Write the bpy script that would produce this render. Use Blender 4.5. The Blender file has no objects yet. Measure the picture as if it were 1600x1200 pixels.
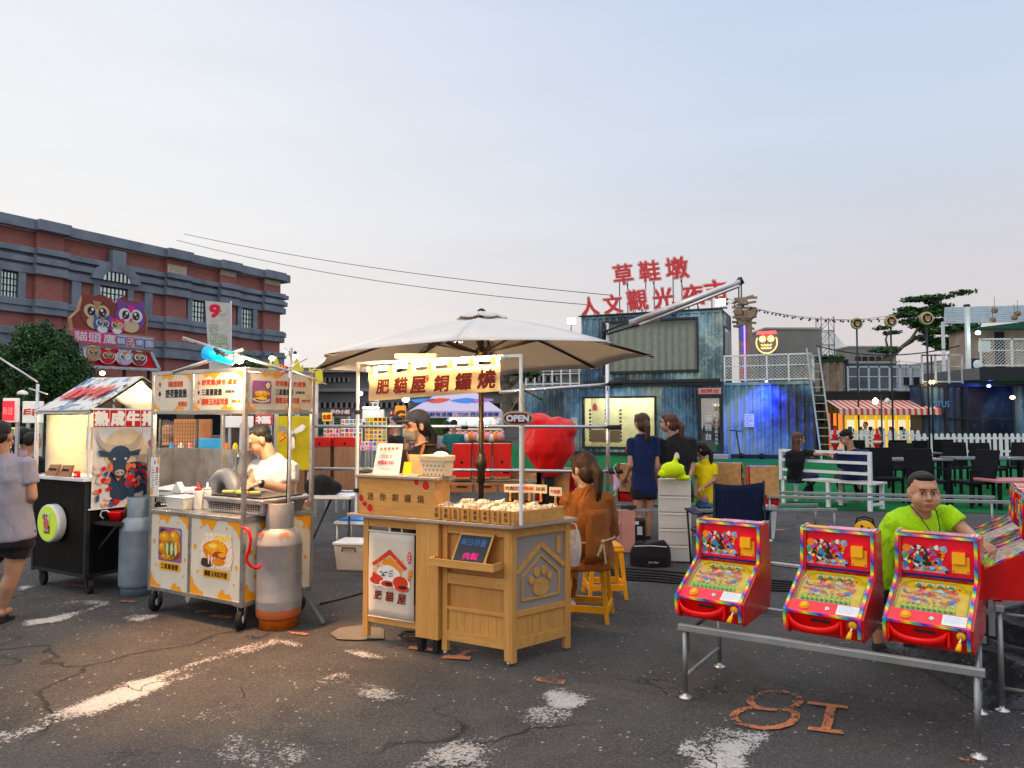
import bpy,math,random
import numpy as np
from mathutils import Vector,Matrix,Euler
R=math.radians
C=bpy.context.scene.collection
sc=bpy.context.scene
random.seed(7);rng=np.random.default_rng(7)

# ------------------------------------------------------------------ camera
CAMH,F,PITCH=1.55,1180.0,math.atan(55/1180)
cam=bpy.data.cameras.new('camera');camo=bpy.data.objects.new('camera',cam);C.objects.link(camo)
cam.sensor_width=36;cam.lens=F/1600*36;cam.clip_start=.05;cam.clip_end=2000
camo.location=(0,0,CAMH);camo.rotation_euler=(R(90)+PITCH,0,0)
sc.camera=camo

# ------------------------------------------------------------------ sky, sun, exposure
sc.view_settings.view_transform='Standard';sc.view_settings.look='None'
sc.view_settings.exposure=EXPO=0.6;GAIN=2**EXPO;sc.view_settings.gamma=1
W=bpy.data.worlds.new('World');sc.world=W;W.use_nodes=True
def build_world():
 nt=W.node_tree;N=nt.nodes;L=nt.links;N.clear()
 out=N.new('ShaderNodeOutputWorld');bg=N.new('ShaderNodeBackground');L.new(bg.outputs[0],out.inputs[0])
 tc=N.new('ShaderNodeTexCoord');sp=N.new('ShaderNodeSeparateXYZ');L.new(tc.outputs['Generated'],sp.inputs[0])
 def ramp(stops):
  r=N.new('ShaderNodeValToRGB');e=r.color_ramp.elements
  while len(e)<len(stops): e.new(.5)
  for i,(p,c) in enumerate(stops): e[i].position=p;e[i].color=(*c,1)
  r.color_ramp.interpolation='LINEAR'
  L.new(sp.outputs['Z'],r.inputs[0]);return r
 # afterglow side (west, to the picture's left) and the far side
 lin=lambda *c: tuple((((v/255+.055)/1.055)**2.4)/GAIN for v in c)
 a=ramp([(0,lin(250,234,222)),(.10,lin(251,244,238)),(.30,lin(244,245,247)),(.50,lin(231,235,243)),(.72,(.85,.88,.95)),(1,(.9,.92,.98))])
 b=ramp([(0,lin(212,199,197)),(.10,lin(221,213,213)),(.19,lin(217,216,222)),(.30,lin(208,219,234)),(.50,lin(196,211,238)),(.72,(.80,.83,.90)),(1,(.85,.88,.95))])
 mr=N.new('ShaderNodeMapRange');mr.inputs[1].default_value=-.62;mr.inputs[2].default_value=.48
 L.new(sp.outputs['X'],mr.inputs[0]);mr.interpolation_type='SMOOTHSTEP'
 mx=N.new('ShaderNodeMixRGB');L.new(mr.outputs[0],mx.inputs[0]);L.new(a.outputs[0],mx.inputs[1]);L.new(b.outputs[0],mx.inputs[2])
 # the faintest high haze streaks
 mp=N.new('ShaderNodeMapping');mp.inputs['Scale'].default_value=(1.2,1.2,7);L.new(tc.outputs['Generated'],mp.inputs[0])
 nz=N.new('ShaderNodeTexNoise');nz.inputs['Scale'].default_value=1.6;nz.inputs['Detail'].default_value=3;L.new(mp.outputs[0],nz.inputs[0])
 m2=N.new('ShaderNodeMapRange');m2.inputs[1].default_value=.35;m2.inputs[2].default_value=.75;m2.inputs[3].default_value=.97;m2.inputs[4].default_value=1.035
 L.new(nz.outputs[0],m2.inputs[0])
 v=N.new('ShaderNodeVectorMath');v.operation='SCALE';L.new(mx.outputs[0],v.inputs[0]);L.new(m2.outputs[0],v.inputs['Scale'])
 L.new(v.outputs[0],bg.inputs[0]);bg.inputs[1].default_value=1.0
build_world()
sl=bpy.data.lights.new('sun','SUN');sl.energy=.35;sl.angle=R(20);sl.color=(1,.86,.74)
so=bpy.data.objects.new('sun',sl);C.objects.link(so);so.rotation_euler=(R(62),0,R(-50))

# ------------------------------------------------------------------ pixel <-> ground survey helpers (layout only)
def ray(px,py):
 u=(px-800)/F;v=(600-py)/F;s,c=math.sin(PITCH),math.cos(PITCH)
 return Vector((u,c-v*s,s+v*c))
def at(px,py,Y):
 d=ray(px,py);t=Y/d.y
 return Vector((d.x*t,Y,CAMH+d.z*t))
def gp(px,py,z=0.0):
 d=ray(px,py);t=(z-CAMH)/d.z
 return Vector((d.x*t,d.y*t,z))

# ------------------------------------------------------------------ object helpers
def tag(o,label=None,cat=None,group=None,kind=None):
 if label: o['label']=label
 if cat: o['category']=cat
 if group: o['group']=group
 if kind: o['kind']=kind
 return o
def thing(name,label,cat,loc=(0,0,0),rz=0.0,group=None,kind=None,parent=None):
 o=bpy.data.objects.new(name,None);C.objects.link(o);o.empty_display_size=.1
 o.location=loc;o.rotation_euler=(0,0,rz)
 return tag(o,label,cat,group,kind)
def dup(o,parent=None,loc=None,rz=None,label=None):
 c=o.copy();C.objects.link(c)
 if parent is not None: c.parent=parent
 if loc is not None: c.location=loc
 if rz is not None: c.rotation_euler=(0,0,rz)
 if label: c['label']=label
 for ch in list(o.children): dup(ch,c)
 return c

_tc={}
def text_mesh(s,bold=0.0,shear=0.0):
 k=(s,bold,shear)
 if k in _tc: return _tc[k]
 cu=bpy.data.curves.new('t','FONT');cu.body=s;cu.size=1;cu.offset=bold;cu.shear=shear
 cu.align_x='CENTER';cu.align_y='CENTER';cu.resolution_u=3
 o=bpy.data.objects.new('t',cu);C.objects.link(o)
 bpy.context.view_layer.update()
 me=bpy.data.meshes.new_from_object(o.evaluated_get(bpy.context.evaluated_depsgraph_get()))
 vs=[v.co.copy() for v in me.vertices];fs=[list(p.vertices) for p in me.polygons]
 bpy.data.objects.remove(o);bpy.data.curves.remove(cu);bpy.data.meshes.remove(me)
 if vs:
  x0=min(v.x for v in vs);x1=max(v.x for v in vs);y0=min(v.y for v in vs);y1=max(v.y for v in vs)
  vs=[Vector((v.x-(x0+x1)/2,v.y-(y0+y1)/2,0)) for v in vs]
  sz=(x1-x0,y1-y0)
 else: sz=(1,1)
 _tc[k]=(vs,fs,sz);return _tc[k]

class MB:
 """collects shapes (each with its own material slot) and links them as ONE mesh object"""
 def __init__(s): s.v=[];s.f=[];s.m=[];s.s=[];s.mats=[];s.T=Matrix();s.c=[]
 def add(s,vs,fs,mat,smooth=False):
  if mat not in s.mats: s.mats.append(mat)
  k=s.mats.index(mat);n=len(s.v);s.c.append((n,len(s.f)))
  s.v+=[tuple(s.T @ Vector(v)) for v in vs]
  for f in fs: s.f.append([i+n for i in f]);s.m.append(k);s.s.append(smooth)
  return s
 def box(s,x0,x1,y0,y1,z0,z1,mat):
  v=[(x,y,z) for z in (z0,z1) for y in (y0,y1) for x in (x0,x1)]
  return s.add(v,[(0,2,3,1),(4,5,7,6),(0,1,5,4),(2,6,7,3),(0,4,6,2),(1,3,7,5)],mat)
 def hexa(s,p,mat):   # 8 corner points, bottom 4 then top 4, each going round
  return s.add(p,[(3,2,1,0),(4,5,6,7),(0,1,5,4),(1,2,6,5),(2,3,7,6),(3,0,4,7)],mat)
 def bar(s,a,b,w,h,mat,up=(0,0,1)):   # rectangular bar from a to b
  a=Vector(a);b=Vector(b);d=(b-a).normalized();up=Vector(up)
  if abs(d.dot(up))>.98: up=Vector((0,1,0))
  x=d.cross(up).normalized()*w/2;y=x.cross(d).normalized()*h/2
  return s.hexa([a-x-y,a+x-y,a+x+y,a-x+y,b-x-y,b+x-y,b+x+y,b-x+y],mat)
 def tube(s,pts,r,mat,n=8,caps=True):
  pts=[Vector(p) for p in pts];rs=r if isinstance(r,(list,tuple)) else [r]*len(pts)
  vs=[];up=None
  for i,p in enumerate(pts):
   d=(pts[min(i+1,len(pts)-1)]-pts[max(i-1,0)])
   d=d.normalized() if d.length>1e-9 else Vector((0,0,1))
   if up is None: up=Vector((0,0,1)) if abs(d.z)<.9 else Vector((1,0,0))
   x=d.cross(up)
   if x.length<1e-4: x=d.orthogonal()
   x.normalize();y=x.cross(d).normalized();up=y
   for k in range(n):
    a=2*math.pi*k/n;vs.append(p+(x*math.cos(a)+y*math.sin(a))*rs[i])
  fs=[(i*n+k,i*n+(k+1) % n,(i+1)*n+(k+1) % n,(i+1)*n+k) for i in range(len(pts)-1) for k in range(n)]
  if caps: fs+=[tuple(range(n))[::-1],tuple(range((len(pts)-1)*n,len(pts)*n))]
  return s.add(vs,fs,mat,n>5)
 def lathe(s,prof,mat,c=(0,0,0),n=24,axis=None):
  vs=[];A=Matrix()
  if axis is not None: A=Vector((0,0,1)).rotation_difference(Vector(axis).normalized()).to_matrix().to_4x4()
  for r,z in prof:
   for k in range(n):
    a=2*math.pi*k/n;vs.append(Vector(c)+A @ Vector((r*math.cos(a),r*math.sin(a),z)))
  m=len(prof)
  fs=[(i*n+k,i*n+(k+1) % n,(i+1)*n+(k+1) % n,(i+1)*n+k) for i in range(m-1) for k in range(n)]
  if prof[0][0]>1e-6: fs.append(tuple(range(n))[::-1])
  if prof[-1][0]>1e-6: fs.append(tuple(range((m-1)*n,m*n)))
  return s.add(vs,fs,mat,True)
 def prism(s,poly,o,x,y,t,mat):   # polygon in plane (o; x, y), extruded by t along x cross y
  o=Vector(o);x=Vector(x).normalized();y=Vector(y).normalized();n=x.cross(y)*t;m=len(poly)
  a=[o+x*p[0]+y*p[1] for p in poly];vs=[p+n for p in a]+a
  if t==0: return s.add(a,[tuple(range(m))],mat)
  return s.add(vs,[tuple(range(m)),tuple(range(m,2*m))[::-1]]+[(i+m,(i+1) % m+m,(i+1) % m,i) for i in range(m)],mat)
 def blob(s,cx,cy,rx,ry,o,x,y,t,mat,n=14,wob=0.0):
  ph=random.random()*6
  return s.prism([(cx+rx*math.cos(2*math.pi*i/n)*(1+wob*math.sin(3*2*math.pi*i/n+ph)),cy+ry*math.sin(2*math.pi*i/n)*(1+wob*math.sin(2*2*math.pi*i/n+ph))) for i in range(n)],o,x,y,t,mat)
 def text(s,st,o,x,y,h,mat,w=None,bold=0.0,lift=.002,shear=0.0,depth=0.0):
  """lettering centred at o; h = height of the glyph block, w = its width"""
  vs,fs,sz=text_mesh(st,0.0,shear);x=Vector(x).normalized();y=Vector(y).normalized();n=x.cross(y)
  ky=h/sz[1];kx=(w/sz[0]) if w else ky;o=Vector(o)+n*lift
  P=[o+x*v.x*kx+y*v.y*ky for v in vs]
  s.add(P,fs,mat)
  if bold:
   for k,(a,b) in enumerate(((1,1),(-1,-1),(1,-1),(-1,1),(1,0),(-1,0),(0,1),(0,-1))):
    q=x*a*bold*ky+y*b*bold*ky-n*(.00015*(k+1));s.add([p+q for p in P],fs,mat)
  if depth:
   s.add([p-n*depth for p in P],[f[::-1] for f in fs],mat)
   ed={}
   for f in fs:
    for i in range(len(f)):
     e=(f[i],f[(i+1) % len(f)])
     if (e[1],e[0]) in ed: del ed[(e[1],e[0])]
     else: ed[e]=1
   Q=P+[p-n*depth for p in P];m=len(P)
   s.add(Q,[(e[0],e[0]+m,e[1]+m,e[1]) for e in ed],mat)
  return s
 def ell(s,c,r,mat,n=12,rot=None):
  vs=[];m=max(n//2,4);A=rot if rot is not None else Matrix.Identity(3);r=(r,r,r) if not hasattr(r,'__len__') else r
  vs.append(Vector(c)+A @ Vector((0,0,-r[2])))
  for i in range(1,m):
   t=math.pi*i/m
   for k in range(n):
    a=2*math.pi*k/n
    vs.append(Vector(c)+A @ Vector((r[0]*math.sin(t)*math.cos(a),r[1]*math.sin(t)*math.sin(a),-r[2]*math.cos(t))))
  vs.append(Vector(c)+A @ Vector((0,0,r[2])));e=len(vs)-1
  fs=[(0,1+(k+1) % n,1+k) for k in range(n)]
  for i in range(m-2): fs+=[(1+i*n+k,1+i*n+(k+1) % n,1+(i+1)*n+(k+1) % n,1+(i+1)*n+k) for k in range(n)]
  fs+=[(e,1+(m-2)*n+k,1+(m-2)*n+(k+1) % n) for k in range(n)]
  return s.add(vs,fs,mat,True)
 def strip(s,pts,w,mat,up=(0,0,1)):    # flat ribbon through pts
  pts=[Vector(p) for p in pts];up=Vector(up);vs=[]
  for i,p in enumerate(pts):
   d=(pts[min(i+1,len(pts)-1)]-pts[max(i-1,0)]).normalized();x=d.cross(up).normalized()*w/2
   vs+=[p-x,p+x]
  return s.add(vs,[(2*i,2*i+1,2*i+3,2*i+2) for i in range(len(pts)-1)],mat)
 def grid(s,fn,nu,nv,mat,smooth=True):    # surface fn(u,v)
  vs=[fn(i/nu,j/nv) for j in range(nv+1) for i in range(nu+1)]
  return s.add(vs,[(j*(nu+1)+i,j*(nu+1)+i+1,(j+1)*(nu+1)+i+1,(j+1)*(nu+1)+i) for j in range(nv) for i in range(nu)],mat,smooth)
 def each(s,name,parent=None,**kw):     # one object for every shape added
  c=s.c+[(len(s.v),len(s.f))];out=[]
  for (v0,f0),(v1,f1) in zip(c,c[1:]):
   q=MB();q.add([Vector(v) for v in s.v[v0:v1]],[[i-v0 for i in f] for f in s.f[f0:f1]],s.mats[s.m[f0]],s.s[f0]);out.append(q.build(name,parent,**kw))
  return out
 def build(s,name,parent=None,bevel=0.0,label=None,solid=0.0,loc=None,rz=None):
  me=bpy.data.meshes.new(name);me.from_pydata(s.v,[],s.f)
  for m in s.mats: me.materials.append(m)
  me.polygons.foreach_set('material_index',s.m);me.polygons.foreach_set('use_smooth',s.s)
  me.update()
  o=bpy.data.objects.new(name,me);C.objects.link(o)
  if parent is not None: o.parent=parent
  if label: o['label']=label
  if loc is not None: o.location=loc
  if rz is not None: o.rotation_euler=(0,0,rz)
  if solid:
   q=o.modifiers.new('s','SOLIDIFY');q.thickness=solid;q.offset=0
  if bevel:
   q=o.modifiers.new('b','BEVEL');q.width=bevel;q.segments=2;q.limit_method='ANGLE';q.angle_limit=R(50)
  return o

# ------------------------------------------------------------------ materials
class NT:
 def __init__(s,name):
  s.m=bpy.data.materials.new(name);s.m.use_nodes=True;s.t=s.m.node_tree;s.N=s.t.nodes
  s.b=s.N['Principled BSDF'];s.o=s.N['Material Output'];s.co=s.N.new('ShaderNodeTexCoord').outputs['Object']
 def n(s,kind,ins=None,**kw):
  q=s.N.new('ShaderNode'+kind)
  for k,v in kw.items(): setattr(q,k,v)
  for k,v in (ins or {}).items():
   if hasattr(v,'is_linked') or isinstance(v,bpy.types.NodeSocket): s.t.links.new(v,q.inputs[k])
   else: q.inputs[k].default_value=v
  return q
 def link(s,a,b): s.t.links.new(a,b)
 def noise(s,scale,detail=3,vec=None,rough=.5,dist=0): return s.n('TexNoise',{'Vector': vec or s.co,'Scale': scale,'Detail': detail,'Roughness': rough,'Distortion': dist}).outputs[0]
 def maps(s,sc_): return s.n('Mapping',{'Vector': s.co,'Scale': sc_}).outputs[0]
 def rng(s,v,a,b,c=0.0,d=1.0): return s.n('MapRange',{0: v,1: a,2: b,3: c,4: d}).outputs[0]
 def mix(s,f,a,b,mode='MIX'):
  q=s.N.new('ShaderNodeMixRGB');q.blend_type=mode
  for i,v in enumerate((f,a,b)):
   if isinstance(v,bpy.types.NodeSocket): s.t.links.new(v,q.inputs[i])
   else: q.inputs[i].default_value=v if i==0 else ((*v,1) if len(v)==3 else v)
  return q.outputs[0]
 def math(s,op,a,b=0.0):
  q=s.N.new('ShaderNodeMath');q.operation=op
  for i,v in enumerate((a,b)):
   if isinstance(v,bpy.types.NodeSocket): s.t.links.new(v,q.inputs[i])
   else: q.inputs[i].default_value=v
  return q.outputs[0]
 def ramp(s,v,stops,const=False):
  r=s.N.new('ShaderNodeValToRGB');e=r.color_ramp.elements
  while len(e)<len(stops): e.new(.5)
  for i,(p,c) in enumerate(stops): e[i].position=p;e[i].color=(*c,1)
  if const: r.color_ramp.interpolation='CONSTANT'
  s.link(v,r.inputs[0]);return r.outputs[0]
 def bump(s,h,dist,st=1.0): s.link(s.n('Bump',{'Height': h,'Distance': dist,'Strength': st}).outputs[0],s.b.inputs['Normal'])
 def set(s,**kw):
  for k,v in kw.items():
   k=k.replace('_',' ')
   if isinstance(v,bpy.types.NodeSocket): s.link(v,s.b.inputs[k])
   elif isinstance(v,tuple) and len(v)==3: s.b.inputs[k].default_value=(*v,1)
   else: s.b.inputs[k].default_value=v
  return s
def vivid(c,k=1.22):
 l=.3*c[0]+.6*c[1]+.1*c[2];return tuple(min(.9,max(.004,l+(v-l)*k)) for v in c[:3])
def pm(name,col,rough=.6,metal=0.0,var=.12,vs=6.0,bump=0.0,bs=80.0,spec=.3,grime=0.0,sheen=0.0,coat=0.0):
 """plain painted/plastic/cloth material with slight mottling, wear in the gloss and a fine bump"""
 t=NT(name);c=vivid(col)
 k=t.rng(t.noise(vs,4),.3,.7,1-var,1+var)
 col_=t.n('VectorMath',{0: c,'Scale': k},operation='SCALE').outputs[0]
 if grime: col_=t.mix(t.math('MULTIPLY',t.rng(t.noise(vs*.6,6,rough=.7),.5,.75),grime),col_,(c[0]*.35+.02,c[1]*.33+.015,c[2]*.3+.01))
 t.set(Base_Color=col_,Roughness=t.rng(t.noise(vs*2.3,3),.3,.7,max(rough-.08,.02),min(rough+.08,1)),Metallic=metal)
 t.b.inputs['Specular IOR Level'].default_value=spec
 if sheen: t.b.inputs['Sheen Weight'].default_value=sheen
 if coat: t.b.inputs['Coat Weight'].default_value=coat;t.b.inputs['Coat Roughness'].default_value=.12
 if bump: t.bump(t.noise(bs,3),bump)
 return t.m
def cloth(name,col,fold=.012,fs=9.0,var=.1,rough=.85,wrink=None):
 t=NT(name);k=t.rng(t.noise(5,3),.3,.7,1-var,1+var)
 t.set(Base_Color=t.n('VectorMath',{0: vivid(col),'Scale': k},operation='SCALE').outputs[0],Roughness=rough,Sheen_Weight=.08)
 t.b.inputs['Specular IOR Level'].default_value=.2
 h=t.math('ADD',t.noise(fs,4,t.maps(wrink or (1,1,.45)),dist=.8),t.math('MULTIPLY',t.noise(240,2),.04));t.bump(h,fold*2,1.0)
 return t.m
def emis(name,col,st):
 t=NT(name);t.set(Base_Color=tuple(col),Emission_Color=tuple(col),Emission_Strength=st);return t.m
def skin(name,col):
 t=NT(name);c=tuple(col)
 t.set(Base_Color=t.mix(t.rng(t.noise(9,4),.35,.7),c,(c[0]*.86,c[1]*.72,c[2]*.66)),Roughness=.52,Subsurface_Weight=.12,Subsurface_Scale=.01)
 t.b.inputs['Subsurface Radius'].default_value=(1,.35,.2)
 t.bump(t.noise(180,3),.0008);return t.m
def hairm(name,col,col2=None):
 t=NT(name);c=tuple(col);n=t.noise(55,5,t.maps((1,1,.12)),.7)
 t.set(Base_Color=t.mix(t.rng(n,.35,.7),c,col2 or tuple(x*2.6+.01 for x in c)),Roughness=.5);t.b.inputs['Specular IOR Level'].default_value=.3;t.bump(n,.008);return t.m
def wood(name,c1,c2,axis=2,scale=1.0,rough=.55,coat=.1):
 t=NT(name);s_=[14*scale]*3;s_[axis]=.8*scale
 n=t.noise(1.6,6,t.maps(tuple(s_)),.6,.5);w=t.noise(7,4,t.maps(tuple(x*1.8 for x in s_)),.7)
 big=t.noise(1.3,2)
 c=t.mix(t.rng(n,.3,.72),c1,c2);c=t.mix(t.math('MULTIPLY',t.rng(w,.48,.72),.55),c,tuple(x*.55 for x in c2));k_=t.n('TexVoronoi',{'Vector': t.maps(tuple(v*.35 for v in s_)),'Scale': 1.1}).outputs[0];c=t.mix(t.rng(k_,.09,.03,0,.7),c,tuple(x*.3 for x in c2))
 c=t.mix(t.math('MULTIPLY',t.rng(big,.3,.7),.25),c,tuple(x*.8 for x in c1))
 t.set(Base_Color=c,Roughness=t.rng(n,.3,.7,rough-.08,rough+.1),Coat_Weight=coat);t.bump(w,.0012);return t.m
def steel(name,col=(.55,.53,.50),rough=.28,brush=2):
 t=NT(name);s_=[60.0]*3;s_[brush]=1.5;n=t.noise(3,4,t.maps(tuple(s_)),.6)
 k=t.rng(t.noise(5,4),.3,.7,.82,1.1)
 t.set(Base_Color=t.n('VectorMath',{0: tuple(col),'Scale': k},operation='SCALE').outputs[0],Metallic=.92,
          Roughness=t.math('ADD',t.rng(n,.3,.7,rough-.08,rough+.1),t.rng(t.noise(9,5),.45,.75,0,.18)))
 t.bump(n,.0006);return t.m
def glassy(name,tint=(.9,.95,.95),rough=.04,alpha=.12,solid=(.5,.5,.5)):
 t=NT(name);t.set(Base_Color=tint,Roughness=rough);tr=t.n('BsdfTransparent');gl=t.n('BsdfGlossy',{'Roughness': rough})
 fr=t.n('Fresnel',{'IOR': 1.45});tr.inputs[0].default_value=(*tint,1)
 m=t.n('MixShader',{0: t.math('ADD',fr.outputs[0],alpha)});t.link(tr.outputs[0],m.inputs[1]);t.link(gl.outputs[0],m.inputs[2]);t.link(m.outputs[0],t.o.inputs[0]);return t.m
# ================================================================== THE SETTING
X,Y_,Z=Vector((1,0,0)),Vector((0,1,0)),Vector((0,0,1))
class Frame:
 """a vertical plane in the place: origin, heading; turns survey readings into local x and height"""
 def __init__(s,o,rz): s.o=Vector(o);s.rz=rz;s.x=Vector((math.cos(rz),math.sin(rz),0));s.y=Vector((-math.sin(rz),math.cos(rz),0))
 def uz(s,px,py,off=0.0):
  d=ray(px,py);c=Vector((0,0,CAMH));q=s.o+s.y*off
  t=(q-c).dot(s.y)/d.dot(s.y);p=c+d*t
  return (p-s.o).dot(s.x),p.z-s.o.z
 def u(s,px,off=0.0): return s.uz(px,655,off)[0]
 def w(s,x,y,z=0.0): return s.o+s.x*x+s.y*y+Vector((0,0,z))

# ---- materials of the setting
def asphalt_mat():
 t=NT('asphalt')
 big=t.noise(.35,5,rough=.6);mid=t.noise(2.4,6,rough=.65);fine=t.noise(150,2)
 base=t.mix(t.rng(big,.3,.7),(.042,.040,.040),(.070,.067,.065))
 base=t.mix(t.math('MULTIPLY',t.rng(mid,.45,.72),.6),base,(.030,.029,.030))
 vo=t.n('TexVoronoi',{'Vector': t.co,'Scale': 85.0});ch=t.n('SeparateColor',{0: vo.outputs['Color']}).outputs[0]
 stone=t.math('MULTIPLY',t.rng(ch,.72,.98),t.rng(vo.outputs['Distance'],.45,.1))
 base=t.mix(t.math('MULTIPLY',stone,.85),base,(.30,.28,.255));vo3=t.n('TexVoronoi',{'Vector': t.co,'Scale': 160.0});ch3=t.n('SeparateColor',{0: vo3.outputs['Color']}).outputs[2];base=t.mix(t.rng(ch3,.55,1.0,0,.55),base,(.15,.14,.13))
 vo2=t.n('TexVoronoi',{'Vector': t.co,'Scale': 34.0});ch2=t.n('SeparateColor',{0: vo2.outputs['Color']}).outputs[1]
 st2=t.math('MULTIPLY',t.math('GREATER_THAN',ch2,.94),t.rng(vo2.outputs['Distance'],.32,.2))
 base=t.mix(t.math('MULTIPLY',st2,.8),base,(.42,.40,.37))
 base=t.mix(t.math('MULTIPLY',t.rng(fine,.5,.8),.5),base,(.015,.015,.015))
 dv=t.n('VectorMath',{0: t.co,1: t.n('VectorMath',{0: t.n('TexNoise',{'Vector': t.co,'Scale': 1.5,'Detail': 6}).outputs[1],'Scale': 1.1},operation='SCALE').outputs[0]},operation='ADD').outputs[0]
 cr=t.n('TexVoronoi',{'Vector': dv,'Scale': .42},feature='DISTANCE_TO_EDGE').outputs[0]
 crack=t.math('MULTIPLY',t.rng(cr,.010,.002),t.rng(t.noise(.5,2),.44,.54))
 dv2=t.n('TexVoronoi',{'Vector': dv,'Scale': 1.7},feature='DISTANCE_TO_EDGE').outputs[0]
 crack2=t.math('MULTIPLY',t.rng(dv2,.014,.003),t.rng(t.noise(.8,2,t.maps((1,1.6,1))),.60,.66))
 ck=t.math('MAXIMUM',crack,crack2)
 base=t.mix(t.math('MULTIPLY',ck,.55),base,(.013,.012,.012))
 stain=t.rng(t.noise(.9,3,t.maps((1.2,.7,1))),.62,.70)
 base=t.mix(t.math('MULTIPLY',stain,.45),base,(.02,.02,.021))
 t.set(Base_Color=base,Roughness=t.rng(mid,.3,.7,.72,.92));t.b.inputs['Specular IOR Level'].default_value=.2
 h=t.math('SUBTRACT',t.math('ADD',t.math('MULTIPLY',fine,.5),t.math('MULTIPLY',stone,.7)),t.math('MULTIPLY',ck,2.5));t.bump(h,.006)
 return t.m
def paint_mat(name,col,wear,streak=(1,1,1)):
 t=NT(name);hi=t.noise(48,6,rough=.85);lo=t.noise(1.9,5,t.maps(streak),.6);gr=t.n('TexVoronoi',{'Vector': t.co,'Scale': 85.0}).outputs[0]
 ed=t.rng(t.n('Attribute',attribute_name='inset').outputs['Fac'],.0,1.0,-.12,.02)
 v=t.math('ADD',t.math('ADD',t.math('MULTIPLY',hi,.5),t.math('MULTIPLY',lo,.5)),t.math('ADD',ed,t.math('MULTIPLY',gr,.06)))
 al=t.rng(v,wear,wear+.012)
 dv=t.n('VectorMath',{0: t.co,1: t.n('VectorMath',{0: t.n('TexNoise',{'Vector': t.co,'Scale': 5.0,'Detail': 4}).outputs[1],'Scale': .25},operation='SCALE').outputs[0]},operation='ADD').outputs[0]
 cr=t.n('TexVoronoi',{'Vector': dv,'Scale': 2.6},feature='DISTANCE_TO_EDGE').outputs[0]
 al=t.math('MULTIPLY',al,t.math('MAXIMUM',t.rng(cr,.006,.014),t.rng(t.noise(1.7,2),.45,.5)))
 t.set(Base_Color=t.mix(t.rng(t.noise(60,5),.35,.7),col,tuple(c*.7 for c in col)),Roughness=.8,Alpha=al);t.bump(t.noise(150,2),.004);return t.m
def brick_mat():
 t=NT('red_brick');sp=t.n('SeparateXYZ',{0: t.co})
 v=t.n('CombineXYZ',{0: t.math('ADD',sp.outputs[0],sp.outputs[1]),1: sp.outputs[2]}).outputs[0]
 b=t.n('TexBrick',{'Vector': v,'Color1': (.44,.13,.10,1),'Color2': (.32,.09,.075,1),'Mortar': (.34,.20,.17,1),'Scale': 1.0,'Mortar Size': .012,'Brick Width': .24,'Row Height': .085,'Bias': -.1})
 c=t.mix(t.math('MULTIPLY',t.rng(t.noise(.5,5),.35,.7),.4),b.outputs[0],(.26,.09,.08));t.set(Base_Color=c,Roughness=.85);t.bump(b.outputs[1],.02,.6);return t.m
def mural_mat(name,green=.5,dark=1.0,warm=0.0):
 """hand-sprayed galaxy mural on container steel"""
 t=NT(name)
 w=t.noise(.34,5,t.maps((1,1,.8)),.55,.5);w2=t.noise(.75,6,t.maps((1,1,.6)),.6,.6);w3=t.noise(1.3,9,t.maps((1,1,.7)),.72,.3)
 c=t.ramp(t.rng(w,.35,.65),[(0,(.005,.008,.020)),(.32,(.014,.032,.075)),(.5,(.035,.11,.24)),(.72,(.10,.28,.46)),(1,(.38,.56,.68))])
 g=t.ramp(t.rng(w2,.34,.68),[(0,(.010,.016,.024)),(.4,(.055,.095,.10)),(.65,(.20,.25,.21)),(1,(.46,.50,.40))])
 c=t.mix(t.math('MULTIPLY',t.rng(t.noise(.28,3),.42,.6),green),c,g)
 wisp=t.math('MULTIPLY',t.rng(t.math('ABSOLUTE',t.math('SUBTRACT',w3,.5)),.022,.0),t.rng(w,.48,.6));c=t.mix(t.math('MULTIPLY',wisp,.75),c,(.45,.64,.75))
 c=t.mix(t.math('MULTIPLY',t.rng(w3,.53,.68),.55),c,(.36,.52,.62))
 st=t.n('TexVoronoi',{'Vector': t.co,'Scale': 6.0});s1=t.math('MULTIPLY',t.math('LESS_THAN',st.outputs[0],.09),t.math('GREATER_THAN',t.n('SeparateColor',{0: st.outputs[1]}).outputs[0],.6));c=t.mix(s1,c,(.8,.88,.95))
 c=t.mix(t.math('MULTIPLY',t.rng(t.noise(3,6,t.maps((2.5,2.5,.18)),.7),.58,.74),.12+warm),c,(.20,.10,.05))
 c=t.n('VectorMath',{0: c,'Scale': dark},operation='SCALE').outputs[0]
 t.set(Base_Color=c,Roughness=.5);t.bump(t.noise(20,3),.004);return t.m
def turf_mat():
 t=NT('green_turf');n=t.noise(1.1,6,rough=.65);f=t.noise(130,3)
 c=t.mix(t.rng(n,.3,.7),(.006,.13,.038),(.015,.20,.062));c=t.mix(t.math('MULTIPLY',t.rng(f,.4,.75),.6),c,(.008,.06,.025))
 t.set(Base_Color=c,Roughness=.95);t.b.inputs['Specular IOR Level'].default_value=.08;t.bump(f,.012);return t.m
asphalt=asphalt_mat();turf_m=turf_mat();brick=brick_mat()
white_l=paint_mat('road_white',(.50,.48,.46),.520);white_m=paint_mat('road_white_worn',(.50,.48,.46),.534);white_h=paint_mat('road_white_ghost',(.42,.40,.38),.598)
orange_p=paint_mat('road_orange',(.55,.19,.075),.40)
stonegrey=pm('grey_cast_stone',(.21,.235,.28),.85,var=.18,vs=1.2,bump=.01,bs=12,grime=.5)
winglass=NT('old_window_glass').set(Base_Color=(.62,.78,.72),Roughness=.15,Metallic=.7).m
dark=pm('black_paint',(.012,.012,.014),.5);darkmet=pm('dark_steel',(.03,.035,.04),.45,.5);whitep=pm('white_paint',(.72,.74,.75),.45,var=.08,grime=.25)
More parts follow.
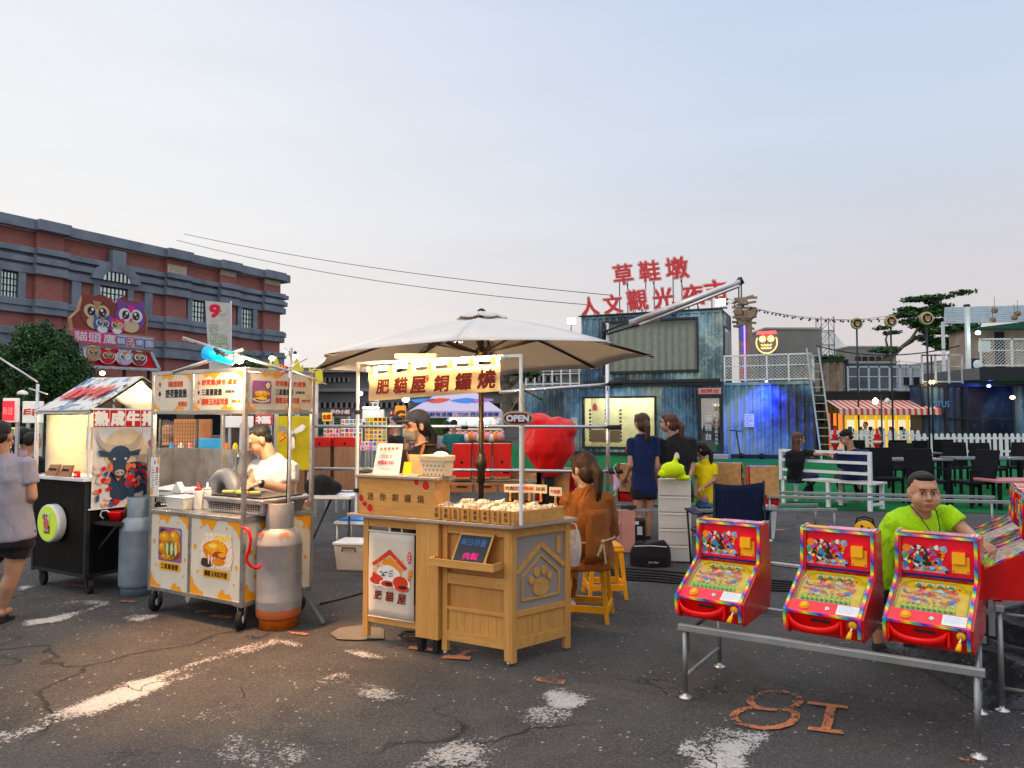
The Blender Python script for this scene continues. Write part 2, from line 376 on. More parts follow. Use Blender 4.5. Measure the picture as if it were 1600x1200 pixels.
concrete=pm('weathered_concrete',(.19,.185,.18),.9,var=.25,vs=.35,bump=.02,bs=6,grime=.8)
concrete_l=pm('pale_concrete',(.33,.32,.31),.9,var=.2,vs=.4,bump=.02,bs=6,grime=.6)
blackvoid=pm('dark_interior',(.01,.01,.012),.7)

# ---- ground
g=MB();g.add([(-400,-60,0),(400,-60,0),(400,700,0),(-400,700,0)],[(0,1,2,3)],asphalt);tag(g.build('ground'),kind='structure',label='worn asphalt car park')
def sheet(name,pts,mat,z,kind='structure',label=None,rag=0.0):
 if rag:   # worn paint: a fine sheet that knows how far each point lies inside the old outline
  P=np.array([(p[0],p[1]) for p in pts]);lo,hi=P.min(0)-rag,P.max(0)+rag;st=max(.025,math.sqrt((hi-lo).prod()/9000));nx,ny=[int(v)+2 for v in (hi-lo)/st]
  gx,gy=np.meshgrid(lo[0]+np.arange(nx)*st,lo[1]+np.arange(ny)*st);q=np.stack([gx.ravel(),gy.ravel()],1);ins=np.zeros(len(q),bool);dm=np.full(len(q),9.0)
  for a,b in zip(P,np.roll(P,-1,0)):
   e=b-a;t=np.clip(((q-a) @ e)/(e @ e+1e-12),0,1);dm=np.minimum(dm,np.linalg.norm(q-a-t[:,None]*e,axis=1));c=((a[1]>q[:,1]) != (b[1]>q[:,1])) & (q[:,0]<(b[0]-a[0])*(q[:,1]-a[1])/(b[1]-a[1]+1e-12)+a[0]);ins ^= c
  sd_=np.where(ins,dm,-dm);val=np.clip((sd_+rag)/(2*rag),0,1);idx=np.arange(nx*ny).reshape(ny,nx);f=np.stack([idx[:-1,:-1],idx[:-1,1:],idx[1:,1:],idx[1:,:-1]],-1).reshape(-1,4);f=f[(val[f]>0).any(1)];used=np.unique(f);rm=np.zeros(nx*ny,int);rm[used]=np.arange(len(used))
  me=bpy.data.meshes.new(name);me.from_pydata([(*v,z) for v in q[used]],[],rm[f].tolist());me.materials.append(mat);at_=me.attributes.new('inset','FLOAT','POINT');at_.data.foreach_set('value',val[used].astype(np.float32));o=bpy.data.objects.new(name,me);C.objects.link(o);return tag(o,kind=kind,label=label)
 m=MB();m.add([(p[0],p[1],z) for p in pts],[tuple(range(len(pts)))],mat)
 o=m.build(name);n=o.data.polygons[0].normal
 if n.z<0: o.data.flip_normals()
 return tag(o,kind=kind,label=label)
def gpoly(px): return [gp(x,y) for x,y in px]
tf=[gp(845,776),gp(985,776),gp(1090,789),gp(1250,796),gp(1420,800),gp(1700,806)]
sheet('turf',tf+[Vector((60,20,0)),Vector((60,44,0)),Vector((-1.5,46,0))],turf_m,.008,label='green artificial turf')
for k,(poly,m) in enumerate([
 ([(-20,1142),(-20,1178),(90,1136),(200,1094),(300,1062),(372,1034),(452,1001),(432,997),(404,1000),(300,1034),(200,1072),(100,1108)],white_m),
 ([(150,1092),(110,1118),(140,1127),(215,1095),(240,1078),(190,1080)],white_l),
 ([(404,999),(452,1001),(480,1010),(470,1014),(420,1003)],white_l),
 ([(-20,1075),(60,1052),(80,1060),(-20,1100)],white_h),
 ([(120,1055),(240,1010),(326,974),(334,979),(250,1014),(130,1062)],white_h),
 ([(60,944),(100,955),(165,945),(190,941),(150,938),(120,938)],white_h),
 ([(30,972),(110,958),(168,941),(170,946),(110,968),(30,982)],white_m),
 ([(170,968),(210,958),(252,963),(215,972)],white_m),
 ([(24,918),(50,912),(62,916),(30,925)],white_m),
 ([(524,1016),(545,1015),(600,1028),(604,1033),(560,1028)],white_m),
 ([(288,1118),(350,1098),(420,1090),(430,1100),(350,1130),(290,1130)],white_h),
 ([(845,1084),(880,1080),(932,1094),(915,1108),(870,1108)],white_l),
 ([(800,1120),(850,1100),(905,1112),(890,1150),(800,1160)],white_h),
 ([(620,1200),(700,1155),(800,1140),(820,1160),(760,1215),(640,1230)],white_h),
 ([(330,1000+150),(480,1120),(540,1160),(420,1220),(330,1200)],white_h),
 ([(1078,1128),(1110,1134),(1202,1150),(1196,1165),(1170,1185),(1180,1215),(1040,1215),(1060,1190),(1045,1180)],white_l),
 ([(530,985+60),(680,1010+90),(600,1100),(470,1075)],white_h)]):
 sheet('painted_marking',gpoly(poly),m,.004+.00022*k,label='faded white parking line',rag=.05)
def stroke(pts,w,name='orange_marking'):
 P=[gp(*p) for p in pts];Q=[];E=[P[0]]+P+[P[-1]]
 if (P[0]-P[-1]).length<.12 and len(P)>4: E=[P[-2]]+P+[P[1]]
 for i in range(1,len(E)-2):
  for k in range(6):
   t=k/6;a,b,c,d=E[i-1],E[i],E[i+1],E[i+2];Q.append(.5*((2*b)+(c-a)*t+(2*a-5*b+4*c-d)*t*t+(3*b-3*c+d-a)*t**3)+Vector((random.uniform(-.003,.003),random.uniform(-.003,.003),0)))
 Q.append(P[-1]);m=MB();m.strip([(p.x,p.y,.0085+random.random()*.001) for p in Q],w,orange_p)
 o=m.build(name)
 if o.data.polygons[0].normal.z<0: o.data.flip_normals()
 tag(o,'orange sprayed mark',kind='structure')
stroke([(1248,1093),(1235,1084),(1205,1083),(1180,1089),(1172,1099),(1190,1109),(1225,1111),(1245,1104),(1249,1093)],.04)
stroke([(1190,1109),(1160,1111),(1146,1121),(1158,1133),(1195,1140),(1230,1134),(1244,1120),(1225,1111)],.042)
stroke([(1262,1100),(1325,1108)],.045);stroke([(1300,1104),(1290,1142)],.045);stroke([(1262,1140),(1318,1147)],.045)
for a,b,w in (((838,1063),(882,1068),.07),((850,1066),(883,1052),.07),((640,1013),(682,1018),.06),((692,1028),(735,1030),.07),((715,1028),(733,1018),.05),
    ((1496,1189),(1555,1197),.05),((1530,1175),(1528,1200),.05),((1203,829),(1226,829),.1),((448,989),(480,993),.05),((305,957),(340,956),.06),((330,963),(360,967),.06),((538,985+4),(560,993),.04),((190,940),(212,942),.05),((96,914),(140,918),.05)):
 stroke([a,b],w)
conc_patch=pm('cement_patch',(.16,.15,.13),.85,var=.2,vs=4,bump=.003)
sheet('cement_patch',gpoly([(516,992),(530,983),(566,978),(600,985),(600,1000),(560,1002),(528,1001)]),conc_patch,.0105)

# ---- brick building on the left
def brick_building():
 Fb=Frame((-16.7,54,0),math.atan2(.869,.494))
 b=thing('brick_building','long red brick building with grey cornice bands and steel grid windows','building',Fb.o,Fb.rz)
 zt=lambda py,px=432: Fb.uz(px,py)[1]
 ztop,zc=zt(428),zt(440);L=-27.0
 wall=MB();wall.box(L,0,0,14,0,zc,brick);wall.box(L-.01,.01,-.03,14,0,2.4,pm('tan_render',(.22,.16,.12),.85));wall.build('wall',b)
 pil=[(405,431),(335,361),(251,283),(45,88)]
 pu=[(Fb.u(a),Fb.u(c)) for a,c in pil];pu.append((pu[3][0]-8.2,pu[3][0]-6.4))
 m=MB()
 for a,c in pu: m.box(a,c,-.28,.02,2.3,zc+.02,brick)
 m.each('brick_pilaster',b)
 beige=pm('beige_patch',(.50,.42,.34),.9,var=.2)
 m=MB()
 zm=zt(460.5)
 for i,(a,c) in enumerate(pu[:3]): m.box(a+.05,c-.05,-.32,-.27,(zm+zc)/2+.1 if i<2 else zm+.05,zc-.02 if i<2 else zc-.35,beige)
 m.each('render_patch',b)
 def bands(z0,z1,o,nm='cornice'):
  q=MB();q.box(L,.12,-o,.02,z0,z1,stonegrey);q.box(-.0,o+.12,-o,14,z0,z1,stonegrey)
  for a,c in pu: q.box(a-.15,c+.15,-o-.3,-o+.01,z0-.001,z1+.015,stonegrey)
  q.build(nm,b,bevel=.03)
 bands(zc,ztop,.45)
 bands(zt(467),zt(460.5),.38,'band');bands(zt(471),zt(467),.12,'band');bands(zt(478),zt(471),.33,'band');bands(zt(481),zt(478),.12,'band');bands(zt(490),zt(481),.25,'band')
 bands(zt(527),zt(519),.28,'band');bands(zt(535),zt(527),.2,'band');bands(zt(560),zt(552),.3,'band');bands(zt(574),zt(560),.2,'band')
 mull=pm('black_mullion',(.03,.035,.04),.5)
 def window(x0,x1,z0,z1,nx,nz,fw=.35):
  fr=MB();fr.box(x0-fw,x0,-.22,.02,z0-.05,z1+.05,stonegrey);fr.box(x1,x1+fw,-.22,.02,z0-.05,z1+.05,stonegrey)
  w=fr.build('window',b)
  gl=MB();gl.box(x0,x1,-.06,.03,z0,z1,winglass);gl.build('pane',w)
  q=MB()
  for i in range(nx+1): x=x0+(x1-x0)*i/nx;q.box(x-.02,x+.02,-.11,-.065,z0,z1,mull)
  for i in range(nz+1): z=z0+(z1-z0)*i/nz;q.box(x0,x1,-.12,-.068,z-.02,z+.02,mull)
  q.build('mullion',w)
 zb,zh=Fb.uz(380,513)[1],Fb.uz(380,483)[1]
 window(Fb.u(372),Fb.u(390),zb,zh,4,4);window(Fb.u(294),Fb.u(315),zb,zh,4,4);window(Fb.u(-8),Fb.u(19),zb,zh,5,4)
 xa,xb=Fb.u(148),Fb.u(192);window(xa,xb,zb,zh,7,4)
 xc=(xa+xb)/2;ri=(xb-xa)/2;zs=zt(478)-.25
 ar=MB()
 for i in range(12):
  a0,a1=math.pi*i/12,math.pi*(i+1)/12;r0,r1=ri,ri+.62;ca=lambda r,a,y: (xc+r*math.cos(a),y,zs+r*.72*math.sin(a))
  ar.hexa([ca(r0,a0,-.5),ca(r1,a0,-.5),ca(r1,a0,0),ca(r0,a0,0),ca(r0,a1,-.5),ca(r1,a1,-.5),ca(r1,a1,0),ca(r0,a1,0)],stonegrey)
 ar.box(xc-.4,xc+.4,-.62,-.2,zs+ri*.6,zs+ri*.72+1.15,stonegrey);ar.build('arch_surround',b)
 q=MB();q.prism([(ri*math.cos(math.pi*i/16),ri*.72*math.sin(math.pi*i/16)) for i in range(17)],(xc,-.42,zs),X,Z,.03,winglass)
 for i in range(1,7): x=-ri+2*ri*i/7;q.box(xc+x-.03,xc+x+.03,-.5,-.455,zs,zs+.72*math.sqrt(ri*ri-x*x),mull)
 q.build('arch_pane',b)
 for px in (111,225): q=MB();u=Fb.u(px);q.box(u-.25,u+.25,-.2,.02,zt(519),zt(490),stonegrey);q.build('stone_strip',b)
 # ground floor openings
 q=MB()
 for i in range(7): x=L+2+i*3.6;q.box(x,x+2.3,-.06,-.02,.2,2.1,blackvoid)
 q.each('ground_floor_opening',b)
 return Fb
Fb=brick_building()

# ---- the grey concrete building far behind
def far_building():
 Y0=62;xl=at(330,600,Y0).x;xr=at(938,600,Y0).x;zz=lambda y: at(700,y,Y0).z
 b=thing('concrete_building','long low grey concrete building with dark slot windows behind the stalls','building',((xl+xr)/2,Y0,0))
 h=(xr-xl)/2;m=MB();m.box(-h,h,0,12,0,zz(579),concrete);m.build('wall',b)
 m=MB();m.box(-h-.2,h+.2,-.5,.02,zz(582),zz(575),concrete_l);m.box(-h,h,-.35,.02,zz(612),zz(607),concrete_l);m.box(-h,h,-.35,.02,zz(654),zz(644),concrete_l);m.each('ledge',b)
 for (px0,px1,y0,y1,n) in ((494,545,597,590,7),(500,560,637,629,7),(570,640,637,629,8),(755,812,640,630,4),(815,870,596,588,6),(575,640,597,590,7),(870,935,640,628,5)):
  x0=at(px0,600,Y0).x-b.location.x;x1=at(px1,600,Y0).x-b.location.x;w=MB();w.box(x0,x1,-.06,.03,zz(y0),zz(y1),blackvoid)
  o=w.build('window',b);q=MB()
  for i in range(n+1): x=x0+(x1-x0)*i/n;q.box(x-.09,x+.09,-.14,-.063,zz(y0),zz(y1),concrete_l)
  q.build('mullion',o)
 q=MB()
 for i in range(9): x=-h+1+i*(2*h-2)/8;q.box(x-.25,x+.25,-.3,.02,0,zz(655),concrete_l)
 q.each('pier',b)
far_building()

# ---- containers
def corr(mb,x0,x1,z0,z1,y,mat,per=.29,dep=.06):
 n=max(1,round((x1-x0)/per));per=(x1-x0)/n;vs=[];pr=[(0,0),(.26,0),(.5,1),(.76,1)]
 P=[(x0+(i+a)*per,y+b*dep) for i in range(n) for a,b in pr]+[(x1,y)]
 for x,yy in P: vs+=[(x,yy,z0),(x,yy,z1)]
 mb.add(vs,[(2*i,2*i+2,2*i+3,2*i+1) for i in range(len(P)-1)],mat)
Fc=Frame((.43,34,.0),R(-24))
mural=mural_mat('galaxy_mural_green',.85,1.0,.1);mural_b=mural_mat('galaxy_mural_blue',.15,.72);mural_d=mural_mat('galaxy_mural_night',.1,.5)
def corrugated_box(b,L,D,H,z0,matL,matR,xs,opens,y0=0.0,frame=darkmet):
 """steel container body; xs = where the mural changes; opens = [(x0,x1,z0,z1)] cut in the long front"""
 m=MB();xs0=0.0;edges=sorted(set([0.12,L-.12,xs]+[e for o in opens for e in o[:2]]))
 for a,c in zip(edges,edges[1:]):
  mt=matL if (a+c)/2<xs else matR;op=[o for o in opens if o[0]<=(a+c)/2<=o[1]]
  if op:
   o=op[0]
   if o[2]>z0+.16: corr(m,a,c,z0+.14,o[2],y0,mt)
   if o[3]<z0+H-.14: corr(m,a,c,o[3],z0+H-.12,y0,mt)
  else: corr(m,a,c,z0+.14,z0+H-.12,y0,mt)
 m.box(.06,L-.06,y0+D-.05,y0+D,z0+.1,z0+H-.1,matL);m.box(.04,L-.04,y0+.12,y0+D-.04,z0+H-.06,z0+H-.012,frame)
 m.box(.04,L-.04,y0+.12,y0+D-.04,z0+.02,z0+.06,frame);m.build('corrugated_wall',b)
 e=MB()
 for s_,xx in ((1,0.0),(-1,L)):
  q=MB();n=8
 m=MB();m.T=Matrix.Translation((L-.03,y0,0)) @ Matrix.Rotation(R(90),4,'Z');corr(m,.12,D-.12,z0+.14,z0+H-.12,-.04,matR);m.T=Matrix.Translation((.03,y0+D,0)) @ Matrix.Rotation(R(-90),4,'Z');corr(m,.12,D-.12,z0+.14,z0+H-.12,-.04,matL);m.each('end_wall',b)
 f=MB()
 for x in (0,L-.12):
  for y in (y0-.02,y0+D-.1): f.box(x,x+.12,y,y+.12,z0,z0+H,matR if x else matL)
 f.box(.12,L-.12,y0-.02,y0+.08,z0+H-.121,z0+H,matL);f.box(.12,L-.12,y0-.02,y0+.08,z0,z0+.141,frame);f.box(L-.11,L-.01,y0+.1,y0+D-.1,z0+H-.12,z0+H-.001,frame);f.box(L-.11,L-.01,y0+.1,y0+D-.1,z0+.001,z0+.14,frame)
 f.build('corner_frame',b,bevel=.01)
def curtain(mb,x0,x1,z0,z1,y,mat,per=.42,dep=.17):
 n=int((x1-x0)/per*16);mb.grid(lambda u,v: (x0+(x1-x0)*u,y+dep*abs(math.sin(math.pi*(x1-x0)*u/per*1.3+.6*math.sin(9*u)))**.7,z0+(z1-z0)*v),n,1,mat)
warmwall=pm('cream_wall',(.62,.60,.45),.8)
def container_lower():
 b=thing('shipping_container','long corrugated container with blue galaxy mural, a wide office window and a glass service door','container',Fc.o,Fc.rz)
 L,D,H=12.2,2.44,3.0
 x0,z1=Fc.uz(911,622);x1,z0=Fc.uz(1025,712);z1=min(z1,H-.35);z0=.35
 d0=Fc.u(1090);d1=Fc.u(1130);dz=min(Fc.uz(1110,617)[1],H-.2)
 corrugated_box(b,L,D,H,.02,mural,mural_b,Fc.u(1035),[(x0,x1,z0,z1),(d0,d1,.0,dz)])
 fr=MB()
 for a in ((x0-.04,x0+.05,z0,z1),(x1-.05,x1+.04,z0,z1)): fr.box(a[0],a[1],-.05,.1,a[2],a[3],darkmet)
 fr.box(x0-.04,x1+.04,-.051,.1,z1-.02,z1+.06,darkmet);fr.box(x0-.04,x1+.04,-.051,.1,z0-.06,z0+.03,darkmet);wn=fr.build('office_window',b)
 m=MB();m.box(x0,x1,.02,.03,z0,z1,glassy('office_glass',alpha=.05));m.build('pane',wn)
 m=MB();m.box(x0-.1,x1+.1,1.5,1.55,0,H-.2,warmwall);m.box(x0-.15,x0-.1,.1,1.5,0,H-.2,warmwall);m.box(x1+.1,x1+.15,.1,1.5,0,H-.2,warmwall);m.box(x0,x1,.2,1.45,H-.35,H-.3,warmwall);m.box(x0,x1,.2,1.45,.3,.34,warmwall);m.build('office_room',b)
 bl=pm('brown_blind',(.42,.25,.17),.8);m=MB();x=Fc.u(918);xe=Fc.u(966);m.box(x,xe,.3,.32,.55,Fc.uz(940,672)[1],bl);m.build('brown_blind',b)
 m=MB();
 for px in (918,943,966):
  u=Fc.u(px)
  for k in range(9): m.box(u-.05,u+.05,.34,.38,.6+k*.16,.7+k*.16,dark)
 m.build('holder_rack',b)
 m=MB();u=Fc.u(926);m.lathe([(.01,0),(.11,.02),(.12,.2),(.08,.3),(.02,.32)],pm('red_lantern',(.6,.02,.02),.5),(u,.35,z1-.55),12);m.build('red_lantern',b)
 m=MB();m.lathe([(.16,0),(.16,.03)],emis('office_lamp',(1,.93,.8),5),(Fc.u(925),.9,H-.42),14);m.build('office_lamp',b)
 m=MB();m.box(x0+.3,x1-.3,.75,1.2,H-.385,H-.36,emis('office_panel',(1,.88,.64),12));m.build('ceiling_light',b)
 # service door
 m=MB()
 for a,c,z_,zz in ((d0,d0+.14,.05,dz),(d1-.14,d1,.05,dz),(d0+.14,d1-.14,dz-.14,dz),(d0+.14,d1-.14,.05,.25)): m.box(a,c,-.05,.06,z_,zz,darkmet)
 dr=m.build('service_door',b,bevel=.005)
 m=MB();m.box(d0+.13,d1-.13,.0,.01,.24,dz-.13,glassy('door_glass',alpha=.25));m.box(d0+.2,d1-.35,.4,.42,.2,dz-.2,pm('door_curtain',(.34,.36,.35),.8));m.build('pane',dr)
 frost=pm('frosted_letter',(.7,.74,.75),.5)
 xm=(d0+d1)/2
 for i,ch in enumerate('服務台'): q=MB();q.text(ch,(xm-.08,-.004,dz*.62-i*.36),X,Z,.27,frost,lift=.004);q.build('lettering',dr)
 q=MB()
 for i,ch in enumerate('草鞋墩人文觀光夜市'): q.text(ch,(xm+.24,-.004,dz*.72-i*.155),X,Z,.12,frost,lift=.004)
 q.build('small_lettering',dr)
 m=MB();m.tube([(d0+.2,-.1,1.0),(d0+.2,-.1,1.3)],.02,steel('bar'),6);m.build('handle',dr)
 sg=MB();sg.box(xm-.45,xm+.45,-.08,-.05,dz+.03,dz+.28,pm('pink_sign',(.55,.33,.33),.6));sg.text('服務台',(xm,-.08,dz+.155),X,Z,.17,pm('sign_red',(.45,.03,.03),.5),w=.72,bold=.02);sg.build('service_sign',b)
 for px,py,w,h in ((1171,657,.36,.52),(898,662,.26,.5)):
  u,z=Fc.uz(px,py);m=MB();m.box(u-w/2,u+w/2,-.03,-.02,z-h/2,z+h/2,pm('notice_paper',(.62,.66,.70),.6))
  for k in range(7): m.box(u-w*.4,u+w*(.38-.2*(k % 3)),-.0325,-.0302,z+h*.36-k*h*.12,z+h*.39-k*h*.12,darkmet)
  m.build('posted_notice',b)
 m=MB();m.box(d0-.4,d1+.3,-.9,-.1,.0,.16,concrete_l);m.build('doorstep',b)
 m=MB();m.box(-.05,L+.05,-.06,D,-.1,.06,dark);m.build('plinth',b)
container_lower()
def container_upper():
 o=Fc.w(Fc.u(909),.0,3.06);L=Fc.u(1131)-Fc.u(909)
 b=thing('upper_container','shorter mural container stacked on top with a wide curtained window','container',o,Fc.rz)
 Fu=Frame(o,Fc.rz);D,H=2.44,2.95
 x0,z1=Fu.uz(942,492);x1,z0=Fu.uz(1091,578);z1=H-.32
 corrugated_box(b,L,D,H,0,mural,mural,L*.5,[(x0,x1,z0,z1)])
 m=MB();m.box(x0-.03,x0+.05,-.06,.12,z0,z1,darkmet);m.box(x1-.05,x1+.03,-.06,.12,z0,z1,darkmet);m.box(x0-.03,x1+.03,-.061,.12,z1-.03,z1+.06,darkmet);m.box(x0-.03,x1+.03,-.061,.12,z0-.08,z0+.03,darkmet);w=m.build('window',b)
 cm=pm('beige_curtain',(.56,.53,.47),.85);m=MB();curtain(m,x0,x1,z0,z1,.22,cm);m.build('curtain',w)
 m=MB();m.box(x0,x1,.05,.056,z0,z1,glassy('upper_glass',alpha=.0));m.build('pane',w)
 m=MB();m.box(L-.02,L+.04,.2,2.2,.1,2.3,darkmet);sd=m.build('side_door',b)
 m=MB();m.box(L+.045,L+.055,.3,1.15,.2,2.2,winglass);m.box(L+.045,L+.055,1.25,2.1,.2,2.2,winglass);m.build('pane',sd)
 m=MB();m.box(-.1,L+.2,-.12,.0,H,H+.05,darkmet);m.build('roof_edge',b)
 m=MB();m.box(-.2,L,-.1,-.03,-.12,-.02,dark);m.build('base_rail',b)
 return Fu,L,H
Fu,Lu,Hu=container_upper()

# rooftop characters, one thing each
def roof_sign():
 red=NT('sign_letter_red').set(Base_Color=(.60,.008,.02),Roughness=.4,Emission_Color=(.75,.03,.06),Emission_Strength=.04).m
 edge=pm('letter_edge_pink',(.72,.50,.50),.5)
 FF=Frame(Fu.w(0,.15),Fc.rz)
 for ch,px,py,s in [('草',974,429,.92),('鞋',1015,424,.92),('墩',1058,419,.95),('人',922,479,.85),('文',958,475,.85),('觀',996,469,.92),('光',1037,466,.92),('夜',1083,461,.9),('市',1119,455,.95)]:
  u,z=FF.uz(px,py);w=FF.w(u,0,0);top=py<440
  t=thing('rooftop_character',f'{dict(zip("草鞋墩人文觀光夜市", ["leftmost", "middle", "rightmost", "leftmost", "second", "third", "fourth", "fifth", "rightmost"]))[ch]} red rooftop character in the {"upper" if top else "lower"} line of the container sign','sign letter',(w.x,w.y,6.05),Fc.rz,'red rooftop sign characters')
  zz=z+FF.o.z-6.05
  m=MB();m.text(ch,(0,-.05,zz),(1,0,.03),(-.12,0,1),s*.98,edge,bold=.038,depth=.05);m.build('letter_edge',t)
  m=MB();m.text(ch,(0,-.055,zz),(1,0,.03),(-.12,0,1),s*.9,red,bold=.020,lift=.012);m.build('letter_face',t)
  m=MB()
  for dx in (-.18,.18): m.tube([(dx,.03,zz-s*.3),(dx,.03,-.03)],.022,dark,6)
  m.tube([(.0,.03,zz),(.35 if top else .15,.9,-.02)],.016,dark,6);m.each('strut',t)
roof_sign()

# balcony railing on the lower container, ladder, big painted owl, neon
def railing(name,label,o,rz,L,H,cells,mesh=False,ret=0.0,mat=whitep,group=None):
 t=thing(name,label,'railing',o,rz,group);m=MB();n=cells
 def run(p,q,k):
  p=Vector(p);q=Vector(q)
  m.bar(p+Z*H,q+Z*H,.06,.06,mat);m.bar(p+Z*.08,q+Z*.08,.05,.05,mat);m.bar(p+Z*H*.6,q+Z*H*.6,.035,.035,mat)
  for i in range(k+1): a=p.lerp(q,i/k);m.bar(a,a+Z*(H+.03),.06,.06,mat)
 run((0,0,0),(L,0,0),n)
 if ret: run((L,0,0),(L,ret,0),2)
 m.build('rail_frame',t)
 if mesh:
  q=MB();s_=.14;k=int((L+H)/s_)
  for i in range(k):
   for sg in (1,-1):
    x=i*s_;a=(x-H,H*.98) if sg==1 else (x-H,.1);c=(x,.1) if sg==1 else (x,H*.98)
    def clip(a,c):
     (xa,za),(xc,zc)=a,c
     if xc<=0 or xa>=L: return None
     if xa<0: za+=(zc-za)*(0-xa)/(xc-xa);xa=0
     if xc>L: zc=za+(zc-za)*(L-xa)/(xc-xa);xc=L
     return (xa,0,za),(xc,0,zc)
    r_=clip(a,c)
    if r_: q.tube(r_,.008,mat,3,caps=False)
  q.build('wire_mesh',t)
 return t
ub=Fc.u(1133);railing('balcony_railing','white mesh railing on the container roof beside the curtained upper room',Fc.w(ub,.03,3.04),Fc.rz,12.15-ub,1.05,4,True,2.3)
u0=Fc.u(817);railing('roof_railing','thin white railing on the container roof behind the parasol edge',Fc.w(.2,.05,3.04),Fc.rz,Fc.u(905)-.2,.85,6)
def ladder():
 galv_l=pm('ladder_grey',(.45,.47,.48),.5);a=Fc.w(12.5,-.9,0);t=thing('leaning_ladder','white steel ladder leaning against the container corner','ladder',a,Fc.rz);m=MB()
 for x in (0,.42): m.bar((x,0,0),(x-.5,.9,4.3),.05,.04,galv_l)
 for i in range(1,14): f=i/14;m.bar((-.5*f,.9*f,4.3*f),(.42-.5*f,.9*f,4.3*f),.025,.025,galv_l)
 m.build('ladder_frame',t)
ladder()
# ================================================================== TREES
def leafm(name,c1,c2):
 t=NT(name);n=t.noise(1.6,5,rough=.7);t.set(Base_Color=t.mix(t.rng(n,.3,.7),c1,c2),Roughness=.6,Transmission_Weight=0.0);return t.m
leaf_dark=leafm('leaf_dark',(.010,.04,.010),(.03,.10,.020));leaf_mid=leafm('leaf_mid',(.02,.085,.018),(.055,.16,.03));leaf_pale=leafm('leaf_pale',(.05,.15,.03),(.09,.22,.05))  # three leaf greens from dark to pale, spread in random clumps
bark=pm('bark',(.13,.11,.09),.9,var=.35,vs=9,bump=.01,bs=30)
def leaves(name,pts,size,mats,parent,flat=0.0,wgt=(.4,.4,.2)):
 pts=np.asarray(pts,float);n=len(pts);a=rng.normal(size=(n,3));a /= np.linalg.norm(a,axis=1)[:,None]
 b=rng.normal(size=(n,3))
 if flat: a[:,2]*=(1-flat);b[:,2]*=(1-flat)
 a /= np.linalg.norm(a,axis=1)[:,None];b-=a*np.sum(a*b,1)[:,None];b /= np.linalg.norm(b,axis=1)[:,None]
 s=size*(.6+.8*rng.random(n))[:,None]
 v=np.stack([pts-a*s,pts-b*s*.42,pts+a*s,pts+b*s*.42],1).reshape(-1,3)
 me=bpy.data.meshes.new(name);me.vertices.add(4*n);me.vertices.foreach_set('co',v.ravel());me.loops.add(4*n);me.loops.foreach_set('vertex_index',np.arange(4*n))
 me.polygons.add(n);me.polygons.foreach_set('loop_start',np.arange(n)*4);me.polygons.foreach_set('loop_total',np.full(n,4))
 for m in mats: me.materials.append(m)
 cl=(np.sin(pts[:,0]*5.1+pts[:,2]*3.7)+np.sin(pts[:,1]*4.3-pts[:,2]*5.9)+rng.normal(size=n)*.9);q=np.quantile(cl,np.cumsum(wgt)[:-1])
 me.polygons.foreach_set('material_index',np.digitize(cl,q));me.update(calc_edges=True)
 o=bpy.data.objects.new(name,me);C.objects.link(o);o.parent=parent;return o
def clumps(cs,n,fall=.5):
 """points in a set of clump ellipsoids (center, radii), denser to the skin"""
 out=[];vol=np.array([c[1][0]*c[1][1]*c[1][2] for c in cs])**.75;k=(vol/vol.sum()*n).astype(int)
 for (c,r),m in zip(cs,k):
  d=rng.normal(size=(m,3));d /= np.linalg.norm(d,axis=1)[:,None];rr=rng.random(m)**fall
  rr*=1+.12*np.sin(d[:,0]*9)*np.sin(d[:,2]*8+d[:,1]*7);out.append(np.array(c)+d*rr[:,None]*np.array(r))
 return np.concatenate(out)
def tree_left():
 Y0=21;o=at(62,655,Y0);t=thing('round_tree','dense round dark green tree in front of the brick building','tree',(o.x,Y0,0))
 m=MB();m.tube([(0,0,0),(.05,0,1.0),(.0,0,2.0),(-.1,0,2.8)],[.13,.1,.09,.04],bark,8)
 for a in range(7): an=a*.9;m.tube([(0,0,.9+a*.08),(.4*math.cos(an),.4*math.sin(an),1.6),(.8*math.cos(an),.8*math.sin(an),2.5)],[.05,.04,.015],bark,6)
 m.build('trunk',t);cs=[]
 for i in range(70):
  h=rng.random();ang=rng.random()*6.28;rad=1.42*math.sin(math.pi*min(.97,.22+.76*h))**.75*(.55+.45*rng.random());z=1.35+h*2.65
  cs.append(((rad*.93*math.cos(ang),rad*math.sin(ang),z),(.34,.34,.42)))
 cs+=[((-.05,0,2.6),(1.0,1.0,1.15)),((.1,0,3.7),(.5,.5,.55))]
 leaves('crown',clumps(cs,42000,.4),.052,[leaf_dark,leaf_mid,leaf_pale],t,wgt=(.5,.38,.12))
tree_left()
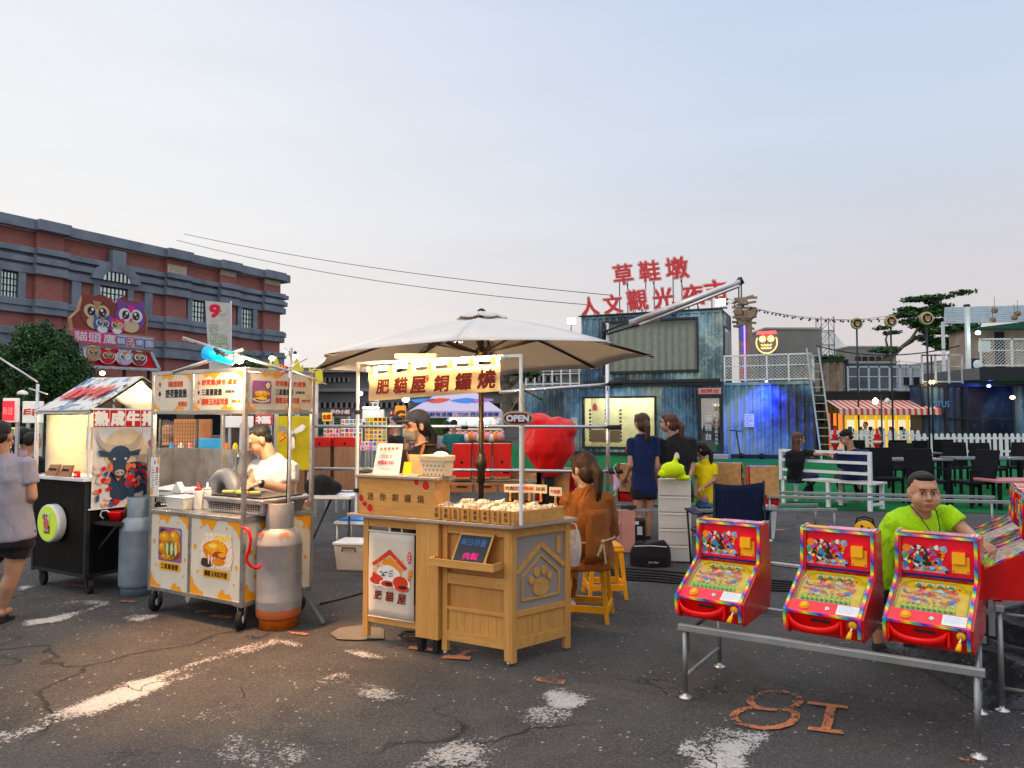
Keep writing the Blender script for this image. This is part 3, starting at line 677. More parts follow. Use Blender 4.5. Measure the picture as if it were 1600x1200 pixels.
def tree_terminalia(name,label,px,Y0,lay,base_py,trunk,scale=1.0):
 o=at(px,655,Y0);z0=max(0,at(px,base_py,Y0).z);t=thing(name,label,'tree',(o.x,Y0,z0))
 def L_(x,y): p=at(x,y,Y0);return Vector((p.x-o.x,0,p.z-z0))
 m=MB()
 for path,r0,r1 in trunk:
  pts=[L_(*p) for p in path];k=len(pts);m.tube([p+Vector((0,.25*math.sin(i*1.7)*(i>1),0)) for i,p in enumerate(pts)],[r0+(r1-r0)*i/(k-1) for i in range(k)],bark,8)
 m.build('trunk',t);cs=[]
 for x0,x1,y,th in lay:
  a=L_(x0,y);b=L_(x1,y);n=max(2,int((b.x-a.x)/.7))
  for i in range(n):
   c=a.lerp(b,(i+.5)/n+rng.normal()*.04);cs.append(((c.x,rng.normal()*(b.x-a.x)*.18,c.z+rng.normal()*.1),(.72*(.6+.8*rng.random()),.72,1.05*th*Y0/F)))
 leaves('crown',clumps(cs,int(12000*scale),.55),.14,[leaf_dark,leaf_mid,leaf_pale],t,flat=.55,wgt=(.55,.35,.1))
tree_terminalia('layered_tree','tall tree with flat layered crown behind the striped awning',1385,46,
 [(1448,1504,463,3),(1420,1470,470,4),(1412,1480,480,4),(1406,1470,492,5),(1440,1490,488,4),(1415,1450,508,5),(1460,1520,503,6),(1440,1530,518,6),(1435,1500,530,5),(1455,1535,534,5),(1480,1530,544,4),(1372,1402,517,3),(1465,1530,512,6),(1375,1392,547,3)],
 610,[([(1383,612),(1383,585),(1380,566),(1388,560),(1412,541),(1430,532)],.26,.08),([(1381,570),(1392,557),(1423,530),(1440,500),(1448,480)],.16,.04),([(1381,566),(1388,548),(1383,530),(1386,520)],.12,.03),([(1381,568),(1372,562),(1370,560)],.08,.03),([(1425,530),(1460,518),(1490,520)],.07,.02)])
tree_terminalia('bare_topped_tree','knobbly tree half hidden under the parasol beside the blue container',935,26,
 [(800,835,578,4),(770,800,574,4)],655,
 [([(792,655),(792,640),(793,615),(790,600)],.2,.16),([(791,606),(775,592),(770,580)],.1,.05),([(792,605),(805,596),(815,588),(830,590)],.1,.03),([(790,602),(792,585),(800,575)],.12,.05)],.25)
def bush(label,px,py,Y0,w,h,n=1500,name='shrub',zb=0.0,group=None):
 o=at(px,py,Y0);t=thing(name,label,'plant',(o.x,Y0,zb),0,group);m=MB()
 m.tube([(0,0,0),(0,0,max(h*.6,.1))],.03,bark,6);m.build('stem',t)
 leaves('foliage',clumps([((rng.normal()*w*.22,rng.normal()*w*.2,h*(.55+.12*rng.normal())),(w*.3,w*.3,h*.3)) for _ in range(7)],n),.06+.02*w,[leaf_dark,leaf_mid,leaf_pale],t)
bush('dark bushy tree behind the white cart sign beside the brick building',400,655,48,4.2,6.0,3500,'bushy_tree')
bush('small green shrub by the concrete building',512,655,50,2,2.2)

# ================================================================== LEFT: owl sign, banner
def face_owl(m,o,x,y,s,body,face,belly,extra,dk,wh,wink=False):
 """a friendly owl drawn in flat coats on a cut board, s = half width"""
 L_=[0]
 def B(cx,cy,rx,ry,mt,n=16): L_[0]+=.006;m.blob(cx*s,cy*s,rx*s,ry*s,Vector(o)+Vector(x).cross(Vector(y))*L_[0],x,y,.004,mt,n)
 def P(pts,mt): L_[0]+=.006;m.prism([(a*s,b*s) for a,b in pts],Vector(o)+Vector(x).cross(Vector(y))*L_[0],x,y,.004,mt)
 B(0,0,1,.95,body,20);P([(-.9,.4),(-.2,.85),(-.95,1.15)],body);P([(.2,.85),(.9,.4),(.95,1.15)],body)
 B(0,-.55,.6,.42,belly);B(-.38,.12,.42,.42,face);B(.38,.12,.42,.42,face);P([(-.3,.75),(.3,.75),(.05,.28),(-.05,.28)],extra)
 for sg in (-1,1):
  if wink and sg==1: P([(.2,.1),(.55,.18),(.55,.24),(.2,.16)],dk);continue
  B(.34*sg,.12,.24,.27,dk);B(.28*sg,.22,.09,.1,wh);B(.40*sg,.02,.05,.05,wh)
 P([(-.12,-.08),(.12,-.08),(0,-.32)],extra)
def owl_sign():
 F2=Frame(Fb.w(Fb.u(176),-4.5),Fb.rz);c0=F2.u(176)
 t=thing('owl_signboard','cut-out board of four cartoon owls over a lettered board and red owl canopy','sign',F2.o,F2.rz)
 def P(px,py,off=0): u,z=F2.uz(px,py,off);return (u,z)
 cs={k: pm('owl_'+k,v,.5,var=.06) for k,v in dict(brown=(.22,.06,.045),cream=(.62,.48,.32),tan=(.42,.27,.17),purple=(.20,.08,.30),pink=(.65,.07,.24),blue=(.06,.12,.38),orange=(.60,.22,.06),white=(.75,.74,.72),dk=(.03,.015,.02),red=(.55,.03,.05),lil=(.50,.45,.62),skyb=(.45,.55,.68)).items()}
 m=MB();out=[(113,519),(110,497),(118,489),(123,485),(127,472),(132,460),(143,463),(158,460),(172,468),(180,475),(187,466),(195,462),(200,470),(216,473),(226,485),(231,500),(229,522),(180,522)]
 poly=[P(*q) for q in out];m.prism(poly,(0,0,0),X,Z,-.25,cs['tan']);m.prism([(a+(c0-a)*.03,b+.02) for a,b in poly],(0,-.005,0),X,Z,.01,cs['brown']);m.build('owl_backing',t)
 def cx(px,py): u,z=P(px,py);return Vector((u,-.03,z))
 k=abs(P(200,500)[0]-P(160,500)[0])/40
 for nm,px,py,hw,body,face,belly,ex,wk in (('father_owl',150,490,24,'brown','cream','cream','tan',False),('mother_owl',203,496,24,'purple','white','cream','pink',False),('blue_owlet',158,507,13,'blue','skyb','white','orange',False),('pink_owlet',181,510,12,'pink','cream','white','orange',True)):
  q=MB();o=cx(px,py)+Vector((0,-.06 if 'let' in nm else 0,0));face_owl(q,o,X,Z,hw*k,cs[body],cs[face],cs[belly],cs[ex],cs['dk'],cs['white'],wk);q.build('painted_owl',t)
 m=MB();A=P(108,513);B=P(240,527);a2=P(108,535);b2=P(240,548)
 m.hexa([(A[0],-.1,a2[1]),(B[0],-.1,b2[1]),(B[0],.1,b2[1]),(A[0],.1,a2[1]),(A[0],-.1,A[1]),(B[0],-.1,B[1]),(B[0],.1,B[1]),(A[0],.1,A[1])],cs['tan'])
 ins=lambda x_,z_: (x_,-.11,z_)
 m.add([ins(A[0]+.12,a2[1]+.08),ins(B[0]-.12,b2[1]+.08),ins(B[0]-.12,B[1]-.08),ins(A[0]+.12,A[1]-.08)],[(0,1,2,3)],cs['lil'])
 for i,(ch,px,py,hpx,c) in enumerate([('貓',124,525,19,'pink'),('頭',146,528,19,'pink'),('鷹',169,530,19,'pink'),('親',187,533,13,'blue'),('子',202,534,13,'red'),('樂',216,536,13,'blue'),('園',231,538,13,'blue')]):
  u,z=P(px,py);h=hpx/F*F2.uz(px,py)[0]*0+hpx*k*.72
  m.text(ch,(u,-.115,z),X,Z,h*1.1,cs[c],w=hpx*k*1.1,bold=.12);m.text(ch,(u,-.12,z),X,Z,h,cs['white'],w=hpx*k,bold=.01,lift=.01)
 m.build('name_board',t)
 m=MB();q=[P(135,541),P(236,550),P(250,578),P(120,572)]
 m.prism([q[3],q[2],q[1],q[0]],(0,.15,0),X,Z,.06,cs['red'])
 for a,b in ((0,3),(3,2),(2,1)): m.bar((q[a][0],.05,q[a][1]),(q[b][0],.05,q[b][1]),.14,.14,pm('canopy_edge',(.5,.55,.6),.5))
 for i in range(9): f=(i+.5)/9;m.ell((q[3][0]+(q[2][0]-q[3][0])*f,-.05,q[3][1]+(q[2][1]-q[3][1])*f),.05,cs['white'],6)
 m.build('red_canopy',t)
 for px,py,b_,f_,wk in ((143,552,'tan','cream',False),(166,557,'red','cream',False),(192,559,'lil','white',True),(215,560,'brown','white',False)):
  q=MB();u,z=P(px,py);o=Vector((u,-.12,z));q.blob(0,0,13.5*k,11.5*k,o-Vector((0,-.02,0)),X,Z,.02,cs['white'],20);face_owl(q,o-Vector((0,.02,0)),X,Z,11*k,cs[b_],cs[f_],cs[b_],cs['orange'],cs['dk'],cs['white'],wk);q.build('canopy_owl',t)
 m=MB();z0=P(185,575)[1];z0b=z0
 for dx in (-2.6,-1,.8,2.2): m.box(c0+dx-.06,c0+dx+.06,.3,.42,0,z0+.6,darkmet)
 m.each('support_post',t)
owl_sign()
def tall_banner():
 Y0=30;o=at(342,655,Y0);t=thing('tall_banner','tall white banner with a red nine and green outlined characters before the brick wall','banner',(o.x,Y0,0))
 L_=lambda x,y: (at(x,y,Y0).x-o.x,at(x,y,Y0).z)
 wh=cloth('banner_cloth',(.55,.54,.50),.01,3);gr=pm('banner_green',(.10,.30,.08),.6);rd=pm('banner_red',(.60,.03,.08),.5)
 m=MB();q=[L_(330,577),L_(362,577),L_(360,474),L_(321,470)];q=[L_(331,640),L_(362,640)]+q[2:];m.prism(q,(0,0,0),X,Z,.03,wh);m.build('banner_cloth',t)
 m=MB();u,z=L_(336,486);m.text('9',(u,-.03,z),X,Z,.48,rd,w=.38,bold=.05);u,z=L_(347,492);m.text('九日',(u+.02,-.03,z),X,Z,.13,gr);u,z=L_(345,486);m.blob(u,z,.05,.05,(0,-.032,0),X,Z,0,gr)
 m.build('nine_mark',t)
 for i,(ch,px,py) in enumerate([('芒',334,515),('柚',336,530),('花',337,545),('台',349,530),('灣',350,545),('茶',351,562)]):
  q=MB();u,z=L_(px,py);q.text(ch,(u,-.03,z),X,Z,.36,gr,w=.34,bold=.06);q.text(ch,(u,-.034,z),X,Z,.36,wh,w=.34,bold=.015,lift=.004);q.build('outlined_character',t)
 m=MB();a=L_(362.5,577);b=L_(360.5,474);m.tube([(a[0],.02,0),(b[0],.02,b[1]+.1)],.03,whitep,8);m.build('pole',t)
tall_banner()

# ================================================================== RIGHT BACKGROUND
def simple_block(name,label,cat,px0,px1,py0,Y0,dep,mat,py1=655,extra=None,kindz=0):
 a=at(px0,py0,Y0);b=at(px1,py0,Y0);zb=max(0.0,at(px0,py1,Y0).z) if kindz else 0.0
 t=thing(name,label,cat,((a.x+b.x)/2,Y0,zb));h=(b.x-a.x)/2;m=MB();m.box(-h,h,0,dep,0,a.z-zb,mat);m.build('wall',t)
 m=MB();m.box(-h-.05,h+.05,-.06,dep,a.z-zb,a.z-zb+.12,concrete_l if mat is not whitep else whitep);m.build('parapet',t)
 if extra: extra(t,h,a.z-zb)
 return t
pale=pm('pale_render',(.42,.44,.48),.85,var=.12,vs=.6,grime=.3);slate=pm('slate_panel',(.10,.11,.13),.8,var=.3,vs=.8,grime=.4)
simple_block('concrete_stair_tower','grey concrete block behind the neon owl and mesh balcony','building',1196,1284,515,44,4,concrete)
def gable(t,h,z):
 m=MB();m.prism([(-h,0),(h,0),(-h,2.4)],(0,.3,z),X,Z,-3,whitep);m.build('gable',t)
simple_block('white_gabled_house','white house with sloping roof edge behind the scaffold tower','building',1302,1340,560,60,8,pale,extra=gable)
def slots(t,h,z):
 m=MB()
 for i in range(5): m.box(-h+.5+i*(2*h-1)/5,-h+.5+(i+.7)*(2*h-1)/5,-.08,-.02,z-1.3,z-.7,blackvoid)
 m.build('window',t)
simple_block('grey_apartment_house','weathered grey house with broken roofline behind the round owl signs','building',1326,1400,543,58,8,concrete,extra=slots)
simple_block('low_grey_shed','dark grey corrugated shed above the striped awning','shed',1325,1400,568,40,5,slate)
simple_block('pale_low_building','pale low building behind the dark container deck','building',1400,1500,572,52,6,pale,extra=slots)
simple_block('white_distant_block','white distant block with balconies right of the layered tree','building',1510,1680,560,56,8,pm('offwhite',(.5,.48,.45),.8,var=.15),extra=slots)
def rust_container():
 Y0=33;a=at(1282,565,Y0);b=at(1324,565,Y0)
 mm=NT('rusty_mural');n=mm.noise(1.2,6,rough=.7);sp=mm.n('SeparateXYZ',{0: mm.co}).outputs[2]
 c=mm.mix(mm.rng(n,.35,.65),(.16,.10,.05),(.34,.31,.26));c=mm.mix(mm.rng(mm.math('ADD',sp,mm.math('MULTIPLY',n,2.2)),2.9,2.5),c,(.03,.09,.13));mm.set(Base_Color=c,Roughness=.7)
 t=thing('rusty_container','stacked container end with rust and teal mural next to the ladder','container',(a.x,Y0,0));m=MB();w=b.x-a.x;corr(m,0,w,.1,a.z,0,mm.m);m.box(0,w,.08,3,0,a.z-.02,mm.m);m.build('corrugated_wall',t)
 m=MB();m.box(-.03,w+.03,-.05,.06,a.z-2.7,a.z-2.55,darkmet);m.box(-.03,.08,-.05,.06,0,a.z,darkmet);m.box(w-.08,w+.03,-.05,.06,0,a.z,darkmet);m.box(-.03,w+.03,-.051,3,a.z,a.z+.1,darkmet);m.build('corner_frame',t)
 leaves('weeds',clumps([((w*.2+i*.25,.4,a.z+.2),(.3,.3,.12)) for i in range(4)],500),.09,[leaf_dark,leaf_mid,leaf_pale],t,flat=.5)
rust_container()
def scaffold():
 Y0=48;a=at(1283,500,Y0);b=at(1303,500,Y0);w=b.x-a.x;zt=at(1290,494,Y0).z;t=thing('scaffold_tower','thin steel scaffold tower rising over the concrete block','scaffold',(a.x,Y0,0));m=MB()
 for x in (0,w):
  for y in (0,w): m.tube([(x,y,0),(x,y,zt)],.025,darkmet,5)
 k=int(zt/.9)
 for i in range(k):
  z=i*.9
  for (x0,y0,x1,y1) in ((0,0,w,0),(0,w,w,w),(0,0,0,w),(w,0,w,w)): m.tube([(x0,y0,z),(x1,y1,z)],.018,darkmet,4);m.tube([(x0,y0,z),(x1,y1,z+.9)],.014,darkmet,4)
 m.build('scaffold_frame',t)
scaffold()
def lattice_roof():
 Y0=50;a=at(1400,600,Y0);t=thing('wire_lattice','grey wire lattice structure right of the tree trunk','lattice',(a.x,Y0,0));m=MB();z1=at(1410,562,Y0).z
 for i in range(9): x=-1.2+i*.45;m.tube([(x,0,0),(x+.1,0,z1-abs(i-3)*.22)],.02,darkmet,4)
 for i in range(11): z=.5+i*.5;m.tube([(-1.2,0,z),(2.5,0,z-.3)],.012,darkmet,4)
 m.build('wire',t)
lattice_roof()
# upper deck railing above the awning
p=at(1326,640,31);railing('deck_railing','pale railing along the deck above the red striped awning',(p.x,31,3.05-.35),0,at(1440,640,31).x-p.x,1.0,7,mat=pm('railing_blue_grey',(.36,.45,.52),.5))
def deck():
 a=at(1290,637,31);b=at(1442,637,31);t=thing('deck_container','dark container carrying the deck above the vending kiosks','container',(a.x,31,0));m=MB();m.box(0,b.x-a.x,0,3,2.3,2.7,dark);m.box(0,b.x-a.x,2.6,3,0,2.3,slate);m.build('deck_slab',t)
 w=b.x-a.x;m=MB();n=34
 for i in range(n): x0,x1=w*i/n,w*(i+1)/n;mt=stripe_r if i % 2 else stripe_w;m.add([(x0,-.03,2.32),(x1,-.03,2.32),(x1,-1.3,1.95),(x0,-1.3,1.95)],[(0,1,2,3)],mt);m.add([(x0,-1.3,1.95),(x1,-1.3,1.95),(x1,-1.32,1.72),(x0,-1.32,1.72)],[(0,1,2,3)],mt)
 aw=thing('striped_awning','red and white striped awning over the yellow vending kiosks','awning',(a.x,31,0));m.build('awning_cloth',aw,solid=.02)
 m=MB()
 for i in range(4): x=.1+i*(w-.2)/3;m.bar((x,-.05,2.28),(x,-1.28,1.92),.04,.04,whitep)
 m.build('awning_arm',aw)
stripe_r=pm('awning_red',(.52,.09,.07),.7);stripe_w=pm('awning_white',(.62,.55,.50),.7)
deck()
def kiosks():
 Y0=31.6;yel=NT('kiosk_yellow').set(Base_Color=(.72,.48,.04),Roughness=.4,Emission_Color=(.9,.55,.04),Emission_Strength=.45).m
 glow=emis('kiosk_window',(1,.88,.62),.55);cols=[pm('prize_%d' % i,c,.5) for i,c in enumerate([(.6,.1,.1),(.1,.3,.6),(.1,.5,.2),(.7,.3,.05),(.6,.3,.5),(.05,.05,.08)])]
 px=[1321,1337.5,1353,1369,1385,1401,1418,1435]
 for i in range(7):
  a=at(px[i]+.5,655,Y0);b=at(px[i+1]-1.2,655,Y0);w=b.x-a.x;t=thing('claw_machine_kiosk',['first','second','third','fourth','fifth','sixth','seventh'][i]+' yellow claw machine from the doll doorway under the striped awning','claw machine',(a.x,Y0,0),0,'yellow claw machines under the awning')
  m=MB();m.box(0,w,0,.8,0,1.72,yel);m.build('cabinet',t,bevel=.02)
  m=MB();m.box(.05,w-.05,-.02,-.003,.72,1.52,glow);m.box(.07,w-.07,-.03,-.021,.74,1.0,cols[i % 6]);m.box(.07,w*.62,-.031,-.022,1.01,1.24,cols[(i*2+1) % 6]);m.box(w*.66,w-.07,-.031,-.022,1.01,1.16,cols[(i+2) % 6]);m.build('lit_window',t)
  m=MB();m.box(.1,w-.1,-.05,-.003,.3,.5,cols[(i+4) % 6]);m.box(.12,w*.5,-.06,-.003,.6,.7,dark);m.build('prize_door',t)
 t=thing('doll_doorway','orange lit doorway beside the first yellow claw machine','doorway',(at(1299,655,Y0).x,Y0,0));m=MB();w=at(1320,655,Y0).x-at(1299,655,Y0).x
 m.box(0,w,.1,.3,0,1.8,NT('doorway_orange').set(Base_Color=(.7,.25,.03),Emission_Color=(1,.3,.04),Emission_Strength=.6).m);m.box(0,.08,0,.31,0,1.8,brick);m.box(w-.06,w,0,.31,0,1.8,whitep);m.box(w*.45,w*.5,0,.31,0,1.8,brick);m.build('lit_panel',t)
 m=MB();m.lathe([(.0,0),(.1,.05),(.13,.2),(.08,.38),(.05,.5),(.09,.6),(.05,.72),(0,.75)],cols[3],(w*.28,.05,.55),10);m.build('hanging_doll',t)
kiosks()
def picket(px0,px1,Y0,name_l,n=None,top=676):
 a=at(px0,655,Y0);b=at(px1,655,Y0);w=b.x-a.x;zt=at(px0,top,Y0).z;t=thing('picket_fence',name_l,'fence',(a.x,Y0,0));m=MB();n=int(w/.22)
 for i in range(n): x=(i+.5)*w/n;m.prism([(-.065,.05),(.065,.05),(.065,zt-.06),(.04,zt-.01),(0,zt),(-.04,zt-.01),(-.065,zt-.06)],(x,0,0),X,Z,.02,whitep)
 m.build('picket',t);m=MB();m.box(0,w,.002,.035,zt*.3,zt*.3+.08,whitep);m.box(0,w,.002,.035,zt*.78,zt*.78+.08,whitep);m.build('rail',t)
picket(1296,1438,29.5,'white picket fence in front of the yellow claw machines',top=672)
picket(1430,1640,28.5,'white picket fence with rounded tops before the dark container',top=677)
def hydrant(px,label):
 Y0=27.5;o=at(px,655,Y0);t=thing('red_post_lamp',label,'post',(o.x,Y0,0),0,'red ornamental posts by the picket fence');m=MB();r=pm('post_red',(.5,.03,.03),.5)
 m.lathe([(.08,0),(.07,.5),(.13,.62),(.16,.8),(.08,.9),(.13,.95),(.06,1.02),(.05,1.2),(0,1.25)],r,n=10);m.build('post_body',t);m=MB();m.lathe([(.148,.68),(.16,.74),(.15,.8)],whitep,n=10);m.build('white_band',t)
hydrant(1370,'red ornamental post in the middle of the picket fence');hydrant(1304,'red ornamental post at the picket fence end near the ladder')
# round owl lollipop signs
for i,(px,py,r,Y0,lab) in enumerate([(1338.5,505.5,9,30,'round lit owl sign on a thin pole, nearest the scaffold tower'),(1391.5,502,9.5,29,'round lit owl sign on a thin pole above the tree fork'),(1447.5,497.5,10.5,27,'round lit owl sign on a dark double pole in front of the tree crown')]):
 c=at(px,py,Y0);t=thing('round_owl_sign',lab,'sign',(c.x,Y0,0),0,'round owl signs on poles');R_=r/F*Y0
 m=MB();m.lathe([(R_*.78,-.05),(R_,-.05),(R_,.05),(R_*.78,.05)],pm('sign_ring',(.30,.30,.16),.5),(0,0,c.z),24,axis=(0,-1,0));m.build('ring',t)
 m=MB();m.blob(0,0,R_*.9,R_*.9,(0,-.055,c.z),X,Z,.01,pm('sign_band',(.60,.55,.30),.5),24);m.blob(0,0,R_*.72,R_*.72,(0,-.07,c.z),X,Z,.01,dark,24)
 face_owl(m,(0,-.085,c.z-.02),X,Z,R_*.42,pm('so',(.5,.2,.08),.5),pm('sf',(.7,.6,.5),.5),pm('sb',(.7,.62,.55),.5),pm('sx',(.5,.1,.05),.5),dark,whitep);m.build('owl_disc',t)
 m=MB();m.tube([(0,0,0),(0,0,c.z-R_)],.035,darkmet,8)
 if i==2: m.tube([(.14,0,0),(.14,0,c.z-R_-1.1)],.03,darkmet,8);m.bar((-.2,0,c.z-R_-1.1),(.5,0,c.z-R_-1.1),.03,.03,darkmet)
 m.build('pole',t)
def street_lamp():
 Y0=28;c=at(1377,626,Y0);t=thing('twin_street_lamp','thin post lamp with two glowing heads before the striped awning','lamp',(c.x,Y0,0));m=MB();m.tube([(0,0,0),(0,0,c.z+.2)],.03,darkmet,8);m.bar((-.25,0,c.z+.2),(.25,0,c.z+.2),.04,.04,darkmet);m.build('post',t)
 m=MB();m.lathe([(.07,-.12),(.11,.0),(.03,.1)],emis('lamp_warm',(1,.75,.45),6),(-.22,0,c.z),10);m.build('lamp_head',t);m=MB();m.lathe([(.07,-.12),(.11,.0),(.03,.1)],whitep,(.22,0,c.z),10);m.build('lamp_shade',t)
street_lamp()
# dark container bar on the right with the deck above it
def right_bar():
 Y0=30;a=at(1441,655,Y0);t=thing('dark_container_bar','dark galaxy-painted container bar with a black opening lit by blue spots','container',(a.x,Y0,0));w=at(1680,655,Y0).x-a.x;z1=at(1450,604,Y0).z
 L_=lambda px: at(px,655,Y0).x-a.x
 m=MB();corr(m,0,L_(1510),.1,z1,0,mural_d);corr(m,L_(1585),w,.1,z1,0,mural_d);m.box(0,.08,.05,.8,0,z1,mural_d);m.box(L_(1510)-.1,L_(1510),.05,.7,0,z1,dark);m.box(.05,w,.9,1,0,z1,mural_d);m.build('corrugated_wall',t)
 m=MB();m.box(-.05,w,-.05,.05,z1,z1+.12,darkmet);m.box(0,w,.05,1,z1,z1+.1,darkmet)
 for px in (1441,1477,1510,1583): x=L_(px);m.box(x-.05,x+.05,-.06,.0,0,z1,darkmet)
 m.box(L_(1477),L_(1583),-.05,.0,1.55,1.62,darkmet);m.build('frame',t)
 m=MB();u=L_(1478);m.text('LOTUS',(L_(1466),-.01,2.15),X,Z,.24,pm('lotus_blue',(.16,.32,.5),.5),w=.85,lift=.06);m.build('sprayed_lettering',t)
 z2=at(1550,577,Y0).z;m=MB();m.box(L_(1508),w,-1.0,3,z2-.45,z2,pm('deck_slate',(.10,.11,.13),.6));m.box(L_(1508),w,-1.05,-1.0,z2-.5,z2+.02,darkmet);m.build('upper_deck',t)
 return a.x,L_,z2,w
ax,Lr,zdeck,wr=right_bar()
railing('upper_deck_railing','white mesh railing round the upper deck at the picture edge',(ax+Lr(1511),29.0,zdeck),0,3.6,1.1,3,True)
railing('side_deck_railing','low pale railing on the dark container beside the glowing lamp',(ax+.1,30.1,at(1450,604,30).z+.12),0,Lr(1508)-.1,1.15,3,mat=pm('rail_grey',(.45,.48,.5),.5))
def pergola():
 Y0=31;a=at(1491,476,Y0);b=at(1700,476,Y0);z0=zdeck;zt=at(1500,478,Y0).z;t=thing('slatted_pergola','white slatted pergola roof on posts over the upper deck','pergola',(a.x,Y0,z0));m=MB();w=b.x-a.x;h=zt-z0
 lam=pm('louvre_blue_white',(.52,.60,.68),.5)
 for i in range(9): f=i/8;m.hexa([(0,.6+f*.02,h-.62*f-.03),(w,.6+f*.02,h-.62*f+.12),(w,.7+f*.1,h-.62*f+.12),(0,.7+f*.1,h-.62*f-.03),(0,.6+f*.02,h-.62*f+.035),(w,.6+f*.02,h-.62*f+.185),(w,.7+f*.1,h-.62*f+.185),(0,.7+f*.1,h-.62*f+.035)],lam)
 m.each('louvre',t);m=MB();x=at(1511,600,Y0).x-a.x;m.box(x-.07,x+.07,-.2,-.06,0,h-.05,whitep);m.box(x-.09,x+.09,-.22,-.04,h-.05,h+.04,dark);x=at(1503,600,Y0).x-a.x;m.box(x-.05,x+.05,1.2,1.3,0,h-.5,whitep);m.box(w-.1,w,0,.14,0,h,whitep);m.build('post',t)
 for px,py in ((1554,485),(1551,500),(1590,490),(1585,496)):
  c=at(px,py,30.2);q=thing('hanging_cage_lamp',{1554: 'upper',1551: 'lower',1590: 'outer',1585: 'inner'}[px]+' small round cage lantern hanging from the pergola '+('near the white post' if px<1560 else 'at the picture edge'),'lantern',(c.x,30.2,c.z),0,'cage lanterns under the pergola');mm=MB();mm.ell((0,0,0),(.13,.13,.12),pm('wicker',(.22,.16,.11),.8),10);mm.build('cage',q);mm=MB();mm.tube([(0,0,.1),(0,0,.55)],.01,darkmet,4);mm.build('cord',q)
pergola()
def deck_room():
 Y0=32.6;a=at(1515,560,Y0);t=thing('deck_cabin','beige cabin with dark doorway standing on the upper deck','cabin',(a.x,Y0,zdeck));w=4.5;m=MB();m.box(0,w,0,1.5,0,1.9,pm('cabin_beige',(.33,.27,.22),.8,var=.3,vs=2));m.build('wall',t)
 m=MB();m.box(1.1,1.5,-.05,-.01,0,1.8,blackvoid);m.box(.35,.9,-.05,-.01,.9,1.4,winglass);m.build('door',t)
 m=MB();m.prism([(-.2,1.9),(w,1.9),(w,2.5)],(0,-.3,0),X,Z,-2,pm('cabin_green',(.05,.14,.11),.6));m.build('roof',t)
 q=thing('outdoor_fan_unit','dark air unit with round fan on the upper deck','air unit',(at(1524,570,31.5).x,31.5,zdeck));m=MB();m.box(-.3,.3,-.15,.15,0,.55,darkmet);m.build('case',q,bevel=.02);m=MB();m.lathe([(.2,0),(.2,.02),(.16,.03),(0,.03)],whitep,(0,-.16,.28),14,axis=(0,-1,0));m.build('fan_grille',q)
deck_room()
# small lights of the bar and decks
def bulb(name,label,p,r,col,st,watt=0.0,lcol=None,arm=None,cat='lamp',group=None):
 t=thing(name,label,cat,p,0,group);m=MB();m.ell((0,0,0),(r,r,r*.8),emis(name+'_glow',col,st),10);m.build('bulb',t)
 m=MB();m.lathe([(r*.4,r*.6),(r*.5,r*1.3),(r*.2,r*1.6)],dark,n=8)
 if arm: m.tube([(0,0,r*1.3),arm],.008,darkmet,5)
 m.build('socket',t)
 if watt:
  l=bpy.data.lights.new(name,'POINT');l.energy=watt;l.color=lcol or col;l.shadow_soft_size=r*.9;lo=bpy.data.objects.new(name+'_light',l);C.objects.link(lo);lo.parent=t;lo.location=(0,-r*1.2,-r*.3)
 return t
bulb('blue_spot','bright blue spot inside the black container bar',at(1545,603,29.6),.07,(.15,.2,1),14,30,(.05,.1,1))
bulb('warm_spot','warm white spot inside the black container bar',at(1582,621,29.6),.09,(1,.6,.3),8,8)
bulb('amber_deck_lamp','amber lamp standing on the dark container corner',at(1456,597,29.8),.11,(1,.62,.25),7,10)
bulb('green_white_floodlight','greenish white floodlight on the upper deck',at(1528,520,30.5),.1,(.6,1,.85),7,12)
t=bulb('blue_wall_spot','small spot washing the mural container in blue light',Fc.w(Fc.u(1200),-.42,3.02),.06,(.2,.25,1),5)
for dx in (0.0,):
 l=bpy.data.lights.new('blue_wash','SPOT');l.energy=800;l.color=(.015,.03,1);l.spot_size=R(125);l.spot_blend=.9;l.shadow_soft_size=.1
 lo=bpy.data.objects.new('blue_wash',l);C.objects.link(lo);lo.parent=t;lo.location=(0,0,0);lo.rotation_euler=(R(12),0,Fc.rz)
def flood(label,p,rz,watt):
 t=thing('floodlight',label,'floodlight',p,rz,'LED floodlights on the container roof');m=MB();m.box(-.2,.2,0,.08,-.15,.15,darkmet);m.build('case',t,bevel=.01);m=MB();m.box(-.18,.18,-.012,-.002,-.13,.13,emis('flood_led',(1,1,.82),9));m.build('led_panel',t);m=MB();m.tube([(0,.04,-.15),(0,.3,-.5)],.02,darkmet,6);m.build('bracket',t)
 l=bpy.data.lights.new('flood','SPOT');l.energy=watt;l.color=(1,.97,.8);l.spot_size=R(120);l.shadow_soft_size=.15;lo=bpy.data.objects.new('flood',l);C.objects.link(lo);lo.parent=t;lo.location=(0,-.06,0);lo.rotation_euler=(R(70),0,0)
flood('white LED floodlight at the parasol-side end of the upper container',Fu.w(-.35,-.3,Hu-.2),Fc.rz+R(25),60);flood('white LED floodlight at the balcony-side corner of the upper container',Fu.w(Lu+.1,-1.1,Hu+.1),Fc.rz-R(10),60)
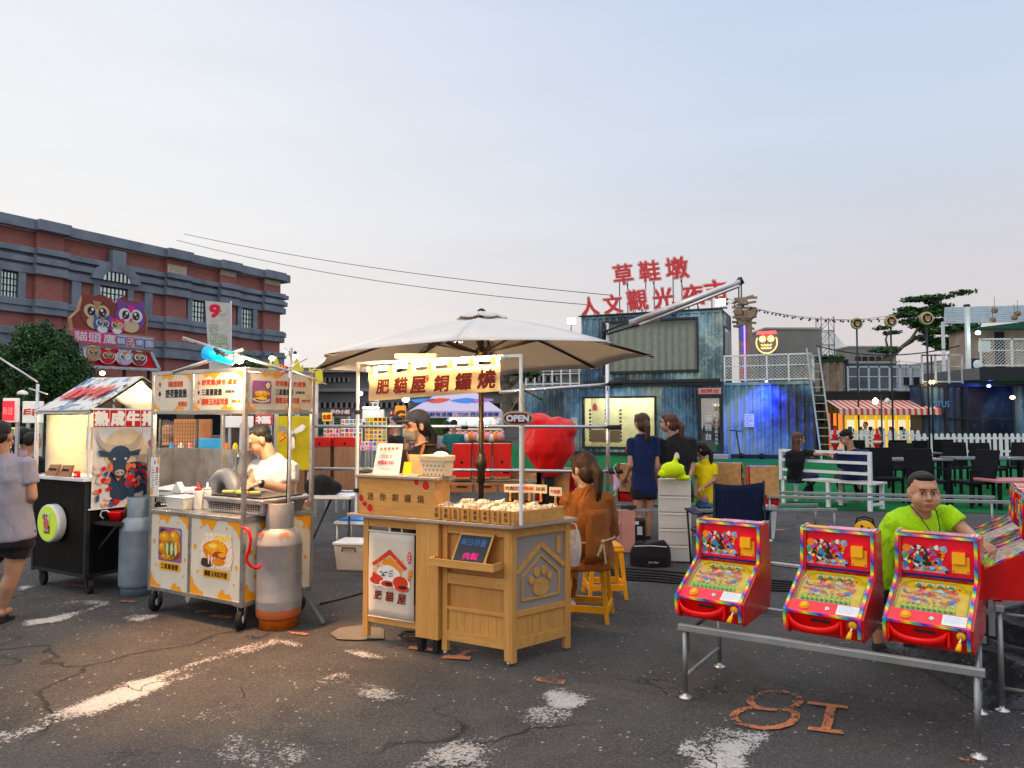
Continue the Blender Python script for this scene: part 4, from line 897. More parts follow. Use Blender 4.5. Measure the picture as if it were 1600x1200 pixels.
def neon_owl():
 Fo=Frame(Fc.w(0,2.0),Fc.rz);u,z=Fo.uz(1198,535);w=Fo.w(u,0,0);t=thing('neon_owl','neon owl outline sign with red head behind the mesh balcony','neon sign',(w.x,w.y,0),Fc.rz);z=z+Fo.o.z;s=.42
 yo=emis('neon_amber',(1,.55,.12),2.2);re=emis('neon_red',(1,.06,.06),2.0);wh=emis('neon_white',(1,.9,.8),2)
 m=MB();m.blob(0,0,s*1.02,s*1.1,(0,.03,z),X,Z,.02,pm('neon_back',(.25,.24,.25),.6),20);m.build('backing',t)
 def ring(cx,cz,rx,rz_,mt,a0=0,a1=2*math.pi): q=MB();q.tube([(cx+rx*math.cos(a0+(a1-a0)*i/18),0,z+cz+rz_*math.sin(a0+(a1-a0)*i/18)) for i in range(19)],.02,mt,5);q.build('neon_tube',t)
 ring(0,0,s,s*1.1,yo,-3.6,.45);ring(-.4*s,.35*s,.27*s,.27*s,yo);ring(.4*s,.35*s,.27*s,.27*s,yo);ring(-.4*s,.35*s,.1*s,.1*s,wh);ring(.4*s,.35*s,.1*s,.1*s,wh)
 q=MB();q.prism([(-s,.95*s),(s,.95*s),(.85*s,1.25*s),(-.85*s,1.25*s)],(0,.0,z-.05),X,Z,.02,re);q.tube([(-.7*s,0,z+1.0*s),(0,0,z+.55*s),(.7*s,0,z+1.0*s)],.022,re,5);q.build('red_crest',t)
 for k in range(3): ring((-.35+.3*k)*s,-.45*s,.18*s,.16*s,yo,3.3,6.1);ring((-.35+.3*k)*s,-.15*s,.18*s,.16*s,yo,3.3,6.1)
 m=MB();m.tube([(-.3,.06,3.06),(-.3,.06,z)],.02,darkmet,6);m.tube([(.3,.06,3.06),(.3,.06,z)],.02,darkmet,6);m.build('stand',t)
neon_owl()
def totem():
 Ft=Frame(Fc.w(0,2.2),Fc.rz);c=Ft.u(1166);w=Ft.w(c,0,0);t=thing('carved_wood_totem','carved wooden totem with colourful lit panel beside the upper container','totem',(w.x,w.y,3.06),Fc.rz);zt=Ft.uz(1166,461)[1]-3.06
 wd=wood('driftwood',(.42,.31,.22),(.20,.12,.07));m=MB();m.box(-.18,.28,-.15,.15,0,zt-.9,wd)
 for i in range(16): a=rng.random()*6.28;m.box(*(lambda x,z: (x-.16,x+.16,-.2-rng.random()*.1,.15,z-.1,z+.1))(.05+.3*math.cos(a),zt-.75+.55*math.sin(a)*rng.random()),wd)
 for i in range(14): a=i*.9;z_=zt-.15-.09*i;m.bar((-.42+.1*math.sin(a*3),-.12+.02*(i % 3),z_),(.42+.12*math.cos(a*2),-.1-.02*(i % 2),z_+.22*math.sin(a)),.10,.03,wd,up=(0,1,0))
 m.build('carved_wood',t)
 m=MB();pn=NT('totem_paint');pn.set(Base_Color=pn.ramp(pn.noise(2.5,4),[(.3,(.6,.05,.05)),(.45,(.7,.35,.05)),(.6,(.1,.2,.6)),(.75,(.6,.1,.4))]),Roughness=.5);m.box(-.24,.05,-.2,-.152,.1,zt-1.1,pn.m);m.build('painted_panel',t)
 m=MB();m.box(-.02,.03,-.24,-.2,.1,zt-1.2,emis('totem_strip',(.35,.15,1),2.0));m.build('light_strip',t)
totem()
# overhead wires
wire=pm('black_wire',(.02,.02,.022),.6)
def cable(name,label,a,b,sag,r=.012,bulbs=0,n=24,cat='cable'):
 t=thing(name,label,cat,a);a=Vector(a);b=Vector(b);P=[(a.lerp(b,i/n)-Z*(sag*4*(i/n)*(1-i/n)))-a for i in range(n+1)]
 m=MB();m.tube(P,r,wire,5);m.build('wire',t)
 if bulbs:
  m=MB()
  for i in range(bulbs): f=(i+.5)/bulbs;p=(a.lerp(b,f)-Z*(sag*4*f*(1-f)))-a;m.ell(p-Z*.06,.045,dark,6)
  m.build('unlit_bulb',t)
cable('overhead_cable','upper thin overhead cable from the brick building to the container roof',Fb.w(-8,0,13.2),Fu.w(1.0,1,4.0),.35,.016)
cable('overhead_cable','lower thin overhead cable from the brick building to the container roof',Fb.w(-8.5,0,12.7),Fu.w(.2,1,3.6),.5,.016)
cable('string_light_cable','upper string of unlit bulbs from the container roof to the layered tree',Fu.w(Lu,.3,3.3),at(1440,494,30),.4,.009,26,cat='string lights')
cable('string_light_cable','lower string of unlit bulbs from the container roof to the middle owl sign',Fu.w(Lu,.3,3.5),at(1392,493,29),.5,.009,20,cat='string lights')
cable('low_cable','dark cable slung between the balcony and the upper deck',at(1275,540,29),at(1500,540,26),.35,.022)
def aerial(px,Y0,py,label): c=at(px,py,Y0);t=thing('antenna_mast',label,'antenna',(c.x,Y0,6.0));m=MB();m.tube([(0,0,0),(0,0,c.z-6.0)],.03,darkmet,6);m.build('mast',t)
aerial(1154,33,433,'thin mast by the container sign end');aerial(1158,33.4,433,'second thin mast behind the truss end')
# ================================================================== THE CARTS
inox=steel('stainless');inox_h=steel('stainless_horizontal',brush=0);alu=steel('aluminium',(.62,.62,.62),.35);galv=steel('galvanised_tube',(.36,.38,.38),.5)
cream=pm('cream_panel',(.66,.62,.52),.42,var=.04);honey=pm('honey_yellow',(.78,.36,.045),.5,var=.04);ink=pm('ink_black',(.02,.018,.02),.5);orangered=pm('ink_orange_red',(.62,.10,.05),.5);honey_pl=pm('label_yellow',(.80,.42,.06),.5)
paper=pm('paper_white',(.76,.75,.72),.6,var=.03);red_p=pm('glossy_red',(.55,.008,.02),.3,coat=.3);tyre=pm('black_rubber',(.015,.015,.015),.8);redplas=pm('red_plastic',(.70,.03,.03),.3)
food={k: pm('food_'+k,c,.4,var=.22,vs=45) for k,c in dict(bun=(.62,.24,.04),toast=(.75,.38,.08),egg=(.80,.62,.2),green=(.08,.25,.06),meat=(.28,.07,.04),dark=(.05,.03,.025),pale=(.75,.66,.55),purp=(.28,.12,.25),sauce=(.6,.08,.03),blue=(.25,.42,.5)).items()}
def drip(m,o,x,y,w,h,lift=.003):
 """honey drips at the corners and loose drops of a menu panel of w by h, o = lower-left corner"""
 n=Vector(x).cross(Vector(y));o=Vector(o)+n*lift
 def c(cx,cy,r,sx,sy):
  P=[(cx,cy),(cx+sx*r*1.3,cy),(cx+sx*r*1.2,cy+sy*r*.22),(cx+sx*r*.8,cy+sy*r*.3),(cx+sx*r*.62,cy+sy*r*.5),(cx+sx*r*.35,cy+sy*r*.6),(cx+sx*r*.22,cy+sy*r*.95),(cx,cy+sy*r*1.1)]
  m.prism(P if sx*sy>0 else P[::-1],o,x,y,0,honey)
 r=min(w,h)*.21
 c(0,0,r,1,1);c(w,h,r,-1,-1)
 m.prism([(w*.18,h),(w*.24,h-r*.55),(w*.33,h-r*.3),(w*.42,h-r*.75),(w*.5,h-r*.3),(w*.55,h)],o,x,y,0,honey)
 m.prism([(w*.55,0),(w*.85,0),(w*.8,r*.35),(w*.7,r*.3),(w*.66,r*.6),(w*.6,r*.4)],o,x,y,0,honey)
 for a,b,q in ((.08,.62,.10),(.92,.42,.08),(.2,.88,.05),(.72,.90,.05),(.14,.3,.06),(.88,.2,.05)): m.blob(w*a,h*b,r*q*1.6,r*q*1.9,o,x,y,0,honey,12)
def picture(m,kind,o,x,y,w,h):
 """a printed food photograph, laid down as coats of flat ink; o = centre"""
 n=Vector(x).cross(Vector(y));o=Vector(o)+n*.004;r=.06*w;P=[]
 for cx,cy,a0 in ((w/2-r,h/2-r,0),(-w/2+r,h/2-r,90),(-w/2+r,-h/2+r,180),(w/2-r,-h/2+r,270)):
  for k in range(5): a=R(a0+k*22.5);P.append((cx+r*math.cos(a),cy+r*math.sin(a)))
 m.prism(P,o,x,y,0,food['purp' if kind != 'hotdog' else 'pale']);L_=[0.0]
 def B(cx,cy,rx,ry,k,wob=.08,nn=18): L_[0]+=.0002;m.blob(cx*w,cy*h,rx*w,ry*h,o+n*L_[0],x,y,0,food[k],nn,wob)
 if kind=='buns':
  B(0,-.3,.48,.17,'meat');B(.3,.36,.17,.1,'blue');B(-.3,.38,.14,.08,'dark')
  for cx,cy,a,b_ in ((-.22,.18,.26,.2),(.2,.22,.22,.24),(-.3,-.12,.18,.16),(.34,-.02,.13,.2),(-.1,-.38,.3,.08)): B(cx,cy,a,b_,'bun');B(cx-.03,cy+.04,a*.7,b_*.6,'toast');B(cx-.05,cy+.07,a*.3,b_*.25,'egg')
  for cx in (-.12,.08,.26): B(cx,-.14,.09,.22,'green',.3);B(cx+.02,-.12,.05,.18,'pale',.2);B(cx+.05,-.14,.03,.17,'egg',.2)
 elif kind=='hotdog':
  B(.1,.3,.38,.16,'pale');B(.2,.36,.28,.08,'egg');B(-.3,-.36,.2,.14,'dark');B(.4,-.1,.14,.4,'pale')
  B(-.02,.0,.40,.3,'bun');B(.02,.08,.33,.19,'toast');B(-.1,.13,.16,.07,'egg');B(.12,-.12,.22,.11,'meat');B(.2,-.1,.12,.06,'toast')
  for k in range(4): B(-.22+.1*k,-.26-.02*k,.03,.14,'pale',.1)
  B(.1,-.3,.2,.1,'bun')
 else:
  B(.33,.3,.18,.17,'dark');B(.33,.3,.13,.13,'pale');B(.33,.28,.05,.06,'egg');B(0,-.3,.46,.15,'pale');B(0,-.26,.42,.12,'dark');B(0,-.2,.40,.13,'green',.25);B(-.05,-.18,.34,.09,'sauce',.3);B(0,-.06,.40,.13,'toast');B(-.04,-.01,.28,.07,'egg');B(0,-.27,.34,.06,'egg',.3)
 return m
def caster(parent,x,y,r=.075,ang=20,dark_=False):
 t=MB();c,s_=math.cos(R(ang)),math.sin(R(ang));ax_=Vector((c,s_,0));back=Vector((-s_,c,0))*-.03
 p=Vector((x,y,r))+back;t.lathe([(r*.55,-.018),(r*.93,-.02),(r,-.012),(r,.012),(r*.93,.02),(r*.55,.018)],tyre,p,20,axis=ax_);w=t.build('caster',parent)
 q=MB();q.lathe([(.008,-.022),(r*.42,-.019),(r*.42,.019),(.008,.022)],dark if dark_ else whitep,p,16,axis=ax_)
 for k in range(5): a=k*1.257;q.tube([p,p+Vector((-s_,c,0))*r*.55*math.cos(a)+Z*r*.55*math.sin(a)],.008,dark if dark_ else whitep,5)
 q.build('rim',w)
 q=MB();m_=dark if dark_ else inox
 for sg in (-1,1): q.hexa([p+ax_*(.027*sg)+d for d in (Vector((-s_,c,0))*-.02-Z*.01,Vector((-s_,c,0))*.02-Z*.01,Vector((-s_,c,0))*.02-Z*.01+ax_*.003,Vector((-s_,c,0))*-.02-Z*.01+ax_*.003)]+[Vector((x,y,2*r+.02))+ax_*(.027*sg)+d for d in (Vector((-s_,c,0))*-.035,Vector((-s_,c,0))*.035,Vector((-s_,c,0))*.035+ax_*.003,Vector((-s_,c,0))*-.035+ax_*.003)],m_)
 q.box(x-.045,x+.045,y-.045,y+.045,2*r+.015,2*r+.03,m_);q.build('fork',w)
FW=Frame((-1.98,5.60,0),R(-31.4))
def white_cart():
 Lx=-FW.u(236);D=.70;z1=FW.uz(376,574)[1];zs=FW.uz(376,640)[1];zc=FW.uz(376,809)[1];zb=.175
 t=thing('food_cart','stainless steel food cart with cream menu panels and honey drips','food cart',FW.o,FW.rz);w=.03;m=MB()
 for x in (-Lx,-w):
  for y in (0,D-w): m.box(x,x+w,y,y+w,zb-.01,z1,inox)
 m.each('post',t,bevel=.003)
 m=MB()
 for z in (z1-w,zs-w,zb):
  for y in (0.001,D-w-.001): m.box(-Lx+w,-w,y,y+w-.002,z,z+w,inox_h)
  for x in (-Lx+.001,-w+.001): m.box(x,x+w-.002,w,D-w,z,z+w,inox_h)
 m.box(-Lx+w,-w,-.004,w-.004,zc-.035,zc-.005,inox_h);m.box(-.026,.004,w,D-w,zc-.045,zc-.012,inox_h)
 xm=FW.u(299);m.box(xm-.018,xm+.018,.002,w-.002,zs,z1-w,inox);m.box(xm-.018,xm+.018,.002,w-.002,zb+w,zc-.035,inox)
 m.build('frame',t,bevel=.003)
 m=MB();m.box(-Lx+.005,-.005,.02,D-.02,zc-.012,zc+.002,inox_h);m.box(-Lx+w,-w,w+.3,D-.04,.35,.37,inox_h);m.build('counter',t)
 # upper menu boards
 def panel(name,o,x,y,w_,h_,fill):
  q=MB();nrm=Vector(x).cross(Vector(y));o=Vector(o);q.prism([(0,0),(w_,0),(w_,h_),(0,h_)],o-nrm*.006,x,y,.006,cream);q.T=Matrix.Identity(4);drip(q,o,x,y,w_,h_,.0015);fill(q,o,w_,h_);return q.build(name,t)
 pw1=xm-.018-(-Lx+w);h=z1-w-zs-.004
 def f1(q,o,w_,h_):
  for (s_,cy,hh,mt,ww,cx) in (('張記蔥蛋堡',.74,.045,orangered,.19,.58),('舒芙蕾蛋堡',.47,.065,ink,.27,.60),('專賣店',.17,.04,orangered,.11,.78)): q.text(s_,o+X*w_*cx+Z*h_*cy,X,Z,hh,mt,w=min(ww,w_*.8),bold=.03)
  for cy,mt in ((.74,orangered),(.47,ink)): q.prism([(0,-.026),(.018,0),(0,.026),(-.018,0)],o+X*w_*.15+Z*h_*cy+Vector((0,-.003,0)),X,Z,0,mt)
 def f2(q,o,w_,h_):
  for i,(s_,mt,sub) in enumerate((('舒芙蕾(綜合)蛋堡',orangered,''),('三星蔥蛋堡',ink,'(香濃奶香)'),('爆漿玉米起司堡',orangered,'(蜂奶香)'))):
   cy=.74-.26*i;ws=(.72,.42,.55)[i]*w_;q.text(s_,o+X*(w_*.16+ws/2)+Z*h_*cy,X,Z,.048,mt,w=ws,bold=.03);q.prism([(0,-.02),(.014,0),(0,.02),(-.014,0)],o+X*w_*.1+Z*h_*cy+Vector((0,-.003,0)),X,Z,0,mt)
   if sub: q.text(sub,o+X*(w_*.2+ws+.07)+Z*h_*cy,X,Z,.026,mt,w=.11,bold=.02)
 panel('menu_board',(-Lx+w,.008,zs+.002),X,Z,pw1-.002,h,f1);panel('menu_board',(xm+.02,.008,zs+.002),X,Z,-w-xm-.022,h,f2)
 def f3(q,o,w_,h_):
  yv=Y_;picture(q,'burger',o+yv*w_*.2+Z*h_*.47,yv,Z,w_*.28,h_*.62)
  q.text('舒芙蕾堡',o+yv*w_*.2+Z*h_*.7-yv*.0,yv,Z,.03,paper,w=.1)
  for i,(s_,mt,sub) in enumerate((('舒芙蕾(綜合)蛋堡',orangered,''),('三星蔥蛋堡',ink,'(香濃奶香)'),('爆漿玉米起司堡',orangered,'(蜂奶香)'))):
   cy=.72-.23*i;ws=(.48,.28,.38)[i]*w_;q.text(s_,o+yv*(w_*.41+ws/2)+Z*h_*cy,yv,Z,.046,mt,w=ws,bold=.03)
   if sub: q.text(sub,o+yv*(w_*.44+ws+.055)+Z*h_*cy,yv,Z,.025,mt,w=.1,bold=.02)
 panel('side_menu_board',(-.008,w,zs+.002),Y_,Z,D-2*w,h,f3)
 # lower panels
 def lower(kind,name_):
  def f(q,o,w_,h_):
   picture(q,kind,o+X*w_*.52+Z*h_*.60,X,Z,w_*.62,h_*.46)
   cx=o+X*w_*.52+Z*h_*.30;P=[]
   for sx in (1,-1):
    for k in range(9): a=R(-90+k*22.5) if sx==1 else R(90+k*22.5);P.append((sx*w_*.22+.032*math.cos(a),.032*math.sin(a)))
   q.prism(P,cx+Vector((0,-.003,0)),X,Z,0,honey_pl);q.text(name_,cx,X,Z,.042,ink,w=w_*.46,lift=.0045,bold=.03)
  return f
 hl=zc-.035-zb-w
 panel('door_panel',(-Lx+w,.008,zb+w),X,Z,pw1,hl,lower('buns','三星蔥蛋堡'));panel('door_panel',(xm+.018,.008,zb+w),X,Z,-w-xm-.018,hl,lower('hotdog','爆漿玉米起司堡'))
 panel('side_panel',(-.008,w,zb+w),Y_,Z,D-2*w,hl-.01,lambda q,o,w_,h_: [q.blob(w_*a,h_*b,.018,.022,o+Vector((.003,0,0)),Y_,Z,0,honey) for a,b in ((.15,.55),(.25,.5),(.9,.85),(.85,.5))])
 m=MB();m.box(-Lx+w,-w,D-.02,D-.01,zb+w,zc-.03,inox);m.box(-Lx+.01,-Lx+.02,w,D-w,zb+w,zc-.03,cream);m.build('back_panel',t)
 for x,y,a in ((-Lx+.05,.06,25),(-.06,.06,30),(-.06,D-.08,-20),(-Lx+.05,D-.06,10)): caster(t,x,y,.075,a)
 m=MB();m.prism([(-.03,0),(.03,0),(.03,-.02),(.0,-.05),(-.03,-.02)],(xm,-.002,zb),X,Z,.004,inox);m.build('latch',t)
 # back sheet and hood
 m=MB();xa,xb=FW.u(270,D),FW.u(372,D);ztop=FW.uz(300,700,D)[1]
 m.box(xa,xb-.02,D-.0,D+.012,zc,ztop,inox);m.box(xa,xa+.012,D-.25,D-.001,zc,ztop,inox);m.build('splash_back',t)
 return t,Lx,D,zc,z1,zs
cart,CL,CD,CZ,CT,CS=white_cart()
def on_cart(name,label,cat,px,v,z=None,rz=0,group=None):
 """stand a thing on the cart's counter: px = where it shows, v = how far back it stands"""
 u=FW.u(px,v);return thing(name,label,cat,FW.w(u,v,CZ+.003 if z is None else z),FW.rz+rz,group)
def cart_things():
 # griddle
 t=on_cart('griddle','wide stainless griddle with perforated front on the food cart','griddle',372,.13);m=MB()
 m.hexa([(-.30,.0,0),(.30,0,0),(.28,.4,0),(-.28,.4,0),(-.34,-.02,.09),(.32,-.02,.09),(.32,.40,.09),(-.34,.40,.09)],inox_h);m.build('griddle_body',t,bevel=.004)
 m=MB();m.box(-.36,.34,-.04,.42,.092,.122,inox_h);m.build('griddle_lid',t,bevel=.01);m=MB();m.box(-.3,.28,.0,.4,.123,.132,pm('hot_iron',(.03,.028,.026),.35,.6));m.build('hot_plate',t)
 m=MB()
 for i in range(22):
  for j in range(4): m.box(-.3+i*.027,-.288+i*.027,-.024,-.019,.028+j*.014,.036+j*.014,blackvoid)
 m.build('vent_holes',t)
 for i in range(4): q=thing('egg_pancake',['front','second','third','last'][i]+' egg pancake cooking on the griddle','pancake',FW.w(FW.u(372,.2)+(-.12+.08*i),.22+.05*(i % 2),CZ+.137),FW.rz,'egg pancakes on the griddle');m=MB();m.blob(0,0,.06,.045,(0,0,.012),X,Y_,.012,food['egg'],14,.1);m.build('batter',q)
 # bottles, tubs, paper
 for i,(px,v,cap) in enumerate(((312,.16,redplas),(326,.22,paper))):
  t=on_cart('squeeze_bottle',['white squeeze bottle with red tip on the cart counter','white squeeze bottle with white tip beside the griddle'][i],'bottle',px,v,group='squeeze bottles');m=MB();m.lathe([(.03,0),(.034,.01),(.034,.13),(.03,.15),(.015,.155)],pm('translucent_white',(.75,.72,.66),.3),n=14);m.build('bottle_body',t);m=MB();m.lathe([(.03,.15),(.028,.168),(.01,.172),(.004,.215)],cap,n=12);m.build('nozzle',t)
 t=on_cart('white_tub','square white tub at the front of the cart counter','tub',277,.06);m=MB();m.hexa([(-.10,0,0),(.10,0,0),(.10,.14,0),(-.10,.14,0),(-.12,-.02,.09),(.12,-.02,.09),(.12,.16,.09),(-.12,.16,.09)],pm('tub_white',(.72,.70,.62),.4));m.build('tub',t,bevel=.005);m=MB();m.box(-.125,.125,-.025,.165,.09,.1,whitep);m.build('lid',t,bevel=.003)
 t=on_cart('paper_bag_stack','stack of white paper bags spread on a tray on the cart','paper bags',272,.32);m=MB()
 for i in range(7): a=(i*37 % 17-8)*.02;m.hexa([(-.17+a,0,.06+i*.008),(.15+a,0,.06+i*.008),(.13+a,.2,.06+i*.008),(-.16+a,.2,.06+i*.008),(-.15+a,.02,.067+i*.008),(.14+a,.01,.067+i*.008+.02*(i % 2)),(.12+a,.2,.067+i*.008),(-.14+a,.2,.1+i*.006)],paper)
 m.build('bag',t);m=MB();m.box(-.2,.2,-.02,.22,0,.055,inox_h);m.build('tray',t,bevel=.005)
 t=on_cart('folded_paper','folded white paper sheets standing on the cart tray','paper',285,.35,CZ+.1);m=MB();m.prism([(-.07,0),(.08,0),(.01,.09)],(0,0,0),X,Z,.05,paper);m.build('fold',t)
 cols=(('blue lidded food tub behind the grey gas cylinder',410,.03,(.15,.5,.65),(.65,.3,.08)),('pink lidded clear food tub at the cart corner',467,.56,(.75,.3,.4),(.5,.3,.1)))
 for lab,px,v,c,c2 in cols:
  t=thing('food_tub',lab,'tub',(at(px,800,5.75 if v<.1 else 6.15).x,5.75 if v<.1 else 6.15,CZ+.005),FW.rz,'lidded food tubs');m=MB();m.box(-.05,.05,-.04,.04,0,.045,pm('tub_food',c2,.4,var=.3,vs=40));m.build('tub',t,bevel=.008);m=MB();m.box(-.055,.055,-.045,.045,.046,.06,pm('tub_lid',c,.35));m.build('lid',t,bevel=.004)
 t=thing('green_leaf_pack','crumpled green leafy package behind the thin pole','package',(at(437,790,6.0).x,6.0,CZ+.06),.4);m=MB()
 for i in range(7): a=i*.9;m.prism([(0,0),(.05,.018),(.11,0),(.05,-.018)],(0,0,.01*i),(math.cos(a),math.sin(a),.25),(-math.sin(a),math.cos(a),.4),.004,pm('bag_green',(.12,.55,.05),.35))
 m.build('leaf_pack',t);t=thing('white_carton','white carton under the green leafy package','carton',(at(437,790,6.0).x,6.0,CZ+.005),FW.rz);m=MB();m.box(-.09,.09,-.05,.06,0,.055,paper);m.box(-.07,.02,-.052,-.0505,.01,.04,honey);m.build('carton',t,bevel=.003)
 # duct
 t=thing('exhaust_duct','ribbed grey flexible exhaust duct bending behind the griddle','duct',FW.w(0,0,0),FW.rz);m=MB();P=[];A=FW.uz(338,775,.62);path=[(A[0]-.02,.62,CZ+.02),(A[0]-.02,.62,CZ+.13),(A[0]+.03,.63,CZ+.22),(A[0]+.14,.63,CZ+.24),(A[0]+.24,.62,CZ+.15),(A[0]+.27,.6,CZ+.01)]
 fine_=[]
 for i in range(len(path)-1):
  for k in range(8): fine_.append(Vector(path[i]).lerp(Vector(path[i+1]),k/8))
 fine_=[sum((fine_[max(0,min(len(fine_)-1,i+j))] for j in range(-3,4)),Vector())/7 for i in range(len(fine_))]
 m.tube(fine_,[.062+.006*(i % 2) for i in range(len(fine_))],pm('duct_grey',(.22,.22,.23),.5,.3),14);m.build('duct',t)
 t=thing('upright_duct','second ribbed grey duct standing beside the cook','duct',(at(452*.0+388,720,6.75).x,6.75,0));m=MB();m.tube([(-.02+.015*math.sin(i*.4),0,.5+i*.02) for i in range(40)],[.07+.006*(i % 2) for i in range(40)],pm('duct_grey2',(.3,.29,.28),.5,.3),14);m.build('duct',t)
 # hanging lit bag, menu sheet, black thing, bottles at left post
 u=FW.u(365,-.0);t=thing('hanging_paper_menu','bright white price card hanging under the cart corner','card',FW.w(u,.1,FW.uz(365,703,.1)[1]),FW.rz);m=MB();m.prism([(-.055,0),(.055,0),(.05,.19),(.03,.21),(-.03,.21),(-.05,.19)],(0,0,0),X,Z,.003,paper);m.blob(0,.09,.03,.012,(0,-.0035,0),X,Z,0,pm('faint_pink',(.6,.35,.33),.6),12,.3);m.build('card',t);m=MB();m.tube([(0,0,.2),(0,0,.32)],.004,inox,5);m.tube([(0,0,.28),(.015,0,.3),(0,0,.33),(-.015,0,.36),(0,0,.40)],.006,inox,6);m.build('hook',t)
 u,z=FW.uz(242,745,-.03);t=thing('menu_sheet','small printed menu sheet hanging from the left cart post','menu',FW.w(u,-.03,z),FW.rz);m=MB();m.prism([(-.055,-.155),(.055,-.155),(.055,.155),(-.055,.155)],(0,0,0),X,Z,.002,paper);m.T=Matrix();
 for i in range(9): m.box(-.04,.0-.01*(i % 3),-.003,-.0023,-.09+i*.02,-.084+i*.02,orangered if i % 4==0 else ink)
 for i in range(5): m.box(.01,.045,-.003,-.0023,-.06+i*.018,-.055+i*.018,ink)
 m.prism([(0,.1),(.01,.115),(0,.135),(-.01,.115)],(0,-.003,0),X,Z,0,ink);m.box(.02,.045,-.0032,-.0024,.03,.08,food['sauce']);m.blob(-.035,-.12,.02,.03,(0,-.003,0),X,Z,0,honey);m.blob(.045,.13,.012,.03,(0,-.003,0),X,Z,0,honey);m.build('sheet',t)
 # cart bulb on a bracket over the corner
 p=at(374,563,5.62);t=bulb('cart_bulb','glaring warm bulb above the food cart corner',p,.032,(1,.80,.48),40,0,cat='bulb')
 l=bpy.data.lights.new('cart_bulb','POINT');l.energy=30;l.color=(1,.60,.28);l.shadow_soft_size=.05;lo=bpy.data.objects.new('cart_bulb_light',l);C.objects.link(lo);lo.parent=t;lo.location=(0,-.10,0)
 l=bpy.data.lights.new('cart_bulb_beam','SPOT');l.energy=215;l.color=(1,.45,.14);l.shadow_soft_size=.04;l.spot_size=math.radians(74);l.spot_blend=.6;lo=bpy.data.objects.new('cart_bulb_beam',l);C.objects.link(lo);lo.parent=t;lo.location=(0,-.06,0);lo.rotation_euler=(gp(360,1010)-p).to_track_quat('-Z','Y').to_euler()
 t=thing('inner_lamp','warm lamp glowing inside the cart above the cook','lamp',FW.w(-.42,.42,CT-.14),FW.rz);m=MB();m.ell((0,0,0),(.03,.03,.04),emis('inner_glow',(1,.8,.5),14),10);m.build('bulb',t);m=MB();m.lathe([(.09,.0),(.06,.05),(.02,.09)],alu,n=14);m.tube([(0,0,.08),(0,0,.13)],.01,alu,6);m.build('shade',t)
 l=bpy.data.lights.new('inner','POINT');l.energy=34;l.color=(1,.72,.42);l.shadow_soft_size=.05;lo=bpy.data.objects.new('inner_light',l);C.objects.link(lo);lo.parent=t;lo.location=(0,0,-.06)
 # blue fluorescent wand tied on poles
 t=thing('blue_tube_lamp','bright blue lamp housing tied to the poles above the cart','lamp',(0,0,0));a,b=at(318,550,5.75),at(368,561,5.7);m=MB();blu=NT('blue_film').set(Base_Color=(.0,.38,.85),Roughness=.35,Emission_Color=(0,.4,.9),Emission_Strength=.35).m
 m.tube([a,a.lerp(b,.06),a.lerp(b,.94),b],[.022,.052,.05,.02],blu,12);m.build('housing',t);t.location=a;
 for ch in t.children: ch.location=-a
 m=MB();a2,b2=at(286,528,5.8),at(450,580,5.6);m.tube([a2-a,b2-a],.012,alu,8);m.tube([at(270,582,5.8)-a,at(380,546,5.75)-a],.014,alu,8);m.build('carrying_pole',t)
 m=MB();
 for i in range(9): p=at(338+i*3.2,547+i*1.4+4*(i % 2),5.68)-a;m.ell(p,.018,dark,6)
 m.tube([at(335,545,5.68)-a,at(350,556,5.66)-a,at(366,553,5.66)-a],.012,dark,6);m.build('cord_wrap',t)
 t=thing('tripod_pole','steel pole with angled clamp rods standing beside the food cart','pole',(at(449,955,5.75).x,5.75,0));x0=t.location.x;m=MB();zt=at(449,545,5.75).z;m.tube([(0,0,0),(0,0,zt)],.014,alu,10);m.build('pole',t)
 m=MB();
 for a_,b_,r_ in (((444,545),(456,556),.012),((456,543),(446,556),.008),((449,576),(510,600),.008),((449,576),(480,560),.005)): m.tube([at(*a_,5.72)-t.location,at(*b_,5.72)-t.location],r_,alu,6)
 m.build('clamp_rod',t)
 m=MB()
 for a_,b_ in (((439,584),(450,574)),((450,574),(438,570)),((438,676),(447,683)),((437,690),(447,682))): m.tube([at(*a_,5.7)-t.location,at(*b_,5.7)-t.location],.006,redplas,6)
 m.build('red_tie',t)
 m=MB();m.tube([at(462,905,5.9)-t.location,at(506,974,5.78)-t.location],.018,pm('strut_grey',(.12,.13,.13),.5),4);m.build('diagonal_leg',t)
 m=MB();P=[at(452,590,5.7),at(450,700,5.7),at(447,800,5.72)];m.tube([p-t.location for p in P],.005,dark,5);m.build('cord',t)
cart_things()
